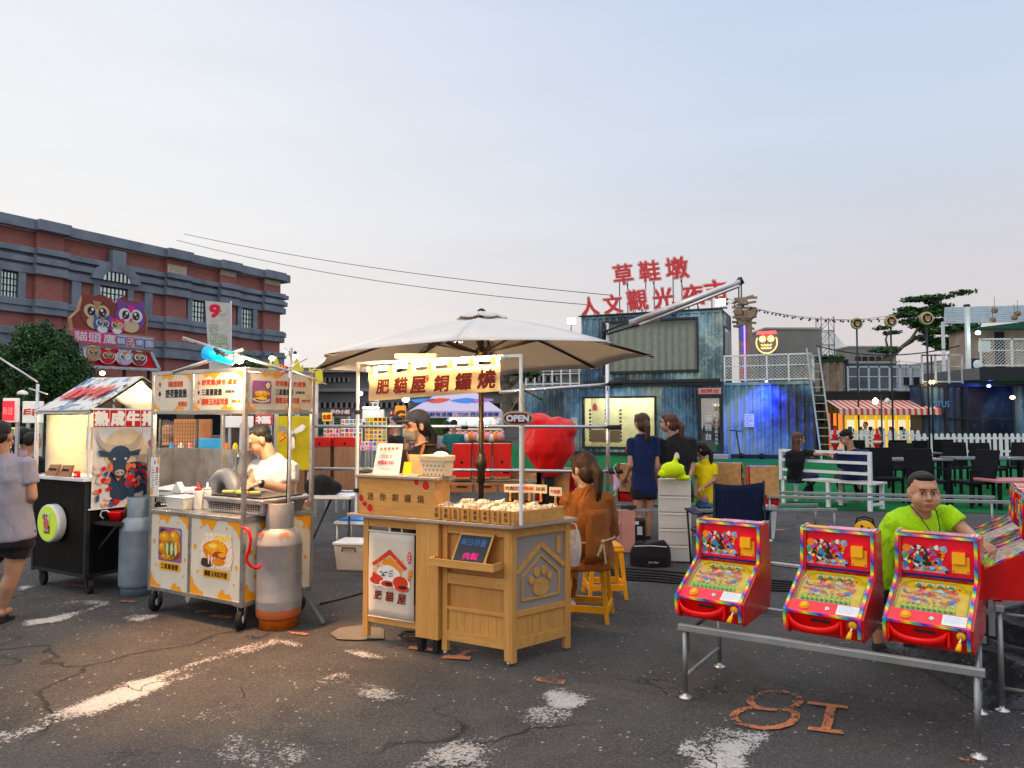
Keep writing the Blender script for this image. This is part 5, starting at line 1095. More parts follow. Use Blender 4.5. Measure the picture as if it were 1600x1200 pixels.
def cylinder(name,label,px,py,s,cm,cb,band):
 b=gp(px,py);t=thing(name,label,'gas cylinder',(b.x,b.y,0),R(-20));r=.165*s;h=.92*s
 m=MB();m.lathe([(r*.93,.075),(r*.99,.09),(r,.12)]+([(r*1.012,.2),(r*1.012,.215)] if band else [])+[(r,.22),(r,.66*h),(r*1.01,.665*h),(r*1.01,.675*h),(r*.99,.685*h),(r*.93,.74*h),(r*.75,.785*h),(r*.5,.81*h),(.03,.82*h)],cm,n=40);m.build('tank',t)
 m=MB();m.lathe([(r*.85,0),(r*.86,.075),(r*.88,.08)],cb,n=32);m.lathe([(r*.80,.079),(r*.79,.0)],cb,n=32);m.build('foot_ring',t)
 m=MB();n=32;z0,z1=.79*h,h;vs=[]
 for k in range(25): a=R(100)+R(330)*k/24;
 for rr in (r*.62,r*.58):
  for k in range(25): a=R(100)+R(330)*k/24;vs+=[(rr*math.cos(a),rr*math.sin(a),z0),(rr*math.cos(a),rr*math.sin(a),z1)]
 fs=[]
 for q in (0,50): fs+=[(q+2*i,q+2*i+2,q+2*i+3,q+2*i+1) for i in range(24)]
 fs+=[(2*i+1,2*i+3,53+2*i,51+2*i) for i in range(24)]+[(0,1,51,50),(48,98,99,49)]
 m.add(vs,fs,cm,True);m.build('collar',t,bevel=.002)
 m=MB();m.lathe([(.03,.8*h),(.025,.86*h),(.03,.87*h),(.03,.9*h),(.01,.91*h)],pm('brass',(.5,.36,.12),.35,.9),n=12);m.tube([(0,0,.86*h),(.06,-.02,.86*h)],.012,inox,8);m.build('valve',t)
 return t,r,h
cyl_m=NT('cylinder_grey');n=cyl_m.noise(7,6,rough=.7);sp=cyl_m.n('SeparateXYZ',{0: cyl_m.co}).outputs[2]
edge=cyl_m.rng(cyl_m.math('ADD',sp,cyl_m.math('MULTIPLY',cyl_m.noise(3,4),.05)),.175,.170)
c0=cyl_m.mix(cyl_m.rng(n,.45,.75),(.30,.29,.29),(.22,.21,.215));c0=cyl_m.mix(cyl_m.math('MULTIPLY',cyl_m.rng(cyl_m.noise(30,5,rough=.8),.64,.7),.6),c0,(.12,.10,.09));c0=cyl_m.mix(edge,c0,(.50,.13,.035))
cyl_m.set(Base_Color=c0,Roughness=.42,Metallic=.15);cyl_m.bump(n,.002)
orange_b=pm('cylinder_orange',(.50,.14,.04),.55,var=.25,vs=12,grime=.5)
t,r_,h_=cylinder('gas_cylinder','tall grey gas cylinder with orange foot beside the white food cart',435,978,1.0,cyl_m.m,orange_b,True)
m=MB();st=pm('cylinder_stencil',(.45,.10,.06),.6)
for a,s_ in ((-115,'瓦斯'),(-42,'公司')):
 a=R(a);n_=Vector((math.cos(a),math.sin(a),.9)).normalized();x_=Vector((-math.sin(a),math.cos(a),0));m.text(s_,Vector((math.cos(a),math.sin(a),0))*r_*.9+Z*.755*h_,x_,n_.cross(x_),.035,st,bold=.02,lift=.004)
m.build('stencil',t)
cylb=pm('cylinder_blue_grey',(.22,.27,.32),.4,.1,var=.15,vs=8,grime=.25)
cylinder('gas_cylinder','blue-grey gas cylinder between the black cart and the white cart',214,928,.93,cylb,cylb,False)
def hose():
 P=[at(378,824,5.52),at(386,826,5.48),at(393,838,5.46),at(390,858,5.46),at(384,872,5.46),at(388,882,5.46),at(397,887,5.48),at(404,888,5.5),at(410,880,5.6)]
 Q=[]
 for i in range(len(P)-1): Q+=[P[i].lerp(P[i+1],k/4) for k in range(4)]
 Q=[sum((Q[max(0,min(len(Q)-1,i+j))] for j in (-2,-1,0,1,2)),Vector())/5 for i in range(len(Q))]
 t=thing('gas_hose','red rubber gas hose looping from the cart to the cylinder','hose',P[0]);m=MB();m.tube([p-P[0] for p in Q],.011,redplas,8);m.build('hose',t)
hose()

# ---- the black steak cart
FB=Frame((-3.76,6.72,0),R(-30.6))
def black_cart():
 Lx=-FB.u(56);D=.66;zc=FB.uz(150,748)[1];zt=FB.uz(152,646)[1]
 t=thing('steak_cart','black food cart with white canvas hood, printed roof and a round bull lamp','food cart',FB.o,FB.rz);blk=pm('black_board',(.006,.005,.005),.55,var=.3,grime=.2,spec=.12)
 m=MB();m.box(-Lx,0,0,D,.17,zc-.03,blk);m.build('cabinet',t,bevel=.006)
 m=MB();
 for x in (-Lx-.004,-.03):
  for y in (-.004,D-.03): m.box(x,x+.034,y,y+.034,.14,zc-.03,darkmet)
 m.each('corner_post',t)
 m=MB();m.box(-Lx-.004,.004,-.003,D+.003,.15,.18,darkmet);m.build('base_frame',t)
 m=MB();m.box(-Lx-.02,.02,-.05,D,zc-.03,zc,whitep);m.build('counter',t,bevel=.004)
 for x,y in ((-Lx+.06,.07),(-.07,.07),(-.07,D-.08),(-Lx+.06,D-.08)): caster(t,x,y,.07,80,True)
 cv_=NT('white_canvas');cv_.set(Base_Color=(.74,.70,.62),Roughness=.85);cv_.bump(cv_.noise(5,4,cv_.maps((.5,1,2))),.02);_q=cv_.n('BsdfTranslucent',{0: (.85,.75,.55,1)});_w=cv_.n('MixShader',{0: .4});cv_.link(cv_.b.outputs[0],_w.inputs[1]);cv_.link(_q.outputs[0],_w.inputs[2]);cv_.link(_w.outputs[0],cv_.o.inputs[0]);canvas=cv_.m;z2=zt
 m=MB();m.grid(lambda u,v: (-Lx+Lx*u*.995,.10+.02*math.sin(7*v+3*u)*math.sin(math.pi*u),zc+.02+(z2-zc-.03)*v),12,12,canvas);m.build('front_canvas',t,solid=.006)
 m=MB();
 for x in (-Lx,-.022): m.box(x,x+.022,.0,.022,zc,z2,whitep);m.box(x,x+.022,D-.022,D,zc,z2,whitep)
 m.each('hood_post',t);m=MB();m.box(-Lx,0,-.001,.02,z2-.002,z2+.022,whitep);m.box(-Lx,0,D-.02,D,z2,z2+.02,whitep)
 pk=FB.uz(204,594,D*.8);zp=pk[1]
 for x in (-Lx,-.02): m.bar((x+.01,0,z2),(x+.01,D*.75,zp),.02,.02,dark);m.bar((x+.01,D+.25,z2),(x+.01,D*.75,zp),.02,.02,dark)
 m.bar((-Lx,D*.75,zp),(0,D*.75,zp),.02,.02,dark);m.build('roof_frame',t)
 # printed roof cloth
 pr=NT('roof_print');a=pr.noise(3.2,5,pr.maps((1,2.2,1)),.7,.6);a2=pr.noise(5.5,4,rough=.6,dist=.8);c=pr.mix(pr.rng(a2,.56,.60),(.70,.69,.66),(.16,.30,.50));c=pr.mix(pr.rng(pr.noise(8,3,dist=1),.6,.63),c,(.06,.05,.06));c=pr.mix(pr.rng(pr.noise(4.5,4,dist=1.5),.58,.61),c,(.62,.45,.18));pr.set(Base_Color=c,Roughness=.7)
 m=MB();m.grid(lambda u,v: (-Lx-.02+(Lx+.04)*u,-.02+(D*.75+.02)*v,z2+.028+(zp-z2)*v-.015*math.sin(math.pi*v)),8,6,pr.m);m.grid(lambda u,v: (-Lx-.02+(Lx+.04)*u,D*.75+(.5)*v,zp+.028-(zp-z2)*v),8,4,canvas);ro=m.build('roof_cloth',t,solid=.004)
 m=MB();yv=Vector((0,D*.75,zp-z2)).normalized()
 for i,ch in enumerate('熟成牛排'): m.text(ch,Vector((-Lx*.78+Lx*.19*i,D*.36,z2+.035+(zp-z2)*.5)),(1,0,.05),yv,.2,redplas,w=.17,bold=.05,lift=.012,shear=.3)
 m.build('roof_lettering',ro)
 # side banner with the bull
 zb0=FB.uz(152,797)[1];zb1=FB.uz(152,640)[1];W_=.60
 wht=cloth('banner_white',(.70,.68,.64),.006,4,.05);rd=pm('banner_red2',(.45,.02,.02),.6,var=.05)
 bn=MB();o=Vector((.03,.02,zb0));H_=zb1-zb0
 bn.add([o,o+Y_*W_,o+Y_*W_+Z*H_,o+Z*H_],[(0,1,2,3)],wht);band=bn.build('bull_banner',t,solid=.004)
 q=MB();N_=X;k=[0]
 def B(cx,cy,rx,ry,mt,n=18,wob=0): k[0]+=.0003;q.blob(cx*W_,cy*W_,rx*W_,ry*W_,o+N_*(.004+k[0]),Y_,Z,0,mt,n,wob)
 def Pg(pts,mt): k[0]+=.0003;q.prism([(a*W_,b*W_) for a,b in pts],o+N_*(.004+k[0]),Y_,Z,0,mt)
 hh=H_/W_;ink2=pm('bull_ink',(.025,.05,.09),.6,var=.2);pnk=pm('bull_pink',(.55,.18,.18),.6);tan_=pm('bull_sun',(.62,.50,.36),.6,var=.12,vs=12);bone=pm('horn_bone',(.42,.36,.29),.6);flw=[pm('flower_%d' % i,c,.6) for i,c in enumerate([(.55,.03,.03),(.60,.20,.12),(.05,.09,.18),(.70,.55,.48)])]
 for i in range(4):
  Pg([(.25*i+.006,hh-.26),(.25*i+.244,hh-.26),(.25*i+.244,hh-.0),(.25*i+.006,hh-.0)],rd)
 B(.52,hh-.62,.36,.34,tan_,24)
 B(.68,.42,.26,.26,ink2,20,.05);B(.45,.38,.2,.3,ink2)
 for x_,a_ in ((.33,.06),(.62,.06),(.86,.05)): Pg([(x_-a_,.5),(x_-a_*.8,.04),(x_+a_*.8,.04),(x_+a_,.5)],ink2);Pg([(x_-a_*.8,.04),(x_-a_*.8,.0),(x_+a_*.8,.0),(x_+a_*.8,.04)],pnk)
 for i in range(46): a,r2=random.random(),random.random();B(.48+.4*a,.28+.36*r2,.035,.035,flw[i % 3],7,.2)
 Pg([(.22,.62),(.38,.38),(.62,.62),(.55,.66),(.4,.5),(.28,.68)],flw[1])
 for i in range(70):
  x_,y_=random.random(),random.random();
  if x_<.22 or x_>.9 or y_<.12: B(.04+.92*x_,.04+(hh-.4)*y_*(1 if x_>.85 else .55),.03+.025*random.random(),.03+.02*random.random(),flw[random.randrange(4)],7,.25)
 for s_ in (-1,1):
  cx=.40
  P=[]
  for j in range(9): a=j/8;P.append((cx+s_*(.12+.24*math.sin(a*1.7)),hh-.62+.0+.36*a*a-.02))
  for j in range(8,-1,-1): a=j/8;P.append((cx+s_*(.12+.24*math.sin(a*1.7)-.075*(1-a)),hh-.62+.10*(1-a)+.36*a*a-.0))
  Pg(P if s_>0 else P[::-1],bone);Pg([(cx+s_*.14,hh-.64),(cx+s_*.34,hh-.60),(cx+s_*.30,hh-.70),(cx+s_*.14,hh-.70)][::s_],ink2)
 B(.40,hh-.68,.17,.14,ink2);Pg([(.27,hh-.68),(.33,hh-.98),(.47,hh-.98),(.53,hh-.68)],ink2);B(.40,hh-.93,.11,.1,ink2);B(.40,hh-.95,.075,.05,bone)
 for s_ in (-1,1): B(.40+s_*.09,hh-.74,.022,.02,tan_,8);B(.40+s_*.035,hh-.95,.015,.015,ink2,8)
 q.build('bull_print',band)
 for i,ch in enumerate('熟成牛排'): q=MB();q.text(ch,o+Y_*W_*(.125+.25*i)+Z*(H_-.13*W_),Y_,Z,.125,paper,w=.12,bold=.055,lift=.008);q.build('banner_character',band)
 m=MB();m.box(.02,.04,.0,W_+.04,zb1,zb1+.015,whitep);m.box(.02,.04,.0,W_+.04,zb0-.012,zb0,whitep);m.build('banner_rail',t)
 # round lamp
 u,z=FB.uz(90,816);m=MB();m.lathe([(.165,-.0),(.17,.01),(.17,.07),(.165,.08),(0,.081)],whitep,(u,-.01,z),36,axis=(0,-1,0));m.build('round_lamp',t)
 q=MB();lime=NT('lime_face').set(Base_Color=(.42,.60,.04),Roughness=.4,Emission_Color=(.42,.6,.03),Emission_Strength=.25).m;o=Vector((u,-.093,z));q.blob(0,0,.155,.155,o,X,Z,0,lime,36)
 for (cx,cy,rx,ry,mt) in ((.0,.04,.045,.055,paper),(-.035,.06,.03,.03,pnk),(.0,.0,.045,.05,pnk),(.012,.07,.012,.014,ink),(-.02,.07,.01,.012,ink),(0,.035,.03,.018,pnk),(.04,.09,.018,.012,paper),(-.05,.09,.018,.012,paper)): k[0]+=.0002;q.blob(cx,cy,rx,ry,o-Y_*(.001+k[0]*.3),X,Z,0,mt)
 q.box(u-.045,u+.05,-.0965,-.0955,z-.09,z-.02,food['meat']);q.text('熟成',o-Y_*.004+Z*-.055,X,Z,.035,paper,w=.07,bold=.02);q.build('lamp_face',t)
 # back frame rods of the hood
 m=MB();m.bar((.01,D*.75,zp),(.01,D+.35,zp-.28),.025,.025,dark);m.build('side_rod',t)
 p=FB.w(.0,D*.9,0);l=bulb('steak_cart_bulb','warm bulb under the printed roof of the black cart',at(197,604,7.3),.04,(1,.75,.42),18,32,(1,.68,.36),cat='bulb')
 b2=thing('interior_lamp','hidden warm lamp inside the canvas hood of the black cart','lamp',FB.w(-.5,.34,z2-.05),FB.rz);m=MB();m.ell((0,0,0),.03,emis('hood_glow',(1,.8,.5),8),8);m.build('bulb',b2);m=MB();m.lathe([(.07,0),(.05,.05),(.015,.08)],alu,n=12);m.build('shade',b2)
 l=bpy.data.lights.new('hood','POINT');l.energy=30;l.color=(1,.75,.45);l.shadow_soft_size=.04;lo=bpy.data.objects.new('hood_light',l);C.objects.link(lo);lo.parent=b2;lo.location=(0,0,-.05)
 # things lying on the counter
 for i,px in enumerate((78,98)):
  u,z=FB.uz(px,740,-.03);q=thing('wooden_plaque',['left','right'][i]+' carved wooden plaque on the black cart counter','plaque',FB.w(u,-.03,zc),FB.rz,'carved wooden plaques');m=MB();wd=wood('plaque_wood',(.42,.19,.07),(.25,.10,.035),0);m.hexa([(-.085,0,0),(.085,0,0),(.085,.03,0),(-.085,.03,0),(-.075,.04,.1),(.085,.04,.105),(.085,.06,.105),(-.075,.06,.1)],wd)
  for j in range(4): m.box(-.05+.03*j,-.03+.03*j,.018,.03,.04,.07,ink)
  m.build('plaque',q)
 u,z=FB.uz(118,735,-.02);q=thing('red_box','tiny red box beside the wooden plaques','box',FB.w(u,-.02,zc),FB.rz);m=MB();m.box(-.03,.03,0,.03,0,.055,redplas);m.box(-.02,.02,-.002,-.0005,.015,.035,paper);m.build('box',q,bevel=.003)
 u,z=FB.uz(137,685,.06);q=thing('gold_tag','long pale gold tag hanging on the white canvas','tag',FB.w(u,.07,z),FB.rz);m=MB();m.box(-.038,.038,0,.012,-.1,.1,pm('tag_gold',(.36,.36,.20),.5));m.tube([(-.03,0,.1),(0,0,.16),(.03,0,.1)],.003,whitep,4);m.build('tag',q)
 # side shelf with pans
 m=MB();m.box(.03,.34,.05,.5,.62,.645,darkmet);m.bar((.3,.1,.62),(.04,.1,.4),.02,.02,darkmet);m.build('side_shelf',t)
 q=thing('red_bowl','red plastic bowl on the shelf beside the black cart','bowl',FB.w(.16,.18,.648),0);m=MB();m.lathe([(.0,0),(.05,.0),(.075,.07),(.08,.08),(.072,.075),(.0,.012)],redplas,n=20);m.build('bowl',q)
 q=thing('sauce_bottle','dark sauce bottle with orange cap beside the red bowl','bottle',FB.w(.27,.2,.648),0);m=MB();m.lathe([(.028,0),(.028,.09),(.012,.12)],pm('soy',(.05,.015,.008),.2),n=12);m.build('bottle_body',q);m=MB();m.lathe([(.014,.118),(.014,.15),(0,.152)],honey,n=10);m.build('cap',q)
 q=thing('white_ladle','white looped handle hanging over the shelf','ladle',FB.w(.06,.12,.66),0);m=MB();m.tube([(0,0,.0),(-.03,0,.03),(-.02,0,.07),(.03,0,.075),(.06,0,.05)],.006,whitep,6);m.build('handle',q)
black_cart()
# ================================================================== THE WOODEN STALL
pine_v=wood('pine_vertical',(.70,.37,.095),(.54,.245,.05),2);pine_h=wood('pine_horizontal',(.70,.37,.095),(.54,.245,.05),0);plyw=wood('ply_panel',(.58,.28,.065),(.48,.21,.045),2,.5)
edge_w=wood('counter_laminate',(.42,.33,.26),(.34,.26,.20),0);taupe=pm('taupe_board',(.30,.26,.235),.6,var=.06);tl_=NT('lit_canvas');tl_.set(Base_Color=(.68,.55,.36),Roughness=.85);tl_.bump(tl_.noise(9,4),.01);_t=tl_.n('BsdfTranslucent',{0: (.85,.62,.30,1)});_m=tl_.n('MixShader',{0: .45});tl_.link(tl_.b.outputs[0],_m.inputs[1]);tl_.link(_t.outputs[0],_m.inputs[2]);tl_.link(_m.outputs[0],tl_.o.inputs[0]);canvas_b=tl_.m
maroon=pm('maroon_ink',(.16,.018,.008),.7);brownink=pm('brown_ink',(.16,.07,.03),.6)
FS=Frame((-.012,4.80,0),R(-29.2));SA=R(70.8)   # the side screen is hinged
def stall():
 Lx=1.19;zc=.885;t=thing('wooden_stall','honey pine folding stall with cat banner, paw-print side screen and raised cash box','stall',FS.o,FS.rz)
 u=FS.u
 m=MB();a0,a1=FS.u(651,-.035),FS.u(686,-.035)
 for x in (-Lx,-.045): m.box(x,x+.045,0,.04,.03,zc-.02,pine_v)
 m.box(a1+.004,a1+.045,0,.04,.03,zc-.02,pine_v);m.each('leg',t,bevel=.003)
 m=MB();m.box(a0,a1,-.035,.05,.10,zc-.02,pine_v);m.build('column',t,bevel=.002);m=MB()
 for x in (a0+.01,a1-.05): m.box(x,x+.035,-.025,.03,0.01,.10,dark)
 m.each('column_foot',t)
 m=MB()
 for x in (-Lx+.022,-.022,a1+.02): m.lathe([(.012,0),(.014,.02),(.006,.03)],alu,(x,.02,0),10)
 m.each('glide',t)
 m=MB()
 for z0,z1 in ((.135,.185),(.80,.865),(.745,.775)):
  if z0<.7 or z0>.78: m.box(-Lx+.045,a0-.001,.004,.034,z0,z1,pine_h)
 for z0,z1 in ((.10,.165),(.30,.325),(.47,.54),(.80,.865)): m.box(a1+.045,-.046,.003,.03,z0,z1,pine_h)
 m.each('rail',t,bevel=.002)
 m=MB();m.box(a1+.045,-.046,.031,.04,.12,.86,plyw);n=7
 for i in range(n): x0=a1+.045+(-.091-a1)*i/n;x1=a1+.045+(-.091-a1)*(i+1)/n;m.box(x0+.001,x1-.001,.018,.0305,.166,.2995,pine_v)
 m.build('front_board',t)
 m=MB()
 for x,z in ((a1+.08,.51),(-.08,.50)): m.lathe([(.006,0),(.005,.004)],inox,(x,.002,z),8,axis=(0,-1,0))
 m.each('screw',t)
 # tray with its lip
 zt=FS.uz(690,881,-.1)[1];m=MB();m.box(a1-.02,-.05,-.11,.0,zt-.012,zt,pine_h);m.box(a1-.02,-.05,-.122,-.11,zt-.014,zt+.035,pine_h);m.box(-.062,-.05,-.11,0,zt,zt+.035,pine_h);m.box(a1-.02,a1-.01,-.11,0,zt,zt+.035,pine_h);m.build('display_shelf',t,bevel=.002)
 # counter top
 m=MB();e=.06;c,s_=math.cos(SA),math.sin(SA);poly=[(-Lx-.10,-e),(.0,-e-.005),(.045,-e+.01),(.065,-.02),(.065+.54*c,.54*s_-.02),(.0+.56*c,.58*s_),(-Lx-.1,.50)]
 m.prism(poly,(0,0,zc-.02),X,Y_,.022,edge_w);m.build('counter',t,bevel=.003)
 # side screen
 T=Matrix.Rotation(SA,4,'Z');L2=.53;m=MB();m.T=Matrix.Translation((.012,0,0)) @ T
 for x in (0,L2-.045): m.box(x,x+.045,0,.04,.02,zc-.02,pine_v)
 sl=m.each('side_leg',t,bevel=.003)
 m=MB();m.T=Matrix.Translation((.012,0,0)) @ T;a,b=.045,L2-.045
 m.box(a,b,.004,.036,.10,.165,pine_h);m.box(a,b,.004,.036,.30,.335,pine_h);m.box(a,b,.004,.036,.80,.86,pine_h)
 for i in range(6): x0=a+(b-a)*i/6;m.box(x0+.001,x0+(b-a)/6-.001,.014,.03,.166,.2995,pine_v)
 m.build('side_frame',t,bevel=.001)
 m=MB();m.T=Matrix.Translation((.012,0,0)) @ T;m.box(a,b,.018,.028,.336,.799,taupe);m.build('side_board',t)
 q=MB();q.T=Matrix.Translation((.012,0,0)) @ T;cx=(a+b)/2;w2=(b-a)/2
 q.bar((a+.005,.012,.575),(cx,.012,.735),.012,.03,pine_h,up=(0,0,1));q.bar((cx,.012,.735),(b-.005,.012,.575),.012,.03,pine_h)
 P=[(cx-w2*.75,.395),(cx+w2*.75,.395),(cx+w2*.75,.54),(cx,.665),(cx-w2*.75,.54)]
 for (p0,p1) in zip(P,P[1:]+P[:1]): q.bar((p0[0],.013,p0[1]),(p1[0],.013,p1[1]),.01,.012,pine_h)
 q.box(b-.075,b-.04,.008,.018,.66,.775,pine_v);q.build('house_relief',t)
 q=MB();q.T=Matrix.Translation((.012,0,0)) @ T;o=Vector((cx,.008,.47))
 q.blob(0,-.01,.072,.058,o,X,Z,-.01,pine_h,20,.03)
 for dx,dz,r in ((-.085,.045,.024),(-.035,.09,.027),(.03,.095,.027),(.08,.055,.024)): q.blob(dx,dz,r,r*1.15,o,X,Z,-.01,pine_h,16)
 q.build('paw_relief',t)
 # cash box on the counter
 b0,b1=u(561,-.03),u(679,-.03);zb=zc+.003;zt2=FS.uz(562,741,-.03)[1];m=MB();m.box(b0,b1,-.03,.16,zb,zt2-.018,pine_h);m.build('cash_box',t,bevel=.003);m=MB();m.box(b0-.02,b1+.03,-.05,.18,zt2-.018,zt2,edge_w);m.build('box_top',t,bevel=.002)
 q=MB()
 for i,ch in enumerate('迷你銅鑼燒'): q.text(ch,(b0+(b1-b0)*(.17+.165*i),-.03,zb+.125+.0*i),X,Z,.052,brownink,bold=.015)
 q.build('carved_lettering',t)
 q=MB();rdb=pm('bean_red',(.50,.045,.01),.5);pnb=pm('bean_edge',(.72,.40,.25),.5);k=0
 for cx,cz,rx,rz_ in ((.78,.235,.02,.022),(.90,.215,.03,.03),(.045,.105,.02,.026),(.10,.065,.022,.018),(.17,.04,.026,.026)):
  k+=.0004;o=(b0+(b1-b0)*cx,-.0315-k,zb+cz);q.blob(0,0,rx*1.15,rz_*1.15,o,X,Z,0,pnb,18,.05);q.blob(-.001,.003,rx,rz_,(o[0],o[1]-.0006,o[2]),X,Z,0,rdb,18,.05)
 q.blob(0,0,.012,.006,(b0+(b1-b0)*.10,-.034,zb+.066),X,Z,0,brownink,10);q.build('bean_print',t)
 # cloth banner with the cat house emblem
 x0,x1=u(579,-.01),u(649,-.01);z0,z1=FS.uz(580,962,-.01)[1],FS.uz(580,829,-.01)[1];w_=x1-x0;h_=z1-z0
 bc=cloth('emblem_cloth',(.60,.55,.48),.004,3,.04);m=MB();m.grid(lambda a_,b_: (x0+w_*a_,-.012-.004*math.sin(math.pi*b_),z0+h_*b_),6,10,bc);bo=m.build('emblem_banner',t,solid=.003)
 m=MB();m.tube([(x0-.01,-.012,z1),(x1+.01,-.012,z1)],.007,bc,8);m.tube([(x0-.005,-.012,z0),(x1+.005,-.012,z0)],.005,bc,8);m.build('banner_rod',bo)
 q=MB();og=pm('emblem_orange',(.72,.28,.06),.6);rb=pm('emblem_red',(.55,.07,.025),.6);o=Vector((x0,-.0185,z0));k=[0]
 def P_(pts,mt): k[0]+=.00025;q.prism([(a_*w_,b_*h_) for a_,b_ in pts],o-Y_*k[0],X,Z,0,mt)
 def B(cx,cy,rx,ry,mt,n=20,wb=0): k[0]+=.00025;q.blob(cx*w_,cy*h_,rx*w_,ry*h_,o-Y_*k[0],X,Z,0,mt,n,wb)
 P_([(.24,.48),(.72,.48),(.76,.58),(.48,.72),(.18,.60)],og);B(.44,.49,.28,.12,paper);B(.42,.56,.2,.06,paper)
 P_([(.25,.575),(.28,.64),(.34,.60)],paper);P_([(.40,.60),(.47,.63),(.48,.57)],paper);P_([(.27,.585),(.285,.62),(.32,.60)],og)
 P_([(.08,.625),(.12,.595),(.48,.745),(.48,.805)],rb);P_([(.48,.745),(.80,.575),(.86,.61),(.48,.805)],rb)
 for a_ in (.2,.33,.6,.72): P_([(a_,.655+(.0 if a_<.48 else .0)),(a_+.03,.665),(a_+.05,.70),(a_+.02,.69)],og)
 P_([(.82,.45),(.88,.44),(.99,.56),(.96,.60),(.90,.58),(.88,.50)],og)
 for a_ in (.0,.03,.06): P_([(.89+a_,.48+a_*1.2),(.95+a_*.6,.465+a_*1.5),(.955+a_*.6,.475+a_*1.5),(.895+a_,.49+a_*1.2)],rb)
 for a_ in (0,.03,.06): P_([(.12,.50+a_),(.2,.495+a_*.8),(.2,.50+a_*.8),(.12,.51+a_)],og);P_([(.46,.49+a_*.8),(.56,.50+a_*1.1),(.56,.508+a_*1.1),(.46,.498+a_*.8)],ink)
 B(.30,.535,.035,.008,ink,10);B(.40,.535,.035,.008,ink,10);B(.345,.515,.022,.012,ink,8);B(.33,.495,.035,.006,ink);B(.37,.495,.03,.006,ink)
 B(.22,.42,.19,.055,paper);B(.20,.435,.15,.05,rb);P_([(.10,.475),(.34,.40),(.34,.47),(.12,.53)],rb);B(.46,.405,.19,.05,paper,20,.05);B(.46,.405,.16,.038,rb,20,.05);B(.47,.405,.09,.02,ink,14);B(.75,.42,.19,.085,paper);B(.73,.435,.165,.075,rb);B(.76,.38,.15,.045,rb);B(.78,.385,.10,.02,ink,12)
 k[0]+=.0003;q.prism([(.91*w_+.03*w_*math.cos(a_/12*6.28)*1.5,.73*h_+.07*h_*math.sin(a_/12*6.28)) for a_ in range(12)],o-Y_*.003,X,Z,0,rb)
 for i,ch in enumerate('銅鑼燒'): q.text(ch,o+X*.91*w_+Z*(.765-.035*i)*h_-Y_*.003,X,Z,.017,paper)
 q.build('cat_emblem',bo)
 for i,ch in enumerate('肥貓屋'): q=MB();q.text(ch,o+X*w_*(.22+.26*i)+Z*h_*(.26-.012*(i==2)),X,Z,(.058,.066,.066)[i],maroon,bold=.022,shear=.12);q.build('brush_character',bo)
 # cake tray: frame, plastic packets, eight name tags
 ty=.03;c0,c1=u(677,-.03),u(806,-.03);tz=zc+.003;m=MB();dpt=.42
 m.box(c0,c1,-.035,-.02,tz,tz+.085,pine_h);m.hexa([(c1+p*c-.012*(1-0)+d*s_*0,p*s_-.035+0,z_) for z_ in (0,) for p,d in ()] or [(c1-.012,-.035,tz),(c1,-.035,tz),(c1+dpt*c,-.035+dpt*s_,tz),(c1-.012+dpt*c,-.035+dpt*s_,tz),(c1-.012,-.035,tz+.085),(c1,-.035,tz+.085),(c1+dpt*c,-.035+dpt*s_,tz+.085),(c1-.012+dpt*c,-.035+dpt*s_,tz+.085)],pine_h)
 m.box(c0,c0+.012,-.02,dpt*s_-.035,tz,tz+.07,pine_h);m.box(c0,c1+dpt*c,dpt*s_-.035,dpt*s_-.02,tz,tz+.085,pine_h);m.box(c0+.012,c1-.012,-.02,dpt*s_-.035,tz+.0,tz+.01,pine_h);m.build('cake_tray',t,bevel=.002)
 for i,nm in enumerate(('芋頭','焦糖','紅豆','奶酥','蜂蜜','草莓','花生','奶油')):
  x=c0+.018+(c1-c0-.03)*(i+.35)/8;q=MB();q.box(x-.026,x+.026,-.052,-.037,tz+.004,tz+.088,pine_h);q.build('name_tag',t,bevel=.001)
  q=MB();q.text(nm[0],(x,-.0525,tz+.064),X,Z,.026,brownink,bold=.02);q.text(nm[1],(x,-.0525,tz+.031),X,Z,.026,brownink,bold=.02);q.build('tag_lettering',t)
 # cloth flags on pegs at the back of the tray
 for i,(px,py,s_l) in enumerate(((797,763,'肉鬆'),(812,763,'藍莓'),(827,763,'辣椒'),(845,764,'抹茶'),(868,768,'牛奶糖'))):
  uu,zz=FS.uz(px,py,.33);q=MB();q.box(uu-.045,uu+.045,.328,.335,zz-.028,zz+.028,pm('flag_card_%d' % i,(.72,.60,.42),.6));q.text(s_l,(uu,.328,zz),X,Z,.026,[brownink,pm('berry',(.4,.15,.4),.6),orangered,brownink,orangered][i],w=.07,bold=.02);q.lathe([(.008,0),(.012,.012),(.006,.022),(.01,.03),(.006,.04),(.009,.05),(.004,.06)],pine_v,(uu,.331,zz-.088),8);q.build('flavour_flag',t)
 return t,zc,zt2,(c0,c1,c,s_,tz,dpt),(b0,b1)
stall_o,SZ,SBZ,TR,BX=stall()
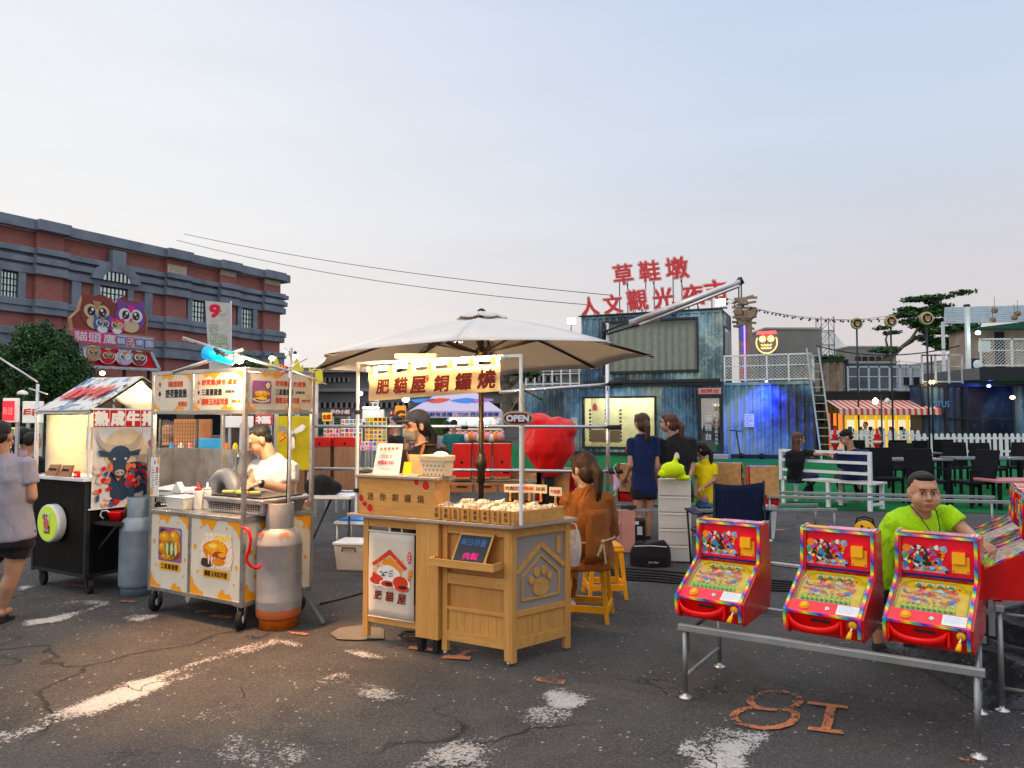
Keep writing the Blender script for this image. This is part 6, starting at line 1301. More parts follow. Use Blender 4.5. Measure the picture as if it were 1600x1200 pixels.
def packets():
 # clear wrapped cakes heaped in the tray: too many to tell apart
 c0,c1,c,s_,tz,dpt=TR;pk=NT('clear_wrap');pk.set(Base_Color=pk.mix(pk.rng(pk.noise(40,3),.4,.6),(.70,.45,.20),(.85,.80,.70)),Roughness=.12,Transmission_Weight=.15);pk.b.inputs['Specular IOR Level'].default_value=.9
 m=MB();cake=pm('cake_brown',(.45,.20,.06),.6)
 for i in range(17):
  for j in range(9):
   x=c0+.03+(c1-c0-.05+.12*j/8*c/.33)*i/16;y=.0+.36*j/8;z=tz+.06+.012*math.sin(i*2.1+j);a=random.uniform(-.5,.5);w_=.022
   m.ell((x,y,z),(.020,.020,.014),cake,8)
   p=[(x-w_*1.3,y-.01,z-.005),(x+w_*1.2,y+.0,z),(x+w_*1.2,y+.025,z+.01),(x-w_*1.3,y+.02,z+.005)];q=[(v[0]+random.uniform(-.006,.006),v[1]+random.uniform(-.008,.008),v[2]+random.uniform(.016,.034)) for v in p];m.hexa(p+q,pk.m)
 t=thing('wrapped_cakes','heap of clear wrapped little cakes filling the wooden tray','cakes',FS.o,FS.rz,kind='stuff');o=m.build('wrapped_cakes',t);tag(o,kind='stuff')
packets()
def stall_poles():
 t=thing('stall_frame','white square pole frame standing on the pine stall counter','frame',FS.o,FS.rz);m=MB();w=.018
 a,za=FS.uz(559.5,574,-.03);b,zb=FS.uz(814,553,-.03);z0=SZ+.004;za=zb=(za+zb)/2
 for x in (a,b): m.box(x-w/2,x+w/2,-.03-w/2,-.03+w/2,z0,za,whitep)
 m.box(a-w/2,b+w/2,-.03-w/2,-.03+w/2,za,za+w,whitep);m.build('pole',t,bevel=.002)
 m=MB()
 for px,py in ((559.5,644),(559.5,766)): u,z=FS.uz(px,py,-.03);m.box(a-.016,a+.016,-.048,-.012,z-.014,z+.014,dark)
 m.each('clamp',t,bevel=.003)
 tb=thing('tube_lamp','glowing warm LED tube over the canvas stall banner','lamp',FS.o,FS.rz);A,zA=FS.uz(573,577,-.055);B,zB=FS.uz(784,558.5,-.055);m=MB();m.tube([(A,-.055,zA),(B,-.055,zB)],.0125,emis('tube_warm',(1,.70,.36),200),10);m.build('tube',tb);m=MB();m.lathe([(.014,-.02),(.014,.02)],whitep,(A-.01,-.055,zA),8,axis=(1,0,0));m.lathe([(.014,-.02),(.014,.02)],whitep,(B+.01,-.055,zB),8,axis=(1,0,0));m.each('end_cap',tb)
 # canvas banner
 q=thing('canvas_banner','cream canvas banner with maroon brush characters hanging from the lamp tube','banner',FS.o,FS.rz);x0,zz0=FS.uz(577,627,-.06);x1,zz1=FS.uz(782,611,-.06);t0=FS.uz(577,583,-.06)[1];t1=FS.uz(782,566,-.06)[1]
 cb=canvas_b
 def f(u,v): zt_=t0+(t1-t0)*u-.012*abs(math.sin(math.pi*u*6));zb_=zz0+(zz1-zz0)*u;return (x0+(x1-x0)*u,-.066+.006*math.sin(u*14)*(1-v)-.003*math.sin(9*v+5*u),zb_+(zt_-zb_)*v)
 m=MB();m.grid(f,60,10,cb);bo=m.build('banner_cloth',q,)
 for i in range(7): u=.03+i*.155;x=x0+(x1-x0)*u;z=t0+(t1-t0)*u;m=MB();m.box(x-.02,x+.02,-.078,-.074,z-.015,z+.04,cb);m.box(x-.02,x+.02,-.041,-.037,z-.015,z+.04,cb);m.box(x-.02,x+.02,-.078,-.037,z+.036,z+.04,cb);m.build('strap',q)
 for i,(ch,px,py,hp) in enumerate((('肥',598,604,23),('貓',626,602,25),('屋',653,601,26),('銅',690,599,25),('鑼',724,596,26),('燒',760,592,28))):
  u,z=FS.uz(px,py,-.08);m=MB();m.text(ch,(u,-.078,z),(1,0,.03),Z,hp/F*5.0*.98,maroon,w=hp/F*5.0*1.12,bold=.035,shear=.10,lift=.004);m.build('brush_character',q)
 m=MB();u,z=FS.uz(668,591,-.08);m.blob(0,0,.012,.026,(u,-.082,z),X,Z,0,orangered,10);m.text('日',(u,-.0835,z+.008),X,Z,.014,cb);m.build('seal',q)
 # OPEN sign
 c=at(809,653.5,4.62);s_=thing('open_sign','oval wooden OPEN sign hanging on a string from the frame','sign',(c.x,c.y,c.z),FS.rz+R(24));L_=[(.062*math.cos(a)+(.034 if math.cos(a)>0 else -.034),.043*math.sin(a)) for a in [i*2*math.pi/28 for i in range(28)]]
 m=MB();m.prism(L_,(0,0,0),X,Z,-.01,pm('sign_tan',(.50,.34,.22),.6));m.build('sign_board',s_,bevel=.002);m=MB();m.prism([(a*.86,b*.72) for a,b in L_],(0,-.012,0),X,Z,0,maroon if False else pm('sign_maroon',(.10,.012,.018),.5));m.text('OPEN',(0,-.013,0),X,Z,.036,whitep,w=.135,bold=.05);m.build('lettering',s_)
 m=MB();top=Vector((.01,.0,.14));m.tube([(-.045,0,.04),top,(.05,0,.04)],.0025,pm('twine',(.35,.26,.16),.8),5);m.build('string',s_)
stall_poles()
def stall_things():
 # chalkboard
 u,z=FS.uz(732,876,-.06);t=thing('chalkboard','small framed chalkboard with blue and pink writing on the stall shelf','chalkboard',FS.w(u,-.085,FS.uz(690,881,-.1)[1]+.002),FS.rz);m=MB();H_=.20;W2=.128;sk=.045
 def q(x,z_): return (x+sk*z_/H_*.9,.07*z_/H_,z_)
 m.hexa([q(-W2,.0),q(W2,0),(W2,.012,0),(-W2,.012,0),q(-W2,H_),q(W2,H_),(q(W2,H_)[0],.082,H_),(q(-W2,H_)[0],.082,H_)],pine_h);m.build('board_frame',t,bevel=.002)
 yv=Vector((sk*.9/H_,.07/H_,1)).normalized();o=Vector(q(0,H_/2));n=X.cross(yv);m=MB();m.prism([(-W2+.014,-H_/2+.016),(W2-.014,-H_/2+.016),(W2-.014,H_/2-.01),(-W2+.014,H_/2-.01)],o+n*.002,X,yv,0,pm('slate_face',(.035,.04,.05),.7));m.build('slate',t)
 m=MB();m.text('每日限量',o+n*.003+yv*.045,X,yv,.045,pm('chalk_blue',(.08,.22,.45),.8),w=.19,bold=.0);m.text('肉鬆',o+n*.003-yv*.045+X*.01,X,yv,.045,pm('chalk_pink',(.75,.08,.32),.8),w=.11,bold=.02);m.build('chalk_writing',t)
 # price board on the cash box
 u,z=FS.uz(600,735,.0);t=thing('price_board','white price board with red handwritten prices on the cash box','sign',FS.w(u,.02,SBZ+.002),FS.rz);m=MB();m.hexa([(-.115,-.005,0),(.115,-.005,0),(.115,.0,0),(-.115,.0,0),(-.10,.035,.215),(.12,.035,.215),(.12,.04,.215),(-.10,.04,.215)],pm('board_white',(.78,.76,.72),.15));m.build('board',t);yv=Vector((.07,.16,1)).normalized();n=X.cross(yv);o=Vector((0,-.006,0));m=MB()
 m.text('1個$15',o+X*-.02+yv*.128,X,yv,.03,brownink,w=.11,lift=.003);m.text('8個$100',o+X*-.012+yv*.085,X,yv,.03,pm('price_red',(.5,.02,.08),.5),w=.14,bold=.02,lift=.003);m.text('口味可混搭',o+X*-.01+yv*.04,X,yv,.015,orangered,w=.09,lift=.003)
 for i in range(5): m.blob(-.07+.035*i,.18+.002*i,.013,.011,o+n*.003,X,yv,0,food['meat'],12);m.blob(-.07+.035*i,.184+.002*i,.011,.006,o+n*.0034,X,yv,0,food['toast'],12)
 m.build('price_lettering',t)
 u,z=FS.uz(634,735,.02);t=thing('yellow_card','small bright yellow card beside the price board','card',FS.w(u,.03,SBZ+.002),FS.rz);m=MB();m.hexa([(-.036,-.003,0),(.036,-.003,0),(.036,0,0),(-.036,0,0),(-.036,.02,.09),(.036,.02,.09),(.036,.023,.09),(-.036,.023,.09)],pm('card_yellow',(.85,.50,.01),.5));m.build('card',t)
 u,z=FS.uz(684,738,.06);t=thing('triangle_basket','cream fabric basket with a black triangle pattern on the cash box','basket',FS.w(u-.01,.07,SBZ+.002),FS.rz-R(4));bm_=NT('basket_cloth');bm_.set(Base_Color=(.62,.52,.36),Roughness=.85);m=MB();m.hexa([(-.09,-.05,0),(.09,-.05,0),(.09,.05,0),(-.09,.05,0),(-.105,-.06,.135),(.10,-.06,.135),(.10,.06,.135),(-.105,.06,.135)],bm_.m);m.build('basket_body',t,bevel=.006)
 m=MB();m.hexa([(-.109,-.064,.10),(.104,-.064,.10),(.104,.064,.10),(-.109,.064,.10),(-.111,-.066,.143),(.106,-.066,.143),(.106,.066,.143),(-.111,.066,.143)],pm('basket_rim',(.55,.47,.34),.85));m.build('rim',t,bevel=.006)
 m=MB()
 for j in range(3):
  for i in range(6): x=-.08+i*.032+(.016 if j % 2 else 0);z_=.012+j*.03;
  for i in range(5+(j+1) % 2): x=-.075+i*.034+(.017 if j % 2 else 0);z_=.01+j*.03;m.prism([(-.008,0),(.008,0),(0,.012)],(x,-.0525-.0105*z_/.135*1.0,z_),X,Z,0,ink)
 m.build('triangle_print',t)
 m=MB();m.ell((.03,0,.14),(.06,.045,.03),paper,10);m.ell((-.05,-.03,.12),(.035,.02,.02),pm('knot_grey',(.35,.33,.3),.8),10);m.build('cloth_lining',t)
 t=thing('paper_stack','flat stack of cream paper bags between the yellow card and basket','paper',FS.w(FS.u(648,.0),-.01,SBZ+.001),FS.rz);m=MB();m.box(-.06,.05,-.03,.03,0,.008,paper);m.box(-.05,.06,-.025,.03,.0085,.014,pm('kraft',(.55,.38,.2),.8));m.build('sheets',t)
 t=thing('dark_pouch','small dark green pouch at the left end of the cash box','pouch',FS.w(FS.u(572,.05),.05,SBZ+.001),0);m=MB();m.ell((0,0,.018),(.045,.03,.018),pm('pouch_green',(.06,.08,.06),.8),12);m.build('pouch',t)
 # plastic bag hanging at the right
 p=at(893,835,5.35);t=thing('plastic_bag','thin white plastic bag hanging at the stall corner','bag',p,0);m=MB()
 pl=NT('thin_plastic');pl.set(Base_Color=(.75,.75,.74),Roughness=.2,Alpha=.45);pl.bump(pl.noise(18,4),.02)
 m.grid(lambda u,v: ((.045+.02*math.sin(math.pi*v))*math.cos(u*6.28)+.012*math.sin(u*19),.03*math.sin(u*6.28)+.008*math.sin(u*23+v*5),-.22+.25*v),24,8,pl.m);m.tube([(-.03,0,.03),(-.01,0,.085),(.03,0,.07),(.04,0,.03)],.004,whitep,5);m.build('bag',t)
 # power leads under the stall
 t=thing('cable_coil','black cable coils lying under the emblem banner','cable',FS.w(-.85,.15,.02),FS.rz);m=MB()
 for i in range(4): m.tube([(.13*math.cos(a*.5+i)*(1-.1*i),.07*math.sin(a*.5+i),.01+.008*i+.006*math.sin(a)) for a in range(13)],.005,dark,5)
 m.build('coil',t)
stall_things()
def parasol():
 c=Vector((at(752,600,6.0).x,6.0,0));t=thing('parasol','large off-white octagonal parasol with bronze pole over the pine stall','parasol',c);can=NT('parasol_cloth');can.set(Base_Color=can.mix(can.rng(can.noise(1.5,4),.3,.7),(.82,.79,.75),(.76,.72,.68)),Roughness=.85);n_=can.noise(4,4);can.bump(n_,.02)
 tl=can.n('BsdfTranslucent',{0: (.6,.52,.42,1)});mx=can.n('MixShader',{0: .16});can.link(can.b.outputs[0],mx.inputs[1]);can.link(tl.outputs[0],mx.inputs[2]);can.link(mx.outputs[0],can.o.inputs[0])
 R_=1.36;za=2.37;zr=2.005;A0=R(-94);br=pm('bronze',(.055,.038,.028),.4,.6)
 def rim(k): a=A0+k*math.pi/4;return Vector((R_*math.cos(a),R_*math.sin(a),zr+.045*math.cos(a)-.035*math.sin(a)))
 m=MB()
 for k in range(8):
  a,b=rim(k),rim(k+1)
  def f(u,v,a=a,b=b):
   e=a.lerp(b,u);e=e*(1-.035*math.sin(math.pi*u)) if True else e;e.z=a.lerp(b,u).z+.012*math.sin(math.pi*u)
   top=Vector((0,0,za));r0=.1;s_=r0+(1-r0)*v;p=top.lerp(e,s_);p.z-=.045*math.sin(math.pi*s_)*(-.6)*1.0;p.z-=.02*math.sin(math.pi*u)*math.sin(math.pi*min(1,s_));return p
  m.grid(f,8,8,can.m)
 co=m.build('canopy',t,solid=.003)
 m=MB()
 for k in range(8):
  a,b=rim(k),rim(k+1);m.grid(lambda u,v: Vector((a.lerp(b,u).x*(.02+.135*v),a.lerp(b,u).y*(.02+.135*v),za+.036-.05*v*v-.012*math.sin(math.pi*u)*v)),6,4,can.m)
 m.build('vent_cap',co,solid=.004);m=MB();m.lathe([(.03,0),(.035,.015),(.015,.03),(0,.035)],dark,(0,0,za+.032),14);m.build('finial',t)
 hub=2.08
 for k in range(8):
  m=MB();e=rim(k);P=[]
  for i in range(9): s_=.03+.97*i/8;p=Vector((0,0,za)).lerp(e,s_);p.z+=.027*math.sin(math.pi*s_)-.016;P.append(p)
  for p,q in zip(P,P[1:]): m.bar(p,q,.012,.016,dark)
  rb=m.build('rib',t);m=MB();mid=Vector((0,0,za)).lerp(e,.45);mid.z+=.01;m.bar(Vector((.03*math.cos(A0+k*math.pi/4),.03*math.sin(A0+k*math.pi/4),hub)),mid,.012,.014,br);m.build('strut',rb)
  m=MB();d=Vector((e.x,e.y,0)).normalized();m.prism([(-.03,0),(.03,0),(0,.08)],e-d*.07-Z*.008,d.cross(Z),d,.004,whitep);m.build('corner_pocket',rb)
 m=MB();m.tube([(0,0,0),(0,0,za+.02)],.021,br,16);m.build('pole',t);m=MB();m.lathe([(.021,-.05),(.045,-.03),(.05,.0),(.045,.03),(.021,.05)],br,(0,0,hub),16);m.build('hub',t)
 z=at(752,728,6.0).z;m=MB();m.lathe([(.022,-.14),(.03,-.13),(.032,-.03),(.045,0),(.047,.035),(.036,.06),(.034,.1),(.022,.11)],br,(0,0,z),18);m.build('joint',t);m=MB();m.lathe([(.32,0),(.32,.03),(.06,.06),(.04,.25),(.022,.3)],dark,n=24);m.build('base',t)
 # clip lamp
 q=thing('panel_clip_lamp','slim panel lamp on a bent arm clipped under the parasol','lamp',at(655,556,5.5));m=MB();m.box(-.17,.13,-.055,.055,-.03,.012,whitep) if False else (m.box(-.17,.13,-.05,.05,-.008,.012,taupe),m.box(-.172,.132,-.054,-.048,-.022,.013,taupe));m.build('lamp_body',q,bevel=.004);m=MB();m.box(-.16,.12,-.045,.045,-.016,-.0125,emis('panel_glow',(1,.74,.44),2.5));m.build('light_panel',q)
 m=MB();P=[at(655,553,5.52),at(665,545,5.55),at(680,535,5.6),at(693,533,5.7),at(700,536,5.8),at(722,545,5.9),at(745,550,5.97)];m.tube([p-q.location for p in P],.013,dark,8);m.ell(P[3]-q.location,.024,inox,8);m.ell(P[1]-q.location,.02,dark,8);m.build('bent_arm',q)
parasol()

# ---- the pipe frame and awning arm behind the stall
def pipes():
 Y0=8.0;chrome=pm('chrome_pipe',(.60,.60,.60),.25,.9,var=.15,vs=2);lft=at(476,640,8.6);x=lambda px,Y: at(px,600,Y).x
 t=thing('pipe_frame','chrome pipe frame with black-capped horizontal rails behind the parasol stall','frame',(x(949,Y0),Y0,0));o=t.location;m=MB()
 m.tube([(0,0,0),(0,0,at(947,505,Y0).z)],.022,chrome,10);a=at(817,600,7.8);m.tube([(a.x-o.x,-.2,0),(a.x-o.x,-.2,at(817,600,7.8).z)],.018,pm('bamboo',(.42,.30,.17),.6),10);ul=at(486,660,8.6);m.tube([(ul.x-o.x,ul.y-o.y,0),(ul.x-o.x,ul.y-o.y,1.9)],.018,chrome,8);m.each('upright',t)
 m=MB();
 for (p0,y0,p1,y1) in ((780,613,958,600),(480,666,952,667),(470,732,950,737)):
  A=at(p0,y0,8.6 if p0<700 else 7.85);B=at(p1,y1,7.95);m.tube([A-o,B-o],.018,chrome,8)
 A=at(497,766,8.7);B=at(556,768,8.6);m.tube([A-o,B-o],.012,chrome,8);m.each('rail',t)
 m=MB()
 for px,py in ((965,599),(964,668),(966,737)): A=at(px-14,py,7.93);B=at(px+7,py-.5,7.92);m.tube([A-o,B-o],.026,dark,10)
 for px,py in ((726,668),(791,737)): A=at(px-5,py,8.2);B=at(px+5,py,8.2);m.tube([A-o,B-o],.021,dark,8)
 m.each('foam_cap',t)
 m=MB();A=at(820,610,7.8);B=at(846,624,7.5);m.tube([A-o,B-o],.012,darkmet,6);m.build('tie_rod',t)
 q=thing('awning_arm','silver telescopic awning arm slanting up over the container window','awning arm',at(945,516,8.0));o=q.location;m=MB();m.tube([at(985,505,7.9)-o,at(1158,440,7.2)-o],.035,alu,12);m.build('tube',q);m=MB();m.tube([at(985,512,7.95)-o,at(1030,498,7.85)-o],.02,alu,8);m.tube([at(1000,508,7.8)-o,at(1155,447,7.1)-o],.015,alu,8);m.tube([at(940,520,8.0)-o,at(990,500,7.9)-o],.012,darkmet,6);m.tube([at(942,524,8.0)-o,at(1000,507,7.9)-o],.012,darkmet,6);m.build('strut',q)
 m=MB();m.tube([at(943,530,8.0)-o,at(948,505,8.0)-o],.02,dark,6);m.tube([at(1155,434,7.2)-o,at(1160,444,7.2)-o],.025,darkmet,8);m.build('joint',q)
pipes()
# ================================================================== PINBALL TABLES AND WHAT STANDS ROUND THEM
def rainbow():
 t=NT('rainbow_trim');sp=t.n('SeparateXYZ',{0: t.co});v=t.math('FRACT',t.math('MULTIPLY',t.math('ADD',t.math('ADD',sp.outputs[0],sp.outputs[1]),t.math('ADD',sp.outputs[2],t.math('MULTIPLY',t.noise(12,2),.02))),6.5))
 t.set(Base_Color=t.ramp(v,[(0,(.75,.02,.05)),(.14,(.85,.30,.02)),(.28,(.85,.70,.02)),(.42,(.10,.50,.06)),(.56,(.02,.30,.65)),(.70,(.015,.03,.30)),(.84,(.30,.03,.40)),(.95,(.75,.03,.25))]),Roughness=.25,Coat_Weight=.4);return t.m
rb_m=rainbow();pink_r=pm('machine_pink_red',(.72,.012,.06),.25,coat=.5,var=.05);deep_r=pm('machine_red',(.50,.008,.016),.28,coat=.5,var=.08,grime=.12);dk_r=pm('machine_dark_red',(.30,.012,.018),.4);yel_p=pm('machine_yellow',(.85,.45,.01),.35,var=.04);tray_r=pm('tray_red',(.80,.03,.03),.3,var=.04);navy_s=pm('navy_strip',(.01,.02,.12),.3);chip=pm('chipboard',(.40,.24,.12),.8,var=.2,vs=20);mirror=steel('mirror_knob',(.7,.7,.7),.15)
toy=[pm('toy_%d' % i,c,.35,var=.05) for i,c in enumerate([(.80,.25,.02),(.65,.04,.04),(.05,.22,.60),(.85,.62,.03),(.02,.02,.025),(.75,.74,.72),(.10,.35,.10),(.35,.15,.45),(.80,.35,.35),(.25,.50,.70)])]
grad=NT('backglass_print');sp_=grad.n('SeparateXYZ',{0: grad.co});gz=grad.rng(sp_.outputs[2],.30,.50);grad.set(Base_Color=grad.mix(grad.rng(sp_.outputs[0],.15,.24),grad.ramp(gz,[(0,(.80,.10,.35)),(.3,(.80,.70,.72)),(.6,(.82,.76,.66)),(1,(.85,.25,.45))]),(.82,.68,.12)),Roughness=.25,Coat_Weight=.4)
play_y=pm('playfield_yellow',(.88,.64,.03),.3,var=.15,vs=20);neon_y=pm('arch_yellow_green',(.72,.80,.06),.3);fin_g=NT('fin_green').set(Base_Color=(.30,.72,.04),Roughness=.2,Emission_Color=(.3,.75,.05),Emission_Strength=.12).m
MW,MD=.385,.53
def pinball(rnd,label=None,loc=(0,0,0),rz=0,group='tabletop pinball machines'):
 rr=random.Random(rnd);t=thing('pinball_machine',label,'pinball machine',loc,rz,group);w=MW/2
 prof=[(.02,0),(.0,.02),(-.005,.120),(.035,.142),(.32,.300),(.335,.52),(.46,.525),(.50,.16),(.46,.02)]
 m=MB()
 for sx,a,b in ((-1,-w,-w+.014),(1,w-.014,w)): m.prism([(y,z) for y,z in prof],(b,0,0),Y_,Z,.014,deep_r)
 m.build('side_panel',t)
 m=MB();m.hexa([(-w+.014,.022,.005),(w-.014,.022,.005),(w-.014,.45,.02),(-w+.014,.45,.02),(-w+.014,.004,.118),(w-.014,.004,.118),(w-.014,.48,.14),(-w+.014,.48,.14)],deep_r)
 m.hexa([(-w+.014,.345,.27),(w-.014,.345,.27),(w-.014,.465,.27),(-w+.014,.465,.27),(-w+.014,.348,.515),(w-.014,.348,.515),(w-.014,.455,.515),(-w+.014,.455,.515)],pink_r);m.build('cabinet',t)
 # rainbow edging
 m=MB()
 for sx in (-1,1):
  x=sx*(w-.006)
  for p,q in zip(prof[1:6],prof[2:7]): m.bar((x,p[0]-.004,p[1]+.003),(x,q[0]-.004,q[1]+.003),.016,.008,rb_m,up=(0,-.5,1))
 m.bar((-w,.332,.512),(w,.332,.512),.014,.014,rb_m,up=(0,-1,.2));m.bar((-w,-.008,.120),(w,-.008,.120),.012,.012,rb_m);m.bar((-w+.014,.327,.303),(w-.014,.327,.303),.01,.012,navy_s)
 m.build('rainbow_edging',t)
 # sloping deck: local plane from (y=.035,z=.155) to (.32,.285)
 o0=Vector((0,.0,.124));yv=Vector((0,.32,.176)).normalized();n=X.cross(yv);Ld=.362
 m=MB();m.prism([(-w+.014,.0),(w-.014,.0),(w-.014,.088),(-w+.014,.088)],o0,X,yv,-.02,pink_r);m.build('control_panel',t)
 m=MB();m.lathe([(.026,0),(.026,.004),(.021,.005),(.021,.012),(.019,.015),(0,.016)],yel_p,o0+X*-.095+yv*.045,18,axis=n);m.build('push_button',t)
 m=MB();m.lathe([(.014,0),(.014,.003),(.006,.004),(.005,.001),(0,.001)],mirror,o0+X*.02+yv*.045,14,axis=n);m.build('coin_lock',t)
 m=MB();m.prism([(.068,.008),(w-.018,.008),(w-.018,.082),(.068,.082)],o0+n*.002,X,yv,0,paper);
 for i in range(5): m.prism([(.076,.070-.011*i),(.076+.07+.02*((i*3) % 2),.070-.011*i),(.076+.07+.02*((i*3) % 2),.072-.011*i),(.076,.072-.011*i)],o0+n*.0026,X,yv,0,toy[9])
 m.build('rule_card',t)
 m=MB();A=o0+yv*.09-n*.025;m.prism([(-w+.014,0),(w-.014,0),(w-.014,Ld-.085),(-w+.014,Ld-.085)],A,X,yv,-.005,play_y)
 for s_ in (-1,1): m.prism([(0,0),(Ld-.085,0),(Ld-.085,.03),(0,.03)],A+X*s_*(w-.0145),yv,n,.0006*s_,rb_m)
 m.prism([(-w+.014,0),(w-.014,0),(w-.014,.025),(-w+.014,.025)],A+yv*.0005,X,n,.001,paper);m.build('playfield',t)
 k=0
 m=MB();P=[];xr=w-.03;L2=Ld-.095
 for i in range(5): P.append(A+X*-xr+yv*(.02+(L2-.11)*i/4)+n*.012)
 for i in range(1,9): a=math.pi-math.pi/2*i/8;P.append(A+X*(-xr+.08+.08*math.cos(a))+yv*(L2-.09+.08*math.sin(a))+n*.012)
 for i in range(1,9): a=math.pi/2-math.pi/2*i/8;P.append(A+X*(xr-.08+.08*math.cos(a))+yv*(L2-.09+.08*math.sin(a))+n*.012)
 for i in range(1,5): P.append(A+X*xr+yv*(L2-.09-(L2-.11)*i/4)+n*.012)
 m.tube(P,.0032,neon_y,6);m.build('ball_arch',t)
 m=MB()
 for i in range(110):
  cx,cy=rr.uniform(-.14,.115),rr.uniform(.07,.205);r=rr.uniform(.004,.015);k+=.00012;m.blob(cx,cy,r*1.3,r,A+n*(.001+k),X,yv,0,toy[rr.choice([0,0,8,8,1,2,7,9,3,5])],9,.25)
 for i in range(4): cx=-.09+i*.05;k+=.0001;m.prism([(cx,.205),(cx+.038,.205),(cx+.038,.232),(cx,.232)],A+n*(.001+k),X,yv,0,toy[5]);m.prism([(cx,.205),(cx+.036,.205),(cx+.03,.222),(cx+.012,.228)],A+n*(.0012+k),X,yv,0,toy[6])
 for i in range(22): cx,cy=rr.uniform(.02,.12),rr.uniform(.19,.225);m.ell(A+X*cx+yv*cy+n*.006,.006,toy[0],6)
 for i in range(18): cx,cy=rr.uniform(-.13,.12),rr.uniform(.08,.2);m.tube([A+X*cx+yv*cy,A+X*cx+yv*cy+n*.014],.0014,mirror,4)
 m.prism([(-.14,.012),(.115,.012),(.115,.05),(-.14,.05)],A+n*.0005,X,yv,0,pm('pocket_green',(.06,.16,.03),.5));m.build('field_print',t)
 m=MB()
 for i in range(11): x=-.135+.0245*i;m.add([A+X*x+yv*.012,A+X*x+yv*.065,A+X*x+yv*.06+n*.02,A+X*x+yv*.012+n*.024],[(0,1,2,3)],fin_g);m.tube([A+X*x+yv*.012+n*.001,A+X*x+yv*.065+n*.02],.0018,fin_g,4)
 m.build('pocket_fins',t,solid=.002)
 gl=MB();gl.prism([(-w+.014,.09),(w-.014,.09),(w-.014,Ld-.002),(-w+.014,Ld-.002)],o0+n*.002,X,yv,0,GL);gl.build('cover_glass',t)
 # backbox front
 ob=Vector((0,.344,.275));yb=Vector((0,.012,.25)).normalized();nb=X.cross(yb)
 m=MB();m.prism([(-w+.026,.045),(.055,.045),(.055,.225),(-w+.026,.225)],ob+nb*.002,X,yb,0,grad.m);k=0
 for i in range(4): x=-.125+i*.038;m.prism([(x,.178),(x+.033,.178),(x+.033,.215),(x,.215)],ob+nb*.003,X,yb,0,toy[5]);m.prism([(x,.182),(x+.033,.19),(x+.03,.215),(x+.004,.21)],ob+nb*.0034,X,yb,0,toy[6])
 for i in range(130):
  cx,cy=rr.uniform(-.155,.045),rr.uniform(.055,.18);r=rr.uniform(.005,.0155);k+=.0001;m.blob(cx,cy,r,r*rr.uniform(.7,1.2),ob+nb*(.0032+k),X,yb,0,toy[rr.choice([1,2,3,4,5,5,8,9,4,0,7,6])],9,.25)
 m.blob(-.14,.165,.021,.021,ob+nb*(.0034+k),X,yb,0,toy[0],14);m.prism([(-.08,.13),(-.055,.13),(-.055,.153),(-.08,.153)],ob+nb*(.0036+k),X,yb,0,dk_r)
 for cx,cy in ((-.115,.11),(-.085,.094),(-.055,.092),(-.028,.094),(-.0,.10),(.052,.055)): m.blob(cx,cy,.0085,.0085,ob+nb*(.0038+k),X,yb,0,toy[4],12)
 m.build('backglass',t)
 m=MB();m.prism([(.075,.055),(.155,.055),(.155,.205),(.075,.205)],ob+nb*.002,X,yb,-.004,yel_p) if False else m.prism([(.075,.055),(.155,.055),(.155,.205),(.075,.205)],ob+nb*.004,X,yb,-.004,yel_p);m.hexa([ob+X*a+yb*b+nb*c for b,c in ((.10,.004),) for a in ()] or [ob+X*.078+yb*.105+nb*.004,ob+X*.138+yb*.105+nb*.004,ob+X*.138+yb*.165+nb*.004,ob+X*.078+yb*.165+nb*.004,ob+X*.078+yb*.105+nb*.03,ob+X*.138+yb*.105+nb*.03,ob+X*.138+yb*.165+nb*.03,ob+X*.078+yb*.165+nb*.03],yel_p);m.build('coin_box',t)
 m=MB()
 for cx in (.083,.147):
  for cy in (.063,.197): m.lathe([(.004,0),(.003,.002),(0,.002)],dark,ob+X*cx+yb*cy+nb*.0042,8,axis=nb)
 m.build('coin_box_screws',t)
 m=MB();m.box(-w+.02,-w+.13,.345,.42,.5255,.527,yel_p);m.box(-w+.13,w-.02,.345,.45,.5252,.5265,grad.m);m.build('top_label',t)
 # front: slot, tray, plunger
 m=MB();m.prism([(-.055,.078),(.045,.078),(.045,.092),(-.055,.092)],(0,-.0035+.0,0),X,Z,-.004,blackvoid);m.build('payout_slot',t)
 m=MB();P=[]
 for i in range(13): u=i/12;x=-.165+.27*u;P.append((x,-.055*math.sin(math.pi*u)**.5-.006,.03+.03*abs(2*u-1)**3))
 vs=[];
 for p in P: e=.035+.035*abs((p[0]+.03)/.135)**4*.4;vs+=[(p[0],p[1],p[2]),(p[0],p[1]-.008,p[2]+e)]
 m.add(vs,[(2*i,2*i+2,2*i+3,2*i+1) for i in range(12)],tray_r,True);vs2=[(p[0],0.01,.03) for p in P];m.add([v for i in range(13) for v in (P[i],vs2[i])],[(2*i+1,2*i+3,2*i+2,2*i) for i in range(12)],tray_r,True);m.box(-.168,-.16,-.03,.0,.035,.10,tray_r);m.box(.10,.108,-.03,.0,.035,.10,tray_r);m.build('prize_tray',t,solid=.004)
 m=MB();m.lathe([(.021,0),(.021,.004),(.008,.005)],yel_p,(w-.038,-.002,.088),16,axis=(0,-1,0));m.tube([(w-.038,-.004,.088),(w-.04,-.04,.062)],.005,mirror,8);m.tube([(w-.04,-.04,.062),(w-.041,-.05,.055),(w-.044,-.075,.035)],[.008,.010,.013],yel_p,10);m.build('plunger',t)
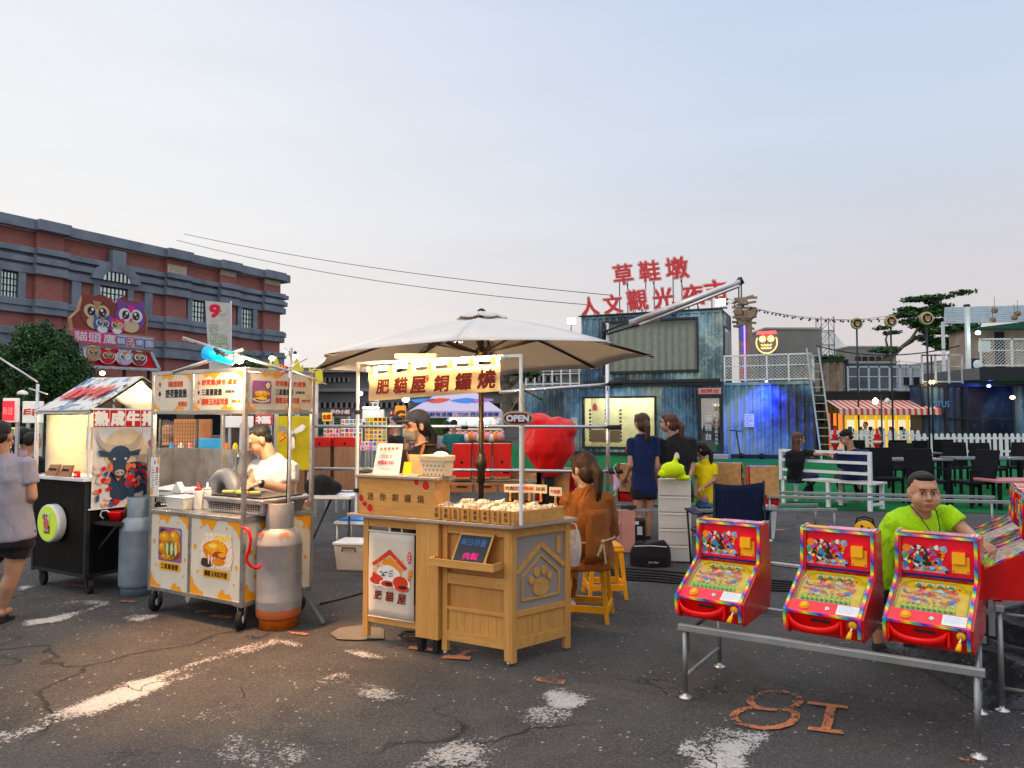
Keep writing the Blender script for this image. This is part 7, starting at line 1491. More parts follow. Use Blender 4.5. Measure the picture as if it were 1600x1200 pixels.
 m=MB();m.box(-w+.03,w-.03,.455,.5,.19,.5,chip) if False else m.hexa([(-w+.014,.50,.16),(w-.014,.50,.16),(w-.014,.492,.165),(-w+.014,.492,.165),(-w+.014,.462,.52),(w-.014,.462,.52),(w-.014,.455,.52),(-w+.014,.455,.52)],chip);m.build('back_board',t)
 return t
GL=glassy('acrylic_cover',(.98,.98,.95),.05,.03)
TZ=.405
FT=Frame((.953,4.29,0),R(-32.5))
def frame_table(name,label,o,rz,L,D,H,grp=None,low=True):
 t=thing(name,label,'table frame',o,rz,grp);m=MB();w=.03
 for x in (0.015,L-.015):
  for y in (0,D): m.tube([(x,y,.03),(x,y,H-.02)],.014,galv,10)
 m.each('leg',t);m=MB()
 for x in (.015,L-.015):
  for y in (0,D): m.lathe([(.036,0),(.034,.008),(.012,.016),(.01,.035)],steel('foot_plate',(.6,.6,.6),.3) if False else alu,(x,y,0),16)
 m.each('foot_plate',t)
 m=MB();m.box(-.02,L+.02,-.02,.02,H-.035,H,galv);m.box(-.02,L+.02,D-.02,D+.02,H-.035,H,galv);m.build('top_rail',t,bevel=.003)
 m=MB()
 for x in (.015,L-.015):
  m.tube([(x,.0,H-.05),(x,D,H-.05)],.010,galv,8)
  if low: m.tube([(x,0,.12),(x,D,.12)],.010,galv,8)
 m.each('cross_bar',t)
 if low: m=MB();m.box(.005,.025,.02,.05,H-.17,H-.02,galv);m.box(L-.025,L-.005,.02,.05,H-.17,H-.02,galv);m.each('bracket',t)
 return t
frame_table('pinball_table','low galvanised tube table carrying three pinball machines nearest the camera',FT.o,FT.rz,1.42,.62,TZ)
def place_machine(m,px,py,rz,z=TZ):
 p=gp(px,py,z);m.location=(p.x,p.y,z+.002);m.rotation_euler=(0,0,rz);return m
# one machine built, then moved about and copied
mach=pinball(3,'red pinball machine at the left end of the low table by the camp chair')
def put(m,pa,pb,rz):
 a=gp(*pa,TZ+.02);b=gp(*pb,TZ+.02);c=(a+b)/2;d=Vector((math.cos(rz),math.sin(rz),0));y=Vector((-d.y,d.x,0));m.location=Vector((c.x,c.y,TZ+.003))+y*.0;m.rotation_euler=(0,0,rz)
put(mach,(1060,956),(1155,978),R(-36))
m2=dup(mach,label='red pinball machine in the middle of the low table, beside the yellow cable reel');put(m2,(1231,980),(1340,1003),R(-37))
m3=dup(mach,label='red pinball machine at the right end of the low table before the boy');put(m3,(1388,996),(1510,1022),R(-38))

# right-hand row seen from the side, with its own table
frame_table('side_table','galvanised tube table under the row of machines at the picture edge',(2.60,4.08,0),R(60),1.9,-.5,.56)
for k,lab in enumerate(['nearest machine of the side row, plain red side towards the camera','second machine of the side row, under the hand of the boy','third machine of the side row, striped top past the hand','farthest machine of the side row, nearest the turf']):
 dup(mach,loc=(2.60+.21*k,4.40+.365*k,.562),rz=R(-118+(4,-3,1,-2)[k]),label=lab)
# black tarpaulins and hoses under the side table
def tarp():
 t=thing('black_tarpaulin','crumpled black tarpaulin heaped under the side table','tarpaulin',(3.3,5.0,0));tm=pm('tarp_black',(.022,.022,.025),.35,var=.3,bump=.02,bs=14);m=MB()
 m.grid(lambda u,v: (-.75+1.9*u,-.9+1.9*v,.30*(math.sin(math.pi*u)*math.sin(math.pi*v))**.5*(.75+.35*math.sin(9*u+4*v)*math.sin(7*v-3*u)+.12*math.sin(31*u+17*v))+.004),60,60,tm);m.build('sheet',t)
 for i,c in enumerate(((.04,.25,.05),(.25,.05,.22),(.03,.03,.03),(.08,.30,.08),(.28,.2,.12))):
  q=thing('loose_hose',['green','purple','black','bright green','tan'][i]+' hose looped over the black tarpaulin','hose',(3.2,5.3+.05*i,.3));m=MB();m.tube([(-.5+.12*k,.12*math.sin(k*.8+i),.06+.04*math.sin(k*1.3+i)) for k in range(11)],.011,pm('hose_%d' % i,c,.4),6);m.build('hose',q)
tarp()
# more machine rows in the middle distance
mb_=dict(group='tabletop pinball machines')
rowt=[]
def far_machine(px,py,Y,rz,z,lab): p=at(px,py,Y);dup(mach,loc=(p.x,Y,z),rz=R(rz),label=lab)
for i,(px,Y,rz_,lab) in enumerate([(846,9.6,150,'pinball machine seen from behind below the red covered machine'),(895,9.8,150,'second pinball machine from behind, left of the seated woman\'s hair'),(1000,10.6,158,'pinball machine glimpsed between the seated woman and the navy shirt'),(1142,10.9,158,'pinball machine just right of the girl in yellow'),(1180,10.2,175,'lone pinball machine at the end of the long rail before the white bench')]):
 far_machine(px,700,Y,rz_,.42,lab)
frame_table('back_table','long galvanised table frame behind the standing women',(.2,9.5,0),R(2),3.9,.55,.42,low=False)
frame_table('bench_side_table','long low galvanised table frame in front of the white bench',(at(1205,790,9.6).x,9.7,0),R(-14),2.75,.6,.58,low=True)
# loose aluminium profile on the asphalt, cable run
def ground_bits():
 a,b=gp(1165,878),gp(1262,890);t=thing('aluminium_profile','aluminium profile lying on the asphalt between the machines','profile',a);m=MB();m.bar((0,0,.02),b-a+Vector((0,0,.02)),.06,.03,alu);m.build('profile',t,bevel=.003)
 a,b=gp(1330,900),gp(1420,915);t=thing('aluminium_profile','aluminium profile lying behind the right-hand machine','profile',a);m=MB();m.bar((0,0,.02),b-a+Vector((0,0,.02)),.06,.03,alu);m.build('profile',t,bevel=.003)
 for i in range(5):
  P=[gp(955,889+i*4),gp(1030,893+i*4.4),gp(1110,902+i*4+3*math.sin(i)),gp(1200,908+i*4),gp(1330,917+i*3),gp(1420,922+i*4)]
  t=thing('ground_cable',['first','second','third','fourth','fifth'][i]+' black cable from the back in the run across the asphalt behind the low table','cable',P[0],0,'black cables run across the asphalt');Q=[]
  for j in range(5): Q+=[P[j].lerp(P[j+1],k/5)+Vector((0,.01*math.sin(j*5+k+i),.012)) for k in range(5)]
  m=MB();m.tube([p-P[0] for p in Q],.011,dark,6);m.build('cable',t)
 P=[gp(500,945),gp(530,938),gp(566,928)];t=thing('ground_cable','single black cable lying between the food cart and the pine stall','cable',P[0]);m=MB();m.tube([p-P[0]+Z*.008 for p in P],.008,dark,6);m.build('cable',t)
ground_bits()
# cable reel
def reel():
 p=gp(1352,848);t=thing('cable_reel','yellow and black cable reel standing on the asphalt behind the low table','cable reel',(p.x,p.y,0),R(-30));yl=pm('reel_yellow',(.80,.45,.01),.4);m=MB()
 m.lathe([(.04,0),(.115,.0),(.125,.01),(.125,.02),(.03,.025)],yl,(0,-.05,.16),28,axis=(0,-1,0));m.build('disc',t);m=MB();m.lathe([(.10,0),(.10,.1)],dark,(0,.05,.16),24,axis=(0,-1,0));m.lathe([(.128,0),(.128,.02),(.02,.02)],dark,(0,.07,.16),24,axis=(0,-1,0));m.build('cable_drum',t)
 m=MB()
 for k in range(4): a=k*1.57+.5;m.lathe([(.018,0),(.018,.004),(0,.004)],dark,(.06*math.cos(a),-.072,.16+.06*math.sin(a)),10,axis=(0,-1,0))
 m.build('socket',t);m=MB();m.tube([(-.11,0,.0),(-.12,0,.15),(-.09,0,.30),(0,0,.325),(.09,0,.30),(.12,0,.15),(.11,0,0)],.014,dark,8);m.box(-.12,.12,-.08,.09,.0,.02,dark);m.build('handle',t)
reel()
def stool(label,p,rz,dup_of=None):
 if dup_of: return dup(dup_of,loc=p,rz=rz,label=label)
 t=thing('plastic_stool',label,'stool',p,rz,'yellow plastic stools');ym=pm('stool_yellow',(.75,.36,.01),.35,var=.1,grime=.15);H=.46;m=MB();m.box(-.14,.14,-.14,.14,H-.025,H,ym);m.box(-.15,.15,-.15,.15,H-.06,H-.024,ym);m.build('seat',t,bevel=.012)
 m=MB()
 for sx in (-1,1):
  for sy in (-1,1): a=.115;b=.175;w=.03;m.hexa([(sx*b-w*sx,sy*b-.02*sy,0),(sx*b,sy*b-.02*sy,0),(sx*b,sy*b,0),(sx*b-w*sx,sy*b,0),(sx*a-w*1.3*sx+.02*sx,sy*a,H-.05),(sx*(a+.025),sy*a,H-.05),(sx*(a+.025),sy*(a+.025),H-.05),(sx*a-w*1.3*sx+.02*sx,sy*(a+.025),H-.05)],ym)
 m.each('leg',t,bevel=.004);m=MB()
 for sy in (-1,1): m.box(-.15,.15,sy*.158-.01,sy*.158+.01,.08,.13,ym);m.box(sy*.158-.01,sy*.158+.01,-.147,.147,.081,.129,ym)
 m.build('brace',t);return t
p=gp(922,968);st1=stool('yellow plastic stool under the seated woman in the brown apron',(p.x,p.y+.05,0),R(-14));p=gp(947,936);stool('second yellow plastic stool just behind the occupied one',(p.x,p.y+.12,0),R(4),st1)
def drawers():
 p=gp(1030,878);a=Frame((p.x,p.y,0),R(-4));t=thing('drawer_tower','tall white five-drawer plastic tower under the yellow-green plush toy','drawers',(p.x,p.y,0),R(-10));H=.885;w=.345;m=MB()
 wp=pm('drawer_white',(.66,.64,.63),.4,var=.05)
 for i in range(5): z=.01+i*H/5;m.box(0,w,0,.36,z,z+H/5-.006,wp)
 m.each('drawer',t,bevel=.006);m=MB();m.box(-.004,w+.004,-.004,.364,H,H+.012,wp);m.build('top',t,bevel=.004)
 m=MB()
 for i in range(5): z=.01+i*H/5;m.box(.02,w-.02,-.008,.0,z+H/5-.03,z+H/5-.022,wp)
 m.each('pull',t);return p
drawers()
# ================================================================== MIDDLE DISTANCE
def P3(o): return Vector((o.x,o.y,0))
def bench():
 a,b=gp(1224,786),gp(1364,799);rz=math.atan2(b.y-a.y,b.x-a.x);L=(b-a).length;t=thing('white_bench','white painted slatted bench at the edge of the green turf','bench',P3(a),rz);m=MB();m.box(-.1,L+.06,-.05,.42,.44,.475,pm('seat_worn_white',(.62,.60,.60),.5,grime=.6));m.build('seat',t,bevel=.004)
 m=MB()
 for x in (0,L*.52,L-.06): m.box(x,x+.06,-.06,0,0,.44,whitep);m.box(x,x+.06,.38,.44,0,.44,whitep)
 m.each('leg',t);m=MB();m.box(-.02,.04,-.10,-.05,.44,1.0,whitep);m.box(L-.03,L+.03,-.10,-.05,.44,1.0,whitep);m.each('back_post',t);m=MB()
 for z in (.60,.78,.95): m.box(.04,L-.03,-.095,-.06,z,z+.05,whitep)
 m.each('slat',t,bevel=.003);m=MB();m.box(0.01,.05,0,.38,.08,.12,whitep);m.box(L-.05,L-.01,0,.38,.08,.12,whitep);m.each('brace',t);return a,rz,L
BA,BR,BL=bench()
rat=pm('black_rattan',(.009,.009,.012),.7,bump=.01,bs=60,spec=.12)
def chair():
 t=thing('rattan_chair','black chair','chair',(0,0,0),0,'black rattan chairs round the turf tables');m=MB();m.box(-.25,.25,-.24,.26,.40,.46,rat);m.build('seat',t,bevel=.02);m=MB();m.hexa([(-.25,.22,.40),(.25,.22,.40),(.25,.26,.40),(-.25,.26,.40),(-.26,.34,1.0),(.26,.34,1.0),(.26,.375,1.0),(-.26,.375,1.0)],rat);m.build('backrest',t,bevel=.012)
 m=MB()
 for x in (-.25,.21):
  for y in (-.23,.21): m.box(x,x+.04,y,y+.04,0,.40,rat)
 m.each('leg',t);m=MB()
 for x in (-.27,.235): m.box(x,x+.035,-.24,.26,.64,.665,rat);m.box(x,x+.035,-.24,-.2,.46,.64,rat)
 m.each('armrest',t);return t
ch=chair();n_ch=0
for px,Y,rz,lab in [(1381,14.2,175,'just right of the white bench, back to the camera'),(1447,13.6,178,'directly behind the boy, its tall back to the camera'),(1515,13.4,100,'side-on with open armrests, left of the pink table'),(1405,17,150,'behind the tables left of the boy\'s head'),(1500,17.5,172,'by the far table in front of the dark container'),(1545,17,185,'second from the right at the far table'),(1585,17.5,120,'turned side-on at the picture edge by the fence'),(1352,18,60,'behind the man in the cap'),(1418,19.5,20,'small and far, in front of the picket gate'),(1388,20,10,'farthest, close to the red post'),(1462,20.5,0,'far away below the join of the two fences'),(1340,20,-40,'far left, against the container corner')]:
 o=ch if n_ch==0 else dup(ch);n_ch+=1;p=at(px,655,Y);o.location=(p.x,Y,.01);o.rotation_euler=(0,0,R(rz+180));o['label']='black rattan chair '+lab
def tbl(px,Y,w,d,rz,mt,lab,H=.74,name='dining_table'):
 t=thing(name,lab,'table',(at(px,655,Y).x,Y,.01),R(rz));m=MB();m.box(-w/2,w/2,-d/2,d/2,H-.04,H,mt);m.build('table_top',t,bevel=.005);m=MB()
 for x in (-w/2+.05,w/2-.1):
  for y in (-d/2+.05,d/2-.1): m.box(x,x+.05,y,y+.05,0,H-.04,rat)
 m.each('leg',t)
gtop=pm('table_top_grey',(.16,.17,.19),.25)
tbl(1410,15.6,1.6,.8,4,gtop,'grey topped table between the black chairs behind the boy');tbl(1545,16,1.7,.8,-3,gtop,'grey topped table in front of the picket fence at the right');tbl(1400,18.6,1.8,.8,0,gtop,'far grey topped table before the red posts')
tbl(1590,13.2,1.2,.7,0,pm('pink_top',(.48,.20,.22),.6),'low pink table at the right picture edge',.5)
def camp_chair():
 p=gp(1160,862);t=thing('camp_chair','navy folding camp chair with cup-holder arm behind the left machine','chair',(at(1151,655,7.6).x,7.6,0),R(12));nv=cloth('navy_canvas',(.008,.014,.045),.01,8);m=MB();m.grid(lambda u,v: (-.27+.54*u,.02+.05*math.sin(math.pi*u)-.06*v,.42+.50*v-.03*math.sin(math.pi*u)*v),8,8,nv);m.build('backrest',t,solid=.012);m=MB();m.grid(lambda u,v: (-.26+.52*u,.02+.45*v,.42-.05*math.sin(math.pi*u)*math.sin(math.pi*v)),8,8,nv);m.build('seat',t,solid=.012)
 m=MB()
 for s_ in (-1,1): m.grid(lambda u,v,s_=s_: (s_*(.27+.11*u),-.0+.42*v,.62-.03*math.sin(math.pi*v)),4,6,nv)
 m.build('armrest',t,solid=.014);m=MB()
 for s_ in (-1,1): m.tube([(s_*.28,-.04,.0),(s_*.27,-.03,.93)],.011,dark,6);m.tube([(s_*.30,.44,0),(s_*.35,.42,.62)],.011,dark,6);m.tube([(s_*.28,-.04,.05),(-s_*.30,.44,.4)],.010,dark,6)
 m.each('frame_tube',t);m=MB();m.lathe([(.04,-.1),(.045,0),(.055,.0),(.04,-.1)],nv,(.36,.1,.62),14);m.build('cup_holder',t)
 p=gp(1190,842);t=thing('white_bucket','white plastic bucket box behind the camp chair','bucket',(p.x,p.y,0),.2);m=MB();m.hexa([(-.12,-.12,0),(.12,-.12,0),(.12,.12,0),(-.12,.12,0),(-.15,-.15,.42),(.15,-.15,.42),(.15,.15,.42),(-.15,.15,.42)],whitep);m.build('bucket',t,bevel=.02);m=MB();m.box(-.16,.16,-.16,.16,.42,.46,whitep);m.build('lid',t,bevel=.01)
camp_chair()
def soft(name,prims,mt,parent,vox=.012,sm=4):   # continuous rounded surface grown from balls, limbs and lofts
 m=MB()
 for p in prims:
  if p[0]=='c':
   a,b=Vector(p[1]),Vector(p[3]);ra,rb_=p[2],p[4];d=b-a;L=d.length or 1e-6;d=d/L;pts=[];rs=[]
   for k in range(5): f=math.sin(k/4*math.pi/2);pts.append(a-d*ra*math.cos(k/4*math.pi/2));rs.append(max(ra*f,.0008))
   for k in range(5): f=math.cos(k/4*math.pi/2);pts.append(b+d*rb_*math.sin(k/4*math.pi/2));rs.append(max(rb_*f,.0008))
   if len(p)>5 and p[5]: pts=[a,a.lerp(b,.5),b];rs=[ra,(ra+rb_)/2,rb_]
   m.tube(pts,rs,mt,14)
  elif p[0]=='e': m.ell(p[1],p[2],mt,18,rot=p[3] if len(p)>3 else None)
  elif p[0]=='l':   # loft: rings (centre, side radius, front radius), side vector
   rings,side=p[1],Vector(p[2]).normalized();vs=[];n=22;E=[Vector(r[0]) for r in rings]
   for i,r in enumerate(rings):
    ax_=(E[min(i+1,len(E)-1)]-E[max(i-1,0)]).normalized();s_=(side-ax_*side.dot(ax_)).normalized();f=ax_.cross(s_)
    vs+=[E[i]+s_*r[1]*math.cos(2*math.pi*k/n)+f*r[2]*math.sin(2*math.pi*k/n) for k in range(n)]
   fs=[(i*n+k,i*n+(k+1) % n,(i+1)*n+(k+1) % n,(i+1)*n+k) for i in range(len(rings)-1) for k in range(n)]+[tuple(range(n))[::-1],tuple(range((len(rings)-1)*n,len(rings)*n))]
   m.add(vs,fs,mt,True)
 o=m.build(name,parent);r=o.modifiers.new('r','REMESH');r.mode='VOXEL';r.voxel_size=vox;r.use_smooth_shade=True
 if sm: q=o.modifiers.new('s','SMOOTH');q.factor=.5;q.iterations=sm
 bpy.context.view_layer.update();me=bpy.data.meshes.new_from_object(o.evaluated_get(bpy.context.evaluated_depsgraph_get()));o.modifiers.clear();old=o.data;o.data=me;bpy.data.meshes.remove(old);me.name=name
 if not me.materials: me.materials.append(mt)
 return o
def folds(o,amp,f=(9,9,4)):     # real creases in cloth
 me=o.data;n=len(me.vertices);c=np.empty(n*3);nr=np.empty(n*3);me.vertices.foreach_get('co',c);me.vertices.foreach_get('normal',nr);c=c.reshape(-1,3);nr=nr.reshape(-1,3);ph=rng.random(6)*6;x,y,z=(c*np.array(f)).T
 k=np.sin(x*1.3+2.1*np.sin(z*.9+ph[0])+ph[1])*np.sin(z*1.1+1.7*np.sin(y*1.2+ph[2])+ph[3])+.5*np.sin(z*2.6+x*2.2+2*np.sin(y*2+ph[4])+ph[5])+.25*np.sin(z*6+3*np.sin(x*3));k=1-2*np.abs(k)**.7*.6
 me.vertices.foreach_set('co',(c+nr*(amp*.55*k)[:,None]).ravel());me.update()
def odds():
 # plush toy
 p=at(1052,752,8.2);t=thing('plush_toy','yellow-green plush animal lying on the white drawer tower','plush toy',(p.x,8.2,.90));pl=cloth('plush_lime',(.62,.78,.05),.004,60);m=soft('plush_body',[('e',(-.02,0,.10),(.12,.10,.09)),('e',(-.11,-.02,.06),(.06,.06,.05)),('e',(.02,.0,.17),(.04,.035,.045)),('c',(.05,0,.02),.03,(.15,-.03,.02),.028),('e',(.07,.02,.09),(.07,.08,.08)),('c',(.02,.0,.2),.02,(.03,0,.23),.024)],pl,t,.01)
 m=MB();m.ell((-.165,-.03,.03),(.022,.022,.018),dark,8);m.ell((.12,-.02,.11),(.02,.02,.03),dark,8);m.ell((-.08,-.075,.10),(.014,.006,.006),dark,8);m.build('black_patch',t)
 # bag, heater box, crate
 p=gp(1016,884);t=thing('black_bag','low black carry bag with white piping lying before the drawer tower','bag',P3(p),R(-8));bk=cloth('bag_black',(.012,.011,.013),.01,10);soft('bag_body',[('l',[((0,0,.0),.215,.11),((0,0,.11),.22,.125),((.01,0,.2),.20,.09),((0,0,.245),.15,.05)],X),('e',(-.1,.02,.22),(.07,.05,.04)),('e',(.08,.02,.22),(.06,.05,.045))],bk,t,.012,2);m=MB();m.text('Soft Star',(.03,-.128,.06),X,Z,.02,whitep,w=.11,shear=.3);m.tube([(-.17,-.085,.215),(0,-.095,.225),(.17,-.085,.215)],.004,whitep,4);m.build('piping',t)
 p=gp(998,862);t=thing('generator_box','black equipment box with small labels behind the carry bag','box',(p.x,p.y+.1,0),R(-8));m=MB();m.box(-.12,.10,0,.2,0,.36,dark);m.build('case',t,bevel=.02);m=MB();m.box(-.1,-.03,-.004,-.001,.22,.28,whitep);m.box(0,.06,-.004,-.001,.18,.28,whitep);m.box(-.06,.02,-.004,-.001,.30,.34,whitep);m.build('label_plate',t)
 p=gp(976,866);t=thing('folding_step','dusty pink plastic folding step standing upright','step stool',P3(p),R(-6));pk=pm('dusty_pink',(.52,.28,.25),.5);m=MB();m.box(-.03,.12,.0,.05,0.02,.50,pk)
 for z in (.02,.16,.30): m.box(-.09,-.03,.0,.22,z,z+.05,pk)
 m.box(-.06,-.03,0,.05,0,.5,pk);m.build('step_body',t,bevel=.006);q=thing('cable_tangle','tangled black plugs and cables lying on the pink folding step','cable',(p.x+.05,p.y+.03,.51));m=MB();m.tube([(.09*math.sin(k*1.3),.05*math.cos(k*1.9),.02+.02*math.sin(k*2.3)) for k in range(22)],.007,dark,5);m.build('tangle',q)
 t=thing('lilac_mask','lilac face mask dangling from the chrome pipe frame','mask',at(963,755,7.9));m=MB();m.grid(lambda u,v: (-.03+.07*u*math.sin(math.pi*(.1+.85*v)),-.02*math.sin(math.pi*u),-.09+.18*v),4,6,pm('lilac',(.55,.42,.62),.7));m.tube([(0,0,.09),(-.03,0,.16),(.0,.0,.2)],.003,whitep,4);m.tube([(0,0,-.09),(-.06,0,-.2),(0,0,-.28)],.003,whitep,4);m.build('mask',t,solid=.002)
 # white fold-up table, storage tub, cloths between the carts
 p=gp(548,893);t=thing('folding_table','small white folding table with blue tray between the carts','table',P3(gp(542,880))+Vector((0,.1,0)),R(-10));m=MB();m.box(-.18,.5,0,.5,.40,.43,whitep);m.build('table_top',t,bevel=.004);m=MB()
 for x in (-.15,.45):
  for y in (.03,.45): m.tube([(x,y,0),(x,y,.4)],.012,alu,6)
 m.each('leg',t);m=MB();m.box(-.14,.40,.04,.45,.431,.45,pm('tray_blue',(.05,.25,.75),.4));m.build('tray',t)
 p=gp(545,892);t=thing('storage_tub','frosted white storage tub with brown handle under the folding table','tub',P3(p),R(-8));m=MB();m.hexa([(-.13,0,0),(.2,0,0),(.2,.3,0),(-.13,.3,0),(-.16,-.02,.26),(.23,-.02,.26),(.23,.32,.26),(-.16,.32,.26)],pm('frosted',(.55,.50,.46),.35));m.build('tub',t,bevel=.012);m=MB();m.box(-.17,.24,-.03,.33,.26,.29,whitep);m.build('lid',t,bevel=.008);m=MB();m.tube([(-.06,-.035,.2),(-.06,-.045,.24),(.08,-.045,.24),(.08,-.035,.2)],.007,pm('handle_brown',(.1,.04,.03),.5),6);m.build('handle',t)
 t=thing('white_side_table','white side table with a black bag by the chrome rail','table',(at(515,770,8.3).x,8.3,0),R(-5));m=MB();m.box(-.3,.3,-.2,.2,.70,.73,whitep);m.build('table_top',t);m=MB();m.tube([(-.25,-.15,0),(.0,.1,.7)],.012,darkmet,6);m.tube([(.25,-.15,0),(.2,.1,.7)],.012,darkmet,6);m.each('leg',t)
 t=thing('black_backpack','slumped black backpack on the white side table','backpack',(at(505,770,8.3).x,8.25,.735));soft('pack',[('e',(0,0,.10),(.15,.1,.12)),('e',(.12,0,.07),(.1,.08,.08)),('e',(-.1,0,.08),(.1,.08,.1))],bk,t,.016)
 # tarped ball
 p=at(858,700,9.3);t=thing('covered_machine','bulky round machine wrapped in a glossy red sheet','covered machine',(p.x,9.3,0));rs_=cloth('red_sheet',(.62,.006,.02),.05,3,rough=.35,wrink=(1.5,1.5,.5));folds(soft('red_sheet',[('l',[((0,0,.85),.10,.10),((.0,0,1.0),.2,.18),((0,0,1.15),.31,.26),((0,0,1.27),.31,.28),((-.0,0,1.45),.28,.25),((-.03,0,1.53),.16,.14)],X),('e',(-.13,0,1.5),(.18,.2,.12)),('e',(.2,0,1.42),(.15,.2,.13))],rs_,t,.02,4),.024,(6,6,1.8));m=MB();m.box(-.06,.06,-.06,.06,0,.95,dark);m.box(-.2,.2,-.2,.2,0,.05,dark);m.build('stand',t)
 # kick scooter at the container
 p=Fc.w(Fc.u(1157),-.6,0);t=thing('kick_scooter','black kick scooter leaning by the mural container','scooter',p,Fc.rz);m=MB();m.tube([(-.1,0,1.1),(.05,0,.15),(.1,0,.1)],.03,dark,6);m.tube([(-.35,0,1.12),(.1,0,1.08)],.025,dark,6);m.box(.05,.8,-.08,.08,.12,.17,dark);m.build('scooter_frame',t);m=MB()
 for x in (.08,.85): m.lathe([(.02,-.03),(.12,-.025),(.12,.025),(.02,.03)],tyre,(x,0,.12),14,axis=(0,1,0))
 m.each('wheel',t)
odds()
# ---- cabinets seen from behind with red boards
def red_row(px0,px1,Y,n,z0,z1,zr,lab,zz=''):
 a,b=at(px0,655,Y),at(px1,655,Y);w=(b.x-a.x)/n;ply=wood('ply_back',(.42,.22,.11),(.30,.14,.07),2,.4)
 for i in range(n):
  t=thing('game_cabinet',f'{["first", "second", "third", "fourth"][i]} from the left of the {lab}','game cabinet',(a.x+w*i,Y+.04*i,0),0,lab);m=MB();m.box(.01,w-.01,0,.3,z0,z1,pm('cabinet_red',(.55,.005,.02),.35,coat=.2) if i==0 else bpy.data.materials['cabinet_red']);m.build('red_board',t,bevel=.004);m=MB();m.box(.02,w-.02,.01,.3,zr,z0-.001,ply) if zr<z0-.05 else m.box(.02,w-.02,-.06,.3,z0-.02,z0,chip);m.build('wooden_base',t)
  m=MB();m.lathe([(.02,0),(.015,.006),(0,.006)],dark,(w*.5,-.001,(z0+z1)/2-.02),8,axis=(0,-1,0));m.build('key_hole',t)
red_row(706,800,8.9,3,.87,1.26,.86,'red cabinet boards behind the parasol pole');red_row(440,556,9.6,3,1.20,1.32,.52,'plywood-backed cabinets with red tops left of the pine stall')
frame_table('cabinet_table','galvanised tube table under the red cabinet boards',(at(690,655,8.9).x,8.95,0),0,1.1,.4,.84,low=False)
for i,(px,Y,z,h,c,lab) in enumerate([(735,8.95,.42,.16,(.01,.06,.30),'blue plastic crate under the red cabinet boards'),(722,8.8,.70,.12,(.42,.2,.1),'left brown carton below the red boards'),(760,8.8,.70,.12,(.42,.2,.1),'middle brown carton behind the parasol pole'),(796,8.8,.70,.12,(.42,.2,.1),'right brown carton below the red boards'),(765,9.3,.0,.4,(.02,.02,.025),'dark storage trunk on the ground behind the pine stall'),(640,10.5,.0,.5,(.03,.03,.03),'dark box on the ground behind the cap woman'),(975,10.8,.62,.22,(.30,.17,.13),'brown box beside the white tray behind the seated woman')]):
 t=thing('crate',lab,'crate',(at(px,655,Y).x,Y,z));w=.26 if h<.2 else .5;cm=pm('crate_%d' % i,c,.5);m=MB();m.hexa([(-w/2+.01,0,0),(w/2-.01,0,0),(w/2-.01,.25,0),(-w/2+.01,.25,0),(-w/2,-.01,h),(w/2,-.01,h),(w/2,.26,h),(-w/2,.26,h)],cm);m.build('crate_body',t,bevel=.006);m=MB();m.box(-w/2-.006,w/2+.006,-.016,.266,h-.03,h,cm);m.build('rim',t);m=MB();m.box(-.06,.06,-.02,-.012,h*.5,h*.65,blackvoid);m.build('hand_hole',t)
# ---- back stalls: lit boards, shelves, prizes
def board(px0,py0,px1,py1,Y,mt,name,lab,fill=None,post=True,n=8,pal=None,glow=0):
 a,b=at(px0,py1,Y),at(px1,py0,Y);t=thing(name,lab,name.split('_')[-1],(a.x,Y,max(0,a.z)));w,h=b.x-a.x,b.z-a.z;m=MB();m.box(0,w,0,.05,0,h,mt);m.build('board',t,bevel=.01)
 if fill: m=MB();m.text(fill[0],(w/2,-.001,h/2),X,Z,h*fill[2],fill[1],w=w*.85,bold=.05,lift=.01);m.build('lettering',t)
 if pal:
  m=MB();nx,ny=pal
  for i in range(nx):
   for j in range(ny): x,z=w*(i+.12)/nx,h*(j+.12)/ny;q=toy[random.randrange(10)];m.box(x,x+w*.76/nx,-.012,-.002,z,z+h*.76/ny,q);m.blob(w*(i+.5)/nx,h*(j+.5)/ny,w*.25/nx,h*.25/ny,(0,-.014,0),X,Z,0,toy[random.randrange(10)],8,.2)
  m.build('printed_cards',t)
 if post: m=MB();m.box(w*.1,w*.1+.04,.055,.09,-max(0,a.z),h*.5,alu);m.box(w*.9-.04,w*.9,.055,.09,-max(0,a.z),h*.5,alu);m.each('post',t)
 return t
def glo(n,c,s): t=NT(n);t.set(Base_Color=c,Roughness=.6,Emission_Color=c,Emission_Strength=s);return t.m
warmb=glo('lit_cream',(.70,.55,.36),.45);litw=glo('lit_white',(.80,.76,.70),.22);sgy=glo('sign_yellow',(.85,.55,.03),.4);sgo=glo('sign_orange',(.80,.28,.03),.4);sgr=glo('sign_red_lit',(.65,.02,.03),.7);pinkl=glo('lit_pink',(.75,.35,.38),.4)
mustard=pm('mustard_board',(.42,.36,.02),.6)
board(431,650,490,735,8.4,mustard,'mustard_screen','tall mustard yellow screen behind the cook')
board(503,645,518,658,15,sgy,'yellow_sign','small yellow shop sign with red characters left of the stall pole',('金雞',orangered,.6));board(514,637,549,650,15.5,pm('brown_sign',(.12,.04,.03),.6),'brown_sign','brown wooden shop sign behind the stall pole',('手作小舖',whitep,.5));board(617,634,634,666,14.5,sgo,'orange_sign','orange hanging sign above the cap woman',('G',brownink,.5));board(579,621,592,630,16,litw,'number_sign','tiny white letter sign by the bright bulb',('L',ink,.6))
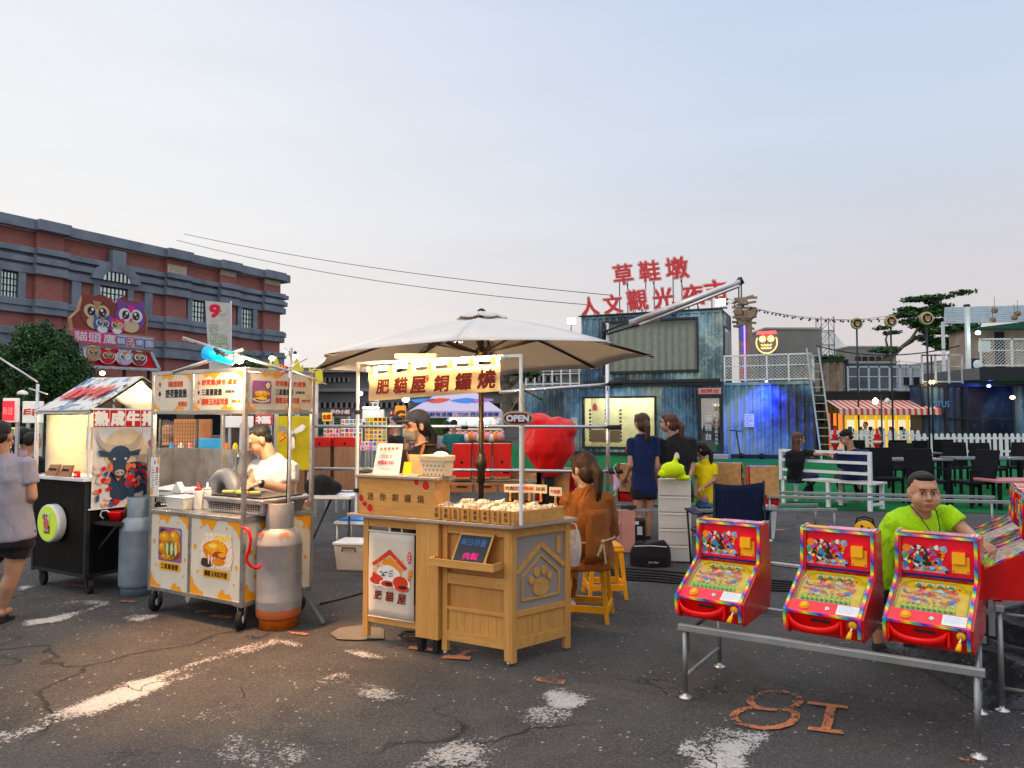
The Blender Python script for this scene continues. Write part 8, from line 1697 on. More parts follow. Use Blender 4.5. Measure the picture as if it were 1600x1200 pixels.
board(566,640,600,660,16,litw,'lit_panel','bright white lit stall panel under a tube lamp');board(532,655,566,690,13,litw,'card_rack','left rack of colourful cards behind the pine stall',pal=(5,5));board(570,652,604,692,13.2,sgy,'card_rack','right rack of colourful cards behind the pine stall',pal=(5,6));board(505,664,530,690,12.6,pinkl,'toy_rack','pink rack of small prizes left of the stall pole',pal=(5,4));board(545,690,620,704,12.2,pinkl,'prize_shelf','low shelf of pink prizes behind the price board',pal=(12,2))
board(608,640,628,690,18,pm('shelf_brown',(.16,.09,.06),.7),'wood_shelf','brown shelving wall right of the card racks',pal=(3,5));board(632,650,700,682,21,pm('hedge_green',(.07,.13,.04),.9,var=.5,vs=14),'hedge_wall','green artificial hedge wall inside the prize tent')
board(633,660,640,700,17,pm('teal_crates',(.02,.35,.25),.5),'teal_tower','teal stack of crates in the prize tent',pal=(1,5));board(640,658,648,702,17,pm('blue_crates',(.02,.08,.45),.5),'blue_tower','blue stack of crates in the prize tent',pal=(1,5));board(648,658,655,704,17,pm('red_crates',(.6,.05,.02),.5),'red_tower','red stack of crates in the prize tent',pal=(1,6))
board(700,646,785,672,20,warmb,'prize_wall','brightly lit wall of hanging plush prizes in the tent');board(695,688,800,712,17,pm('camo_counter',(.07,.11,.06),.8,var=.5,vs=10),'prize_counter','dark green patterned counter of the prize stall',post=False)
for k in range(26):
 row=k % 2;px=703+(k//2)*6.5;Y=19.8 if row else 16.8;py=(662 if k % 3 else 652) if row else 682+(k % 3);p=at(px,py,Y);t=thing('plush_prize','round plush prize','plush toy',p,0,'plush prizes hanging on the lit tent wall' if row else 'plush prizes piled on the green counter')
 t['label']='round plush prize hanging on the brightly lit tent wall' if row else 'round plush prize piled on the dark green counter'
 t['label']=['first','second','third','fourth','fifth','sixth','seventh','eighth','ninth','tenth','eleventh','twelfth','last'][k//2]+' from the left of the plush prizes '+('hanging on the lit tent wall' if row else 'piled on the dark green counter')
 c=[toy[8],toy[9],paper,toy[3],toy[0],pinkl][k % 6];m=MB();m.ell((0,0,0),(.11,.08,.10),c,10);m.ell((-.07,0,.09),.035,c,6);m.ell((.07,0,.09),.035,c,6);m.build('plush',t)
def tent():
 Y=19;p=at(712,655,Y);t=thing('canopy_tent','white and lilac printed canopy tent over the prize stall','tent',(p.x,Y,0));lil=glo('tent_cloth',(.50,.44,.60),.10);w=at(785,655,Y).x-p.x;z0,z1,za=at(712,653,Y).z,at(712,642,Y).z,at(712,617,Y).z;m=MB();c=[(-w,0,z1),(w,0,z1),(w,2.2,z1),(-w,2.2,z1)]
 m.add([(x*.6/(.6) if False else x,y,z) for x,y,z in c]+[(-.1,1.1,za+.35),(.1,1.1,za+.35)],[(0,1,5,4),(1,2,5),(2,3,4,5),(3,0,4)],lil);m.box(-w,w,-.01,.0,z0,z1,lil);m.build('tent_roof',t);m=MB();m.text('我在新鮮有這樣 ‧ TOP 西港閒聊隊',(0,-.012,(z0+z1)/2),X,Z,(z1-z0)*.6,pm('tent_navy',(.03,.04,.25),.6),w=w*1.85,bold=.03)
 n=Vector((0,-.42,1)).normalized();
 for x,c_ in ((-.5,orangered),(.2,toy[2]),(.6,toy[7]),(-.9,toy[2])): m.blob(0,0,.32,.10,(x,.38,z1+(za+.35-z1)*.36),X,Vector((0,1.1,za+.35-z1)).normalized(),0,c_,9,.35)
 m.build('printed_lettering',t);m=MB()
 for x in (-w,w-.04): m.box(x,x+.04,0,.04,0,z1,alu);m.box(x,x+.04,2.1,2.14,0,z1,alu)
 m.each('post',t)
 l=glo('tent_tube',(1,.88,.65),14);q=thing('tent_tube_light','warm tube lights under the prize tent','lamp',(p.x,Y+.6,z0-.05));m=MB();m.box(-.2,w*.8,0,.06,0,.04,l);m.build('tube',q)
tent()
for lab,px,py,Y,r,st in (('bright white bulb above the card racks',563,615,11,.035,16),('bright white bulb under the canvas banner',634,624,10.5,.05,18),('small glowing lamp on the far left stall',34,613,9,.02,10),('glowing lamp beneath the owl canopy',160,583,20,.07,12),('white ball bulb on a yellow crown',425,560,12,.05,8),('second white ball bulb on a yellow crown',461,558,12,.06,8)):
 bulb('hanging_bulb',lab,at(px,py,Y),r,(1,.9,.75),st,14 if Y<12 and Y>9.5 else 0,cat='bulb')
for px,lab in ((432,'left mustard crown ornament over the cart'),(464,'right mustard crown ornament over the cart'),(494,'small mustard ornament next to the parasol edge')):
 p=at(px,580,12);t=thing('crown_ornament',lab,'ornament',(p.x,12,0),0,'mustard crown ornaments');h=.24 if px<490 else .06;m=MB();m.prism([(-.12,-.2),(.12,-.2),(.10,h*.4),(.06,h*.2),(0,h),(-.06,h*.2),(-.10,h*.9)],(0,0,p.z),X,Z,.05,glo('crown_mustard',(.55,.50,.02),.1));m.build('crown',t);m=MB();m.box(-.03,.03,.01,.05,0,p.z-.19,alu);m.build('post',t)
board(566,636,592,638.5,15.8,glo('tube_w',(1,1,.9),5),'tube_lamp','white tube lamp over the lit stall panel',post=False)
# behind the food cart
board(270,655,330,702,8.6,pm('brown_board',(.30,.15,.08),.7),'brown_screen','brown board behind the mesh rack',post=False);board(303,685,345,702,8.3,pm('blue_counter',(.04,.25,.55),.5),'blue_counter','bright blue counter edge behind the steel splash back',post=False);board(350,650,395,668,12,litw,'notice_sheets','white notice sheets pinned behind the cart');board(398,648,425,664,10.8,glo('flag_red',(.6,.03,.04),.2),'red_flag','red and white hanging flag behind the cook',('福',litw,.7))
board(326,680,352,750,8.8,pm('grey_panel',(.17,.155,.15),.7),'grey_screen','warm grey screen behind the hanging price card',post=False)
def rack():
 a=at(252,655,8.0);t=thing('mesh_rack','black wire mesh rack beside the food cart','rack',(a.x,8.0,.55));m=MB()
 for i in range(14): m.box(i*.028,i*.028+.005,0,.005,0,.98,dark)
 for i in range(26): m.box(0,.37,.006,.011,i*.038,i*.038+.005,dark)
 m.build('mesh',t);m=MB();m.box(-.02,0,-.01,.02,-.55,1.0,dark);m.box(.37,.39,-.01,.02,-.55,1.0,dark);m.each('post',t)
 for i in range(3): q=thing('goods_shelf',['lower','middle','upper'][i]+' shelf of small goods behind the mesh rack','shelf',(a.x-.1,8.25,.62+.26*i),0,'goods shelves behind the mesh rack');m=MB();m.box(0,.9,0,.3,0,.02,whitep);m.build('shelf_board',q);m=MB();[m.lathe([(.03,.021),(.03,.12),(.012,.15)],toy[(k*3+i) % 10],(.06+.1*k,.1,0),8) for k in range(8)];m.each('jar',q)
rack()
def fan():
 c=at(456,678,8.2);t=thing('clip_fan','grey bladed clip fan on the pole behind the cook','fan',c);m=MB()
 for k in range(3): a=k*2.09+.5;m.prism([(0,0),(.05,.03),(.15,.04),(.17,0),(.13,-.03),(.04,-.02)],(0,0,0),(math.cos(a),0,math.sin(a)),(-math.sin(a),.2,math.cos(a)),.004,alu)
 m.build('blade',t);m=MB();m.lathe([(.035,-.02),(.03,.02),(0,.03)],alu,n=14,axis=(0,-1,0));m.tube([(0,.03,0),(0,.12,-.05)],.015,alu,6);m.build('hub',t)
fan()
# far-left stalls
board(3,622,28,660,10,litw,'tea_sign','lit tea stall sign with white characters on red',('',ink,.5));m=MB()
t=thing('red_sign','glowing red vertical sign of the tea stall','sign',at(12,642,9.9));m.box(-.07,.07,0,.03,-.13,.13,sgr);m.text('茶水',(-.03,-.001,0),X,Z,.1,paper,w=.06);m.text('云堂',(.035,-.001,0),X,Z,.1,paper,w=.06);m.build('sign_face',t)
board(34,627,66,661,11,litw,'seal_sign','white lit sign with small red seal characters',('印',orangered,.3));board(-12,668,40,700,11.5,warmb,'drinks_counter','warm lit drinks counter at the left edge',pal=(6,2));board(142,590,182,600,19,litw,'notice_board','narrow white notice board under the owl canopy',('貓頭鷹 親子樂園',ink,.5))
p=at(59,600,8.6);t=thing('lamp_arm_pole','silver pole with crossed lamp arms left of the black cart','pole',(p.x,8.6,0));m=MB();m.tube([(0,0,0),(0,0,p.z)],.018,alu,8);m.tube([(-.48,0,p.z+.32),(.0,0,p.z+.02)],.012,alu,6);m.tube([(-.1,0,p.z-.05),(.12,0,p.z-.12)],.01,alu,6);m.build('pole',t);m=MB();m.lathe([(.06,0),(.05,.03),(.015,.05)],whitep,(-.17,0,p.z-.12),12);m.build('lamp_shade',t)
for px,Y,lab,c in ((36,8.9,'grey bagged bundle behind the black cart',pm('bundle',(.3,.32,.35),.7)),):
 t=thing('folded_goods',lab,'bundle',(at(px,655,Y).x,Y,0),.2);m=MB();[m.hexa([(x,0,0),(x+.04,0,0),(x+.04,.3,0),(x,.3,0),(x+.25,0,.62),(x+.29,0,.62),(x+.29,.3,.62),(x+.25,.3,.62)],c) for x in (-.2,-.1,0)];m.build('bundle',t)
# ================================================================== PEOPLE
SK=[skin('skin_light',(.56,.33,.22)),skin('skin_tan',(.42,.23,.15)),skin('skin_warm',(.50,.28,.18))]
lipm=pm('lip_tone',(.38,.13,.10),.45);browm=pm('brow_hair',(.03,.02,.018),.7);eyew=pm('eye_white',(.62,.60,.58),.2);iris=pm('iris_dark',(.015,.008,.005),.15)
HK={k: hairm('hair_'+k,c,d) for k,c,d in (('black',(.006,.005,.005),(.016,.012,.011)),('brown',(.018,.009,.006),(.085,.034,.016)),('auburn',(.04,.014,.008),(.15,.055,.025)))}
def person(label,Y,J,hf,bf,top,bottom,sk=0,s=1.0,g=1.0,hair='black',style='crop',sleeve=.62,leg='shorts',face=True,vox=.009,shoe=None,curl=.5,hem=.0,hd=1.1,chub=1.0):
 W_={k: at(v[0],v[1],Y+(v[2] if len(v)>2 else 0)) for k,v in J.items()};pel=W_['p'];ro=Vector((pel.x,pel.y,0));t=thing('person',label,'person',ro);q={k: v-ro for k,v in W_.items()}
 bf=Vector((bf[0],bf[1],0)).normalized();sd=bf.cross(Z)        # sd = the person's right
 hf=Vector(hf).normalized();hs=hf.cross(Z).normalized();hu=hs.cross(hf);H=Matrix((hs,hf*-1,hu)).transposed();hc=q['h']
 hz=s*hd;h=lambda x,y,z: hc+(H @ Vector((x,y,z)))*hz
 p,c,n=q['p'],q['c'],q['n'];up=(n-c).normalized();S={}
 for k,sg in (('r',1),('l',-1)):
  S[k]=q.get('s'+k,n+sd*sg*.165*s*g**.5-Z*.06*s);d=sd*sg
  q.setdefault('e'+k,S[k]+d*.05*s-Z*.27*s+bf*.01);q.setdefault('w'+k,q['e'+k]-Z*.23*s+bf*.06*s)
  q.setdefault('k'+k,Vector((p.x,p.y,0))+d*.10*s+Z*(p.z*.54)+bf*.02);q.setdefault('a'+k,Vector((q['k'+k].x,q['k'+k].y,.085*s))-bf*.02+d*.01)
 sh=(S['r']+S['l'])/2;sv=(S['r']-S['l']).normalized() if 'sr' in q else sd;m_=(p+c)/2
 def torso(e,z0=0.0,z1=1.0): return ('l',[(p-up*.09*s-Z*.0,(.165*g+e)*s,(.115*g+e)*s),(p,(.165*g+e)*s,(.12*g+e)*s),(m_,(.142*g+e)*s,(.112*g+e)*s),(c,(.16*g+e)*s,(.118*g+e)*s),(c.lerp(sh,.75),(.158*g+e)*s,(.098*g+e)*s),(sh+Z*.03*s,(.11*g+e)*s,(.07*g+e)*s),(sh+(n-sh)*.7+Z*.01,(.062+e*.5)*s,(.058+e*.5)*s)],sv)
 B=[torso(0),('c',n-Z*.05*s,.052*s*g**.5,h(0,.02,-.05),.054*s*g**.5)]
 if style != 'capback': pass
 B+=[('e',h(0,.012,.025),(.073*hz,.088*hz,.088*hz),H),('e',h(0,-.022,-.045),(.056*hz*g**.4*chub,.062*hz,.062*hz),H),('e',h(0,-.05,-.088),(.026*hz,.024*hz,.02*hz),H),('c',h(0,-.084,.005),.008*hz,h(0,-.098,-.026),.0125*hz),('e',h(-.011,-.09,-.03),.009*hz,H),('e',h(.011,-.09,-.03),.009*hz,H),('e',h(.032*chub,-.052,-.038),(.032*hz*chub,.028*hz,.032*hz*chub),H),('e',h(-.032*chub,-.052,-.038),(.032*hz*chub,.028*hz,.032*hz*chub),H),('e',h(0,-.072,.03),(.05*hz,.02*hz,.02*hz),H),('e',h(0,-.078,-.058),(.022*hz,.012*hz,.012*hz),H)]
 for e in (-1,1): B.append(('e',h(e*.074,.008,-.008),(.01*hz,.02*hz,.031*hz),H))
 for k,sg in (('r',1),('l',-1)):
  e,w=q['e'+k],q['w'+k];a=g**.6
  B+=[('c',S[k],.05*s*a,e,.038*s*a),('c',e,.038*s*a,w,.026*s*a)]
  fd=(q['f'+k]-w).normalized() if 'f'+k in q else (w-e).normalized();ps=fd.cross(Z);ps=(ps if ps.length>.2 else sd).normalized();pn=ps.cross(fd)
  if pn.z<0: pn=-pn
  r=.0095*s*a**.5;kn=w+fd*.085*s
  for i in range(4): o=(i-1.5)*.0195*s;L=(.066,.078,.074,.058)[i]*s;b=kn+ps*o*1.05;B.append(('c',w+ps*o*.7+fd*.01,r*1.45,b,r*1.25));cu=curl*(1+.12*i);m1=b+(fd*math.cos(cu*.7)-pn*math.sin(cu*.7)+ps*o*1.2)*L*.5;m2=m1+(fd*math.cos(cu*1.8)-pn*math.sin(cu*1.8))*L*.5;B+=[('c',b,r*1.05,m1,r*.95),('c',m1,r*.95,m2,r*.8)]
  ts=-sg if fd.z>-.5 else sg*0+1;tb=w+fd*.03*s+ps*.028*s*ts;B+=[('c',tb,r*1.4,tb+(fd*.6+ps*ts*.7-pn*.3)*.04*s,r*1.1),('c',tb+(fd*.6+ps*ts*.7-pn*.3)*.04*s,r*1.1,tb+(fd*1.1+ps*ts*.6-pn*.5)*.06*s,r*.85)]
  hp=p+sd*sg*.085*s;kk,an=q['k'+k],q['a'+k];B+=[('c',hp,.085*s*g,kk,.056*s*g**.7),('c',kk+bf*.0,.054*s*g**.7,kk.lerp(an,.35)-bf*.012*s,.054*s*g**.7),('c',kk.lerp(an,.35)-bf*.012*s,.054*s*g**.7,an,.034*s),('c',an-Z*.035*s-bf*.02*s,.034*s,an-Z*.05*s+bf*.12*s,.026*s)]
 soft('body',B,SK[sk],t,vox,3)
 # clothes follow the same skeleton, a little larger, with cut hems
 T=[torso(.014)]
 if hem: T.append(('l',[(p-Z*hem*s,(.175*g)*s,(.14*g)*s),(p,(.178*g)*s,(.135*g)*s)],sv))
 for k in 'rl': T.append(('c',S[k]-(q['e'+k]-S[k])*.08,.068*s*g**.6,S[k].lerp(q['e'+k],sleeve),.066*s*g**.6,1));T.append(('e',S[k]-Z*.004,.058*s*g**.6))
 folds(soft('shirt',T,top,t,vox*1.15,4),.011*s)
 if leg:
  f={'shorts': .62,'long': 1.88,'mini': .42}[leg];Q=[('l',[(p-Z*.13*s,.18*g*s,.135*g*s),(p+Z*.02*s,.172*g*s,.128*g*s)],sv)]
  for k,sg in (('r',1),('l',-1)):
   hp=p+sd*sg*.088*s;kk,an=q['k'+k],q['a'+k]
   if f>1: Q+=[('c',hp,.10*s*g,kk,.068*s*g**.7),('c',kk,.068*s*g**.7,an.lerp(kk,.08),.046*s,1)]
   else: Q.append(('c',hp,.103*s*g,hp.lerp(kk,f),.09*s*g,1))
  folds(soft('trousers' if f>1 else 'shorts',Q,bottom,t,vox*1.2,3),.009*s)
 if shoe:
  for k in 'rl': an=q['a'+k];soft('shoe',[('c',an-Z*.04*s-bf*.03*s,.04*s,an-Z*.05*s+bf*.13*s,.034*s),('c',an-Z*.02*s-bf*.02*s,.04*s,an-Z*.03*s+bf*.05*s,.036*s)],shoe,t,vox,2)
 hm=HK[hair];E=('e',h(0,.022,.035),(.083*hz,.094*hz,.090*hz),H);hr=[]
 if style=='crop': hr=[('e',h(0,.026,.042),(.0765*hz,.085*hz,.0765*hz),H),('e',h(0,.05,.0),(.072*hz,.05*hz,.06*hz),H),('e',h(0,-.03,.083),(.052*hz,.04*hz,.028*hz),H)]
 else:
  hr=[E,('e',h(0,.045,-.02),(.080*hz,.070*hz,.088*hz),H),('e',h(-.03,-.045,.078),(.045*hz,.035*hz,.03*hz),H),('e',h(.03,-.045,.078),(.045*hz,.035*hz,.03*hz),H),('c',h(.073,-.03,.05),.014*hz,h(.077,-.022,-.03),.008*hz),('c',h(-.073,-.03,.05),.014*hz,h(-.077,-.022,-.03),.008*hz)]
  if style=='capback': hr=[('e',h(0,.03,.005),(.079*hz,.082*hz,.08*hz),H),('e',h(0,.045,-.02),(.074*hz,.06*hz,.08*hz),H)]+hr[4:]
  if style in ('pony','capback'): b0=h(0,.10,.03) if style=='pony' else h(0,.10,-.005);b1=b0+hf*-.05*hz-Z*.07*hz;b2=b1-Z*.13*hz+hf*.0;hr+=[('c',b0,.026*hz,b1,.038*hz),('c',b1,.038*hz,b2,.03*hz),('c',b2,.03*hz,b2-Z*.06*hz+hf*.01,.008*hz)]+[('c',b1+hs*e*.015*hz,.022*hz,b2+hs*e*.022*hz-Z*.05*hz,.006*hz) for e in (-1,1)]
  if style=='long': hr+=[('c',h(e*.05,.05,-.02),.045*hz,h(e*.06,.06,-.2)-hf*.0,.04*hz) for e in (-1,0,1)]+[('c',h(e*.04,.06,-.2),.04*hz,h(e*.05,.05,-.34),.012*hz) for e in (-1,0,1)]
 soft('hair',hr,hm,t,vox*.8,1)
 if style in ('pony','capback'): m=MB();m.lathe([(.024*hz,-.01),(.029*hz,0),(.024*hz,.01)],dark,h(0,.105,.03) if style=='pony' else h(0,.105,-.005),10,axis=tuple(hf));m.build('hair_tie',t)
 if face:
  for e in (-1,1):
   m=MB();m.ell(h(e*.030,-.0765,.001),(.0135*hz,.008*hz,.0046*hz),eyew,12,rot=H);eo=m.build('eye',t);m=MB();m.ell(h(e*.030+.002,-.0822,.0012),(.0066*hz,.004*hz,.0056*hz),iris,10,rot=H);m.build('iris',eo);m=MB();m.tube([h(e*.016,-.086,.006),h(e*.030,-.088,.0085),h(e*.045,-.079,.005)],.0014*hz,browm,5);m.build('eyelid',eo)
   m=MB();m.tube([h(e*.013,-.091,.022),h(e*.03,-.0915,.027),h(e*.048,-.080,.022)],[.0018*hz,(.0034 if chub<1.1 else .0024)*hz,.0015*hz],browm,6);m.build('eyebrow',t)
  m=MB();m.ell(h(0,-.0885,-.0555),(.019*hz,.005*hz,.0038*hz),lipm,12,rot=H);m.ell(h(0,-.087,-.063),(.016*hz,.006*hz,.0048*hz),lipm,12,rot=H);m.build('lips',t)
 return t,q,h,ro,H
def fab(n,c,f=.02,**k): return cloth(n,c,f,7,**k)
def glasses(t,h,s=1.0):
 m=MB()
 for e in (-1,1): m.tube([h(e*.032+.022*math.cos(a),-.099+.006*abs(math.cos(a)),.0+.017*math.sin(a)) for a in [i*math.pi/6 for i in range(13)]],.0016,dark,5);m.tube([h(e*.053,-.094,.004),h(e*.078,-.03,.006),h(e*.08,.01,.0)],.0018,dark,5)
 m.tube([h(-.012,-.1,.003),h(.012,-.1,.003)],.0016,dark,5);m.build('glasses',t)
def cap(t,h,H,s,mt,back=False):
 soft('cap',[('e',h(0,.022,.055),(.094*s,.106*s,.084*s),H),('e',h(0,-.115,.043),(.066*s,.075*s,.0125*s),H)],mt,t,.006,2)
greyt=fab('grey_tee',(.26,.25,.29));blackc=fab('black_cloth',(.010,.010,.012));whitet=fab('white_tee',(.70,.67,.63),.03);navyt=fab('navy_tee',(.008,.016,.06));lime=fab('lime_tee',(.38,.66,.03),.03);yelt=fab('yellow_tee',(.75,.60,.03));denim=fab('denim',(.10,.19,.34));rust=fab('rust_cloth',(.25,.092,.035),.03);apr=fab('apron_beige',(.52,.36,.22));strapm=pm('strap_tan',(.26,.11,.05),.7);teal=fab('teal_tee',(.03,.14,.13));jean=fab('dark_jeans',(.012,.02,.05));shoeg=pm('grey_trainer',(.42,.42,.44),.6);greybrown=fab('mask_cloth',(.17,.165,.15),.004)
# the man at the left edge, walking away
person('walking man seen from behind in a grey T-shirt, black shorts and sandals',5.85,{'h': (1,682),'n': (4,708),'c': (10,750),'p': (12,828),'sr': (42,724),'sl': (-34,726),'er': (50,776),'wr': (30,796,.12),'kr': (20,896),'ar': (2,950),'kl': (-18,896,.1),'al': (-40,945,.4)},(-.1,1,-.05),(-.1,1),greyt,blackc,1,.98,1.12,style='crop',face=False,shoe=None,hem=.08)
t,q,h,ro,H=person('cook with glasses in a white T-shirt bending over the griddle',6.62,{'h': (405,688),'n': (421,707),'c': (428,748),'p': (432,822),'sr': (402,729,.15),'sl': (452,730,-.1),'el': (452,766,-.16),'wl': (405,755,-.30),'fl': (386,762,-.36),'er': (398,748,-.0),'wr': (388,756,-.22),'fr': (380,768,-.34)},(-.86,-.42,-.5),(-.8,-.6),whitet,blackc,2,1.06,1.22,style='crop',leg='long',vox=.008,hem=.05,sleeve=.66)
glasses(t,h);m=MB();d=(q['wl']-q['el']).normalized();m.lathe([(.033,-.014),(.036,0),(.033,.014)],dark,q['wl']-d*.02,16,axis=tuple(d));w_=m.build('wristwatch',t);m=MB();m.lathe([(.022,0),(.022,.008),(.017,.010),(0,.010)],dark,q['wl']-d*.02+Vector((-.0,-.034,.012)),16,axis=(0,-1,.3));m.lathe([(.016,.0105),(0,.011)],paper,q['wl']-d*.02+Vector((0,-.034,.012)),14,axis=(0,-1,.3));m.build('watch_face',w_)
t,q,h,ro,H=person('vendor in dark cap, glasses, face mask and beige apron behind the cash box',5.95,{'h': (650,666),'n': (657,689),'c': (660,727),'p': (662,815),'sr': (631,710,-.03),'sl': (692,708,.03),'er': (640,762,-.08),'wr': (668,768,-.26),'el': (694,758,-.05),'wl': (680,764,-.25)},(-.80,-.60,-.06),(-.55,-.85),blackc,blackc,0,.93,.92,'black','capback',leg='long',vox=.008,sleeve=.8)
glasses(t,h);cap(t,h,H,.95,cloth('cap_slate',(.035,.04,.065),.004,20));m=MB();m.grid(lambda u,v: h(.070*math.sin((u-.5)*2.7),-.018-(.078+.012*math.sin(math.pi*v)-.010*abs(2*v-1))*math.cos((u-.5)*2.7)*(.93+.07*v),-.108+.082*v-.014*abs(2*u-1)*(v-.4)+.0025*math.sin(v*22)),14,16,greybrown);m.build('face_mask',t,solid=.004);m=MB();[m.tube([h(e*.055,-.07,-.05),h(e*.076,-.02,-.02),h(e*.08,.012,.0)],.0018,greybrown,5) for e in (-1,1)];m.build('mask_loop',t)
bf=Vector((-.55,-.85,0)).normalized();sx=bf.cross(Z);m=MB();c=q['c'];m.grid(lambda u,v: c+sx*((u-.5)*(.30-.10*v**2))+bf*(.145-.05*(2*u-1)**2-.02*v)+Z*(-.34+.43*v),10,8,apr);a_=m.build('apron',t,solid=.006);m=MB()
for e in (-1,1): m.bar(c+sx*e*.09+bf*.128+Z*.085,c+sx*e*.085+bf*.085+Z*.165,.025,.006,strapm,up=bf);m.bar(c+sx*e*.085+bf*.085+Z*.165,c+sx*e*.08-bf*.08+Z*.16,.025,.006,strapm,up=Z)
m.tube([c+sx*.06+bf*.12+Z*.12,c+sx*.0+bf*.155-Z*.02,c-sx*.07+bf*.15-Z*.2],.005,strapm,6);m.build('apron_strap',a_)
# woman seated on the yellow stool, seen from behind
t,q,h,ro,H=person('seated woman with brown ponytail in rust shirt and apron on a yellow stool',5.62,{'h': (912,733),'n': (915,753),'c': (916,806),'p': (922,862,.05),'sl': (889,780,-.02),'sr': (946,779,.02),'el': (886,836,.10),'wl': (872,838,.28),'er': (956,838,.14),'wr': (925,845,.34),'kl': (868,868,.38),'al': (872,940,.35),'kr': (895,864,.46),'ar': (890,940,.32)},(-.62,.78,-.12),(-.5,.86),rust,rust,0,.95,1.08,'brown','pony',leg='long',vox=.008,sleeve=.95,hem=.06,shoe=whitep)
bf=Vector((-.5,.86,0)).normalized();sx=bf.cross(Z);c=q['c'];p_=q['p'];m=MB();m.grid(lambda u,v: c+sx*((u-.5)*.20)-bf*(.152-.02*(2*u-1)**2)+Z*(-.30+.36*v)+(p_-c)*.0,6,8,rust);a_=m.build('apron_back',t,solid=.008);m=MB();w0=c.lerp(p_,.62)
m.tube([w0+sx*.205*math.cos(a)-bf*.165*math.sin(a)+Z*(.012*math.cos(a)) for a in [i*math.pi/10 for i in range(11)]],.008,apr,6);k_=w0-bf*.175;m.ell(k_,.017,apr,8)
for e,L in ((.02,.16),(-.055,.10),(-.03,.07)): m.bar(k_,k_+sx*e-Z*L-bf*.008,.016,.005,apr,up=bf)
m.build('apron_strings',a_)
t,q,h,ro,H=person('standing woman with long ponytail, navy T-shirt and black shorts, seen from behind',9.8,{'h': (1003,661),'n': (1004,675),'c': (1004,712),'p': (1006,762),'sl': (987,689),'sr': (1022,687),'el': (985,727,-.03),'wl': (977,747,.12),'er': (1027,728),'wr': (1025,755,.1),'kl': (998,803),'al': (1001,838),'kr': (1014,803,.05),'ar': (1012,838,.08)},(-.25,.95,0),(-.2,1),navyt,blackc,2,1.0,.95,'brown','pony',leg='mini',vox=.012,face=False,hem=.03,sleeve=.6,shoe=blackc)
m=MB();m.ell(q['sl'].lerp(q['el'],.35)+Vector((-.068,-.02,0)),(.008,.02,.025),redplas,6);m.build('sleeve_badge',t)
t,q,h,ro,H=person('stout standing woman with a reddish ponytail in a black T-shirt, looking left',9.95,{'h': (1045,661),'n': (1051,675),'c': (1055,715),'p': (1056,768),'sl': (1032,691),'sr': (1080,690),'er': (1081,732,-.05),'wr': (1072,757,-.1),'fr': (1060,755,-.12),'el': (1034,735,-.05),'wl': (1048,752,-.15)},(-.85,.35,0),(-.35,.9),blackc,blackc,2,1.0,1.3,'auburn','pony',leg='shorts',vox=.012,hem=.04,sleeve=.75,shoe=blackc)
m=MB();m.blob(0,0,.035,.045,q['c']+Vector((-.02,-.19,.03)),X,Z,.004,whitep,10,.15);m.blob(0,-.02,.025,.02,q['c']+Vector((-.02,-.196,.02)),X,Z,.004,pm('patch_pink',(.6,.2,.25),.6),10,.15);m.build('shirt_print',t)
t,q,h,ro,H=person('girl with a black ponytail in a yellow T-shirt and denim shorts',10.1,{'h': (1094,702),'n': (1097,715),'c': (1101,742),'p': (1102,778),'sl': (1090,728),'sr': (1115,728),'er': (1116,750,-.05),'wr': (1099,761,-.16),'el': (1088,750,.0),'wl': (1087,765,-.1),'kr': (1104,808),'ar': (1097,834),'kl': (1094,808,.1),'al': (1092,834,.12)},(-.9,.25,0),(-.75,.3),yelt,denim,1,.84,.85,'black','pony',leg='shorts',vox=.011,hem=.04,sleeve=.7,shoe=None)
t,q,h,ro,H=person('boy in a lime green T-shirt leaning over the machines, looking up',4.78,{'h': (1443,769,-.06),'n': (1440,795),'c': (1422,836,.08),'p': (1396,905,.26),'sr': (1399,818,.04),'sl': (1474,803,.02),'el': (1506,828,-.06),'wl': (1530,846,-.22),'fl': (1551,858,-.32),'er': (1440,880,-.05),'wr': (1487,876,-.18),'fr': (1508,862,-.25)},(-.20,-.97,-.02),(-.02,-1),lime,blackc,2,.93,1.22,'black','crop',leg='shorts',vox=.006,sleeve=.72,hem=.04,curl=.35,shoe=blackc,hd=1.19,chub=1.14)
m=MB();n_=q['n'];m.tube([n_+Vector(v) for v in ((-.07,.02,.03),(-.055,-.07,-.03),(-.02,-.13,-.12),(.025,-.14,-.17),(.045,-.12,-.10),(.06,-.06,-.01),(.065,.02,.03))],.0035,dark,5);m.build('neck_cord',t)
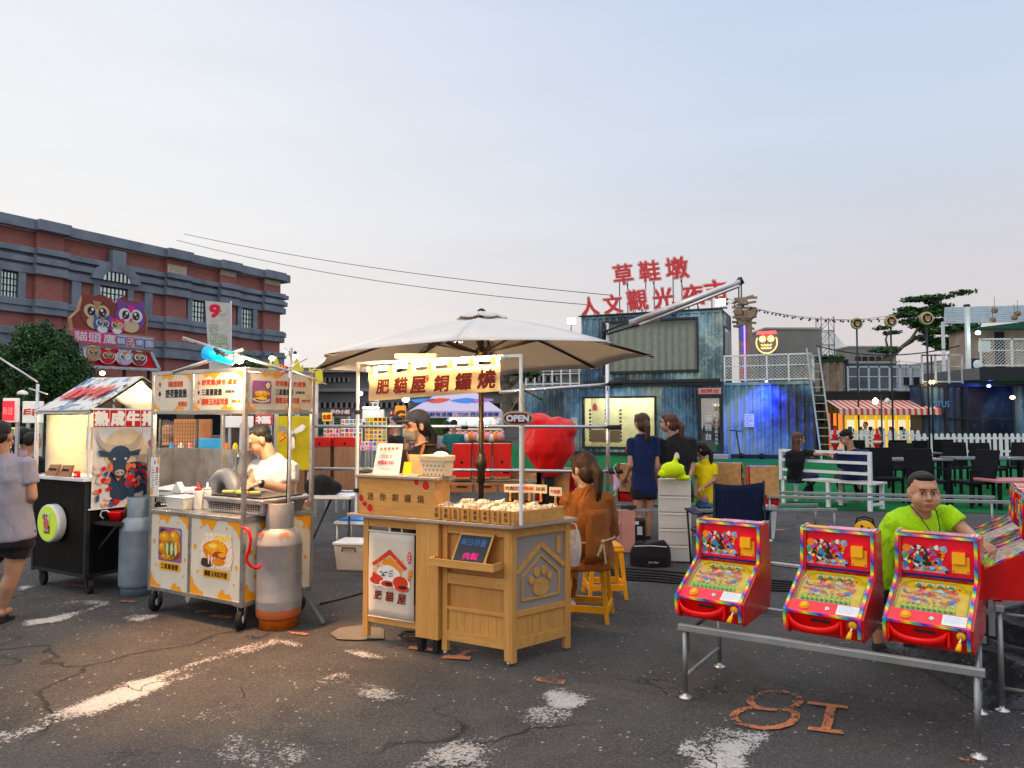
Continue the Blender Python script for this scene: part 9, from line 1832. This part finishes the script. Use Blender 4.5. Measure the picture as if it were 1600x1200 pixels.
# the couple on the bench
bdir=Vector((math.cos(BR),math.sin(BR),0));bb=Vector((-bdir.y,bdir.x))
t,q,h,ro,H=person('woman with long brown hair in black sitting sideways on the white bench',13.6,{'h': (1248,686),'n': (1246,702),'c': (1244,718),'p': (1243,744,.25),'sl': (1233,708),'sr': (1257,706),'er': (1272,709,-.15),'wr': (1284,710,-.2),'el': (1232,730,.1),'wl': (1240,742,.3),'kr': (1275,744,.35),'ar': (1254,775,.3),'kl': (1265,746,.5),'al': (1268,776,.5)},(1,.1,0),(.8,.6),blackc,jean,2,.95,.95,'auburn','long',leg='long',vox=.014,sleeve=1.0,shoe=None)
t,q,h,ro,H=person('man in black cap and navy T-shirt sitting on the white bench with a phone',13.2,{'h': (1322,684),'n': (1330,700),'c': (1332,720),'p': (1333,744,.3),'sl': (1312,708),'sr': (1352,708),'el': (1316,735,.15),'wl': (1312,722,.22),'er': (1352,738,.2),'wr': (1330,738,.45),'kl': (1310,746,.6),'al': (1318,780,.6),'kr': (1338,746,.65),'ar': (1342,778,.6)},(-.85,.3,-.4),(-.4,.9),navyt,blackc,1,1.05,1.2,'black','crop',leg='long',vox=.014,sleeve=.8,shoe=shoeg)
cap(t,h,H,1.02,blackc)
# small figures further off
for lab,px,py,Y,f,tp,bt,st in (('tiny man in a white shirt standing before the yellow claw machines',1352,664,29.9,(-1,-.2),whitet,blackc,'crop'),('small man in a teal T-shirt at the prize stall counter',709,664,15.6,(-.2,1),teal,blackc,'crop'),('small woman in grey beside the teal man at the prize stall',698,667,15.9,(.2,1),greyt,blackc,'pony'),('woman in a pale pink top with dark hair at the far left stall',39,682,10.4,(.3,1),fab('pink_top_cloth',(.50,.34,.38)),blackc,'pony'),('dark haired customer in black behind the far left stall',52,690,9.4,(.5,1),blackc,blackc,'crop'),('person in black with bent arm behind the mesh rack',261,672,8.9,(.6,-.5),blackc,blackc,'crop'),('vendor in black among the stalls behind the blue counter',318,672,9.6,(.3,-1),blackc,blackc,'crop'),('seated visitor in black behind the card racks',619,662,12.0,(-1,.3),blackc,blackc,'crop')):
 k=F/Y;person(lab,Y,{'h': (px,py),'n': (px,py+.17*k),'c': (px,py+.36*k),'p': (px,py+.72*k)},(f[0],f[1],-.05),f,tp,bt,1,.95,1.0,'black',st,leg='long',vox=.022,face=False)
t=thing('mobile_phone','bright mobile phone in the hand of the capped man on the bench','phone',at(1309,716,13.45),.6);m=MB();m.box(-.04,.04,-.005,.005,-.04,.04,emis('phone_screen',(.6,.7,.9),1));m.box(-.045,.045,-.0,.01,-.045,.045,dark);m.build('phone',t)
for o in [o for o in bpy.data.objects if o.get('category')=='person' and 'sandals' in o['label']]:
 for px,py,dy in ((0,965,0),(-42,958,.4)):
  a=at(px,py,5.85+dy)-o.location;a.z=.012;m=MB();m.lathe([(.05,-.012),(.055,0),(.05,.012)],dark,(a.x,a.y+.08,a.z),14);m.box(a.x-.05,a.x+.05,a.y-.08,a.y+.08,a.z-.011,a.z+.011,dark);m.tube([(a.x-.048,a.y+.05,a.z),(a.x,a.y+.05,a.z+.055),(a.x+.048,a.y+.05,a.z)],.012,dark,6);m.build('sandal',o)
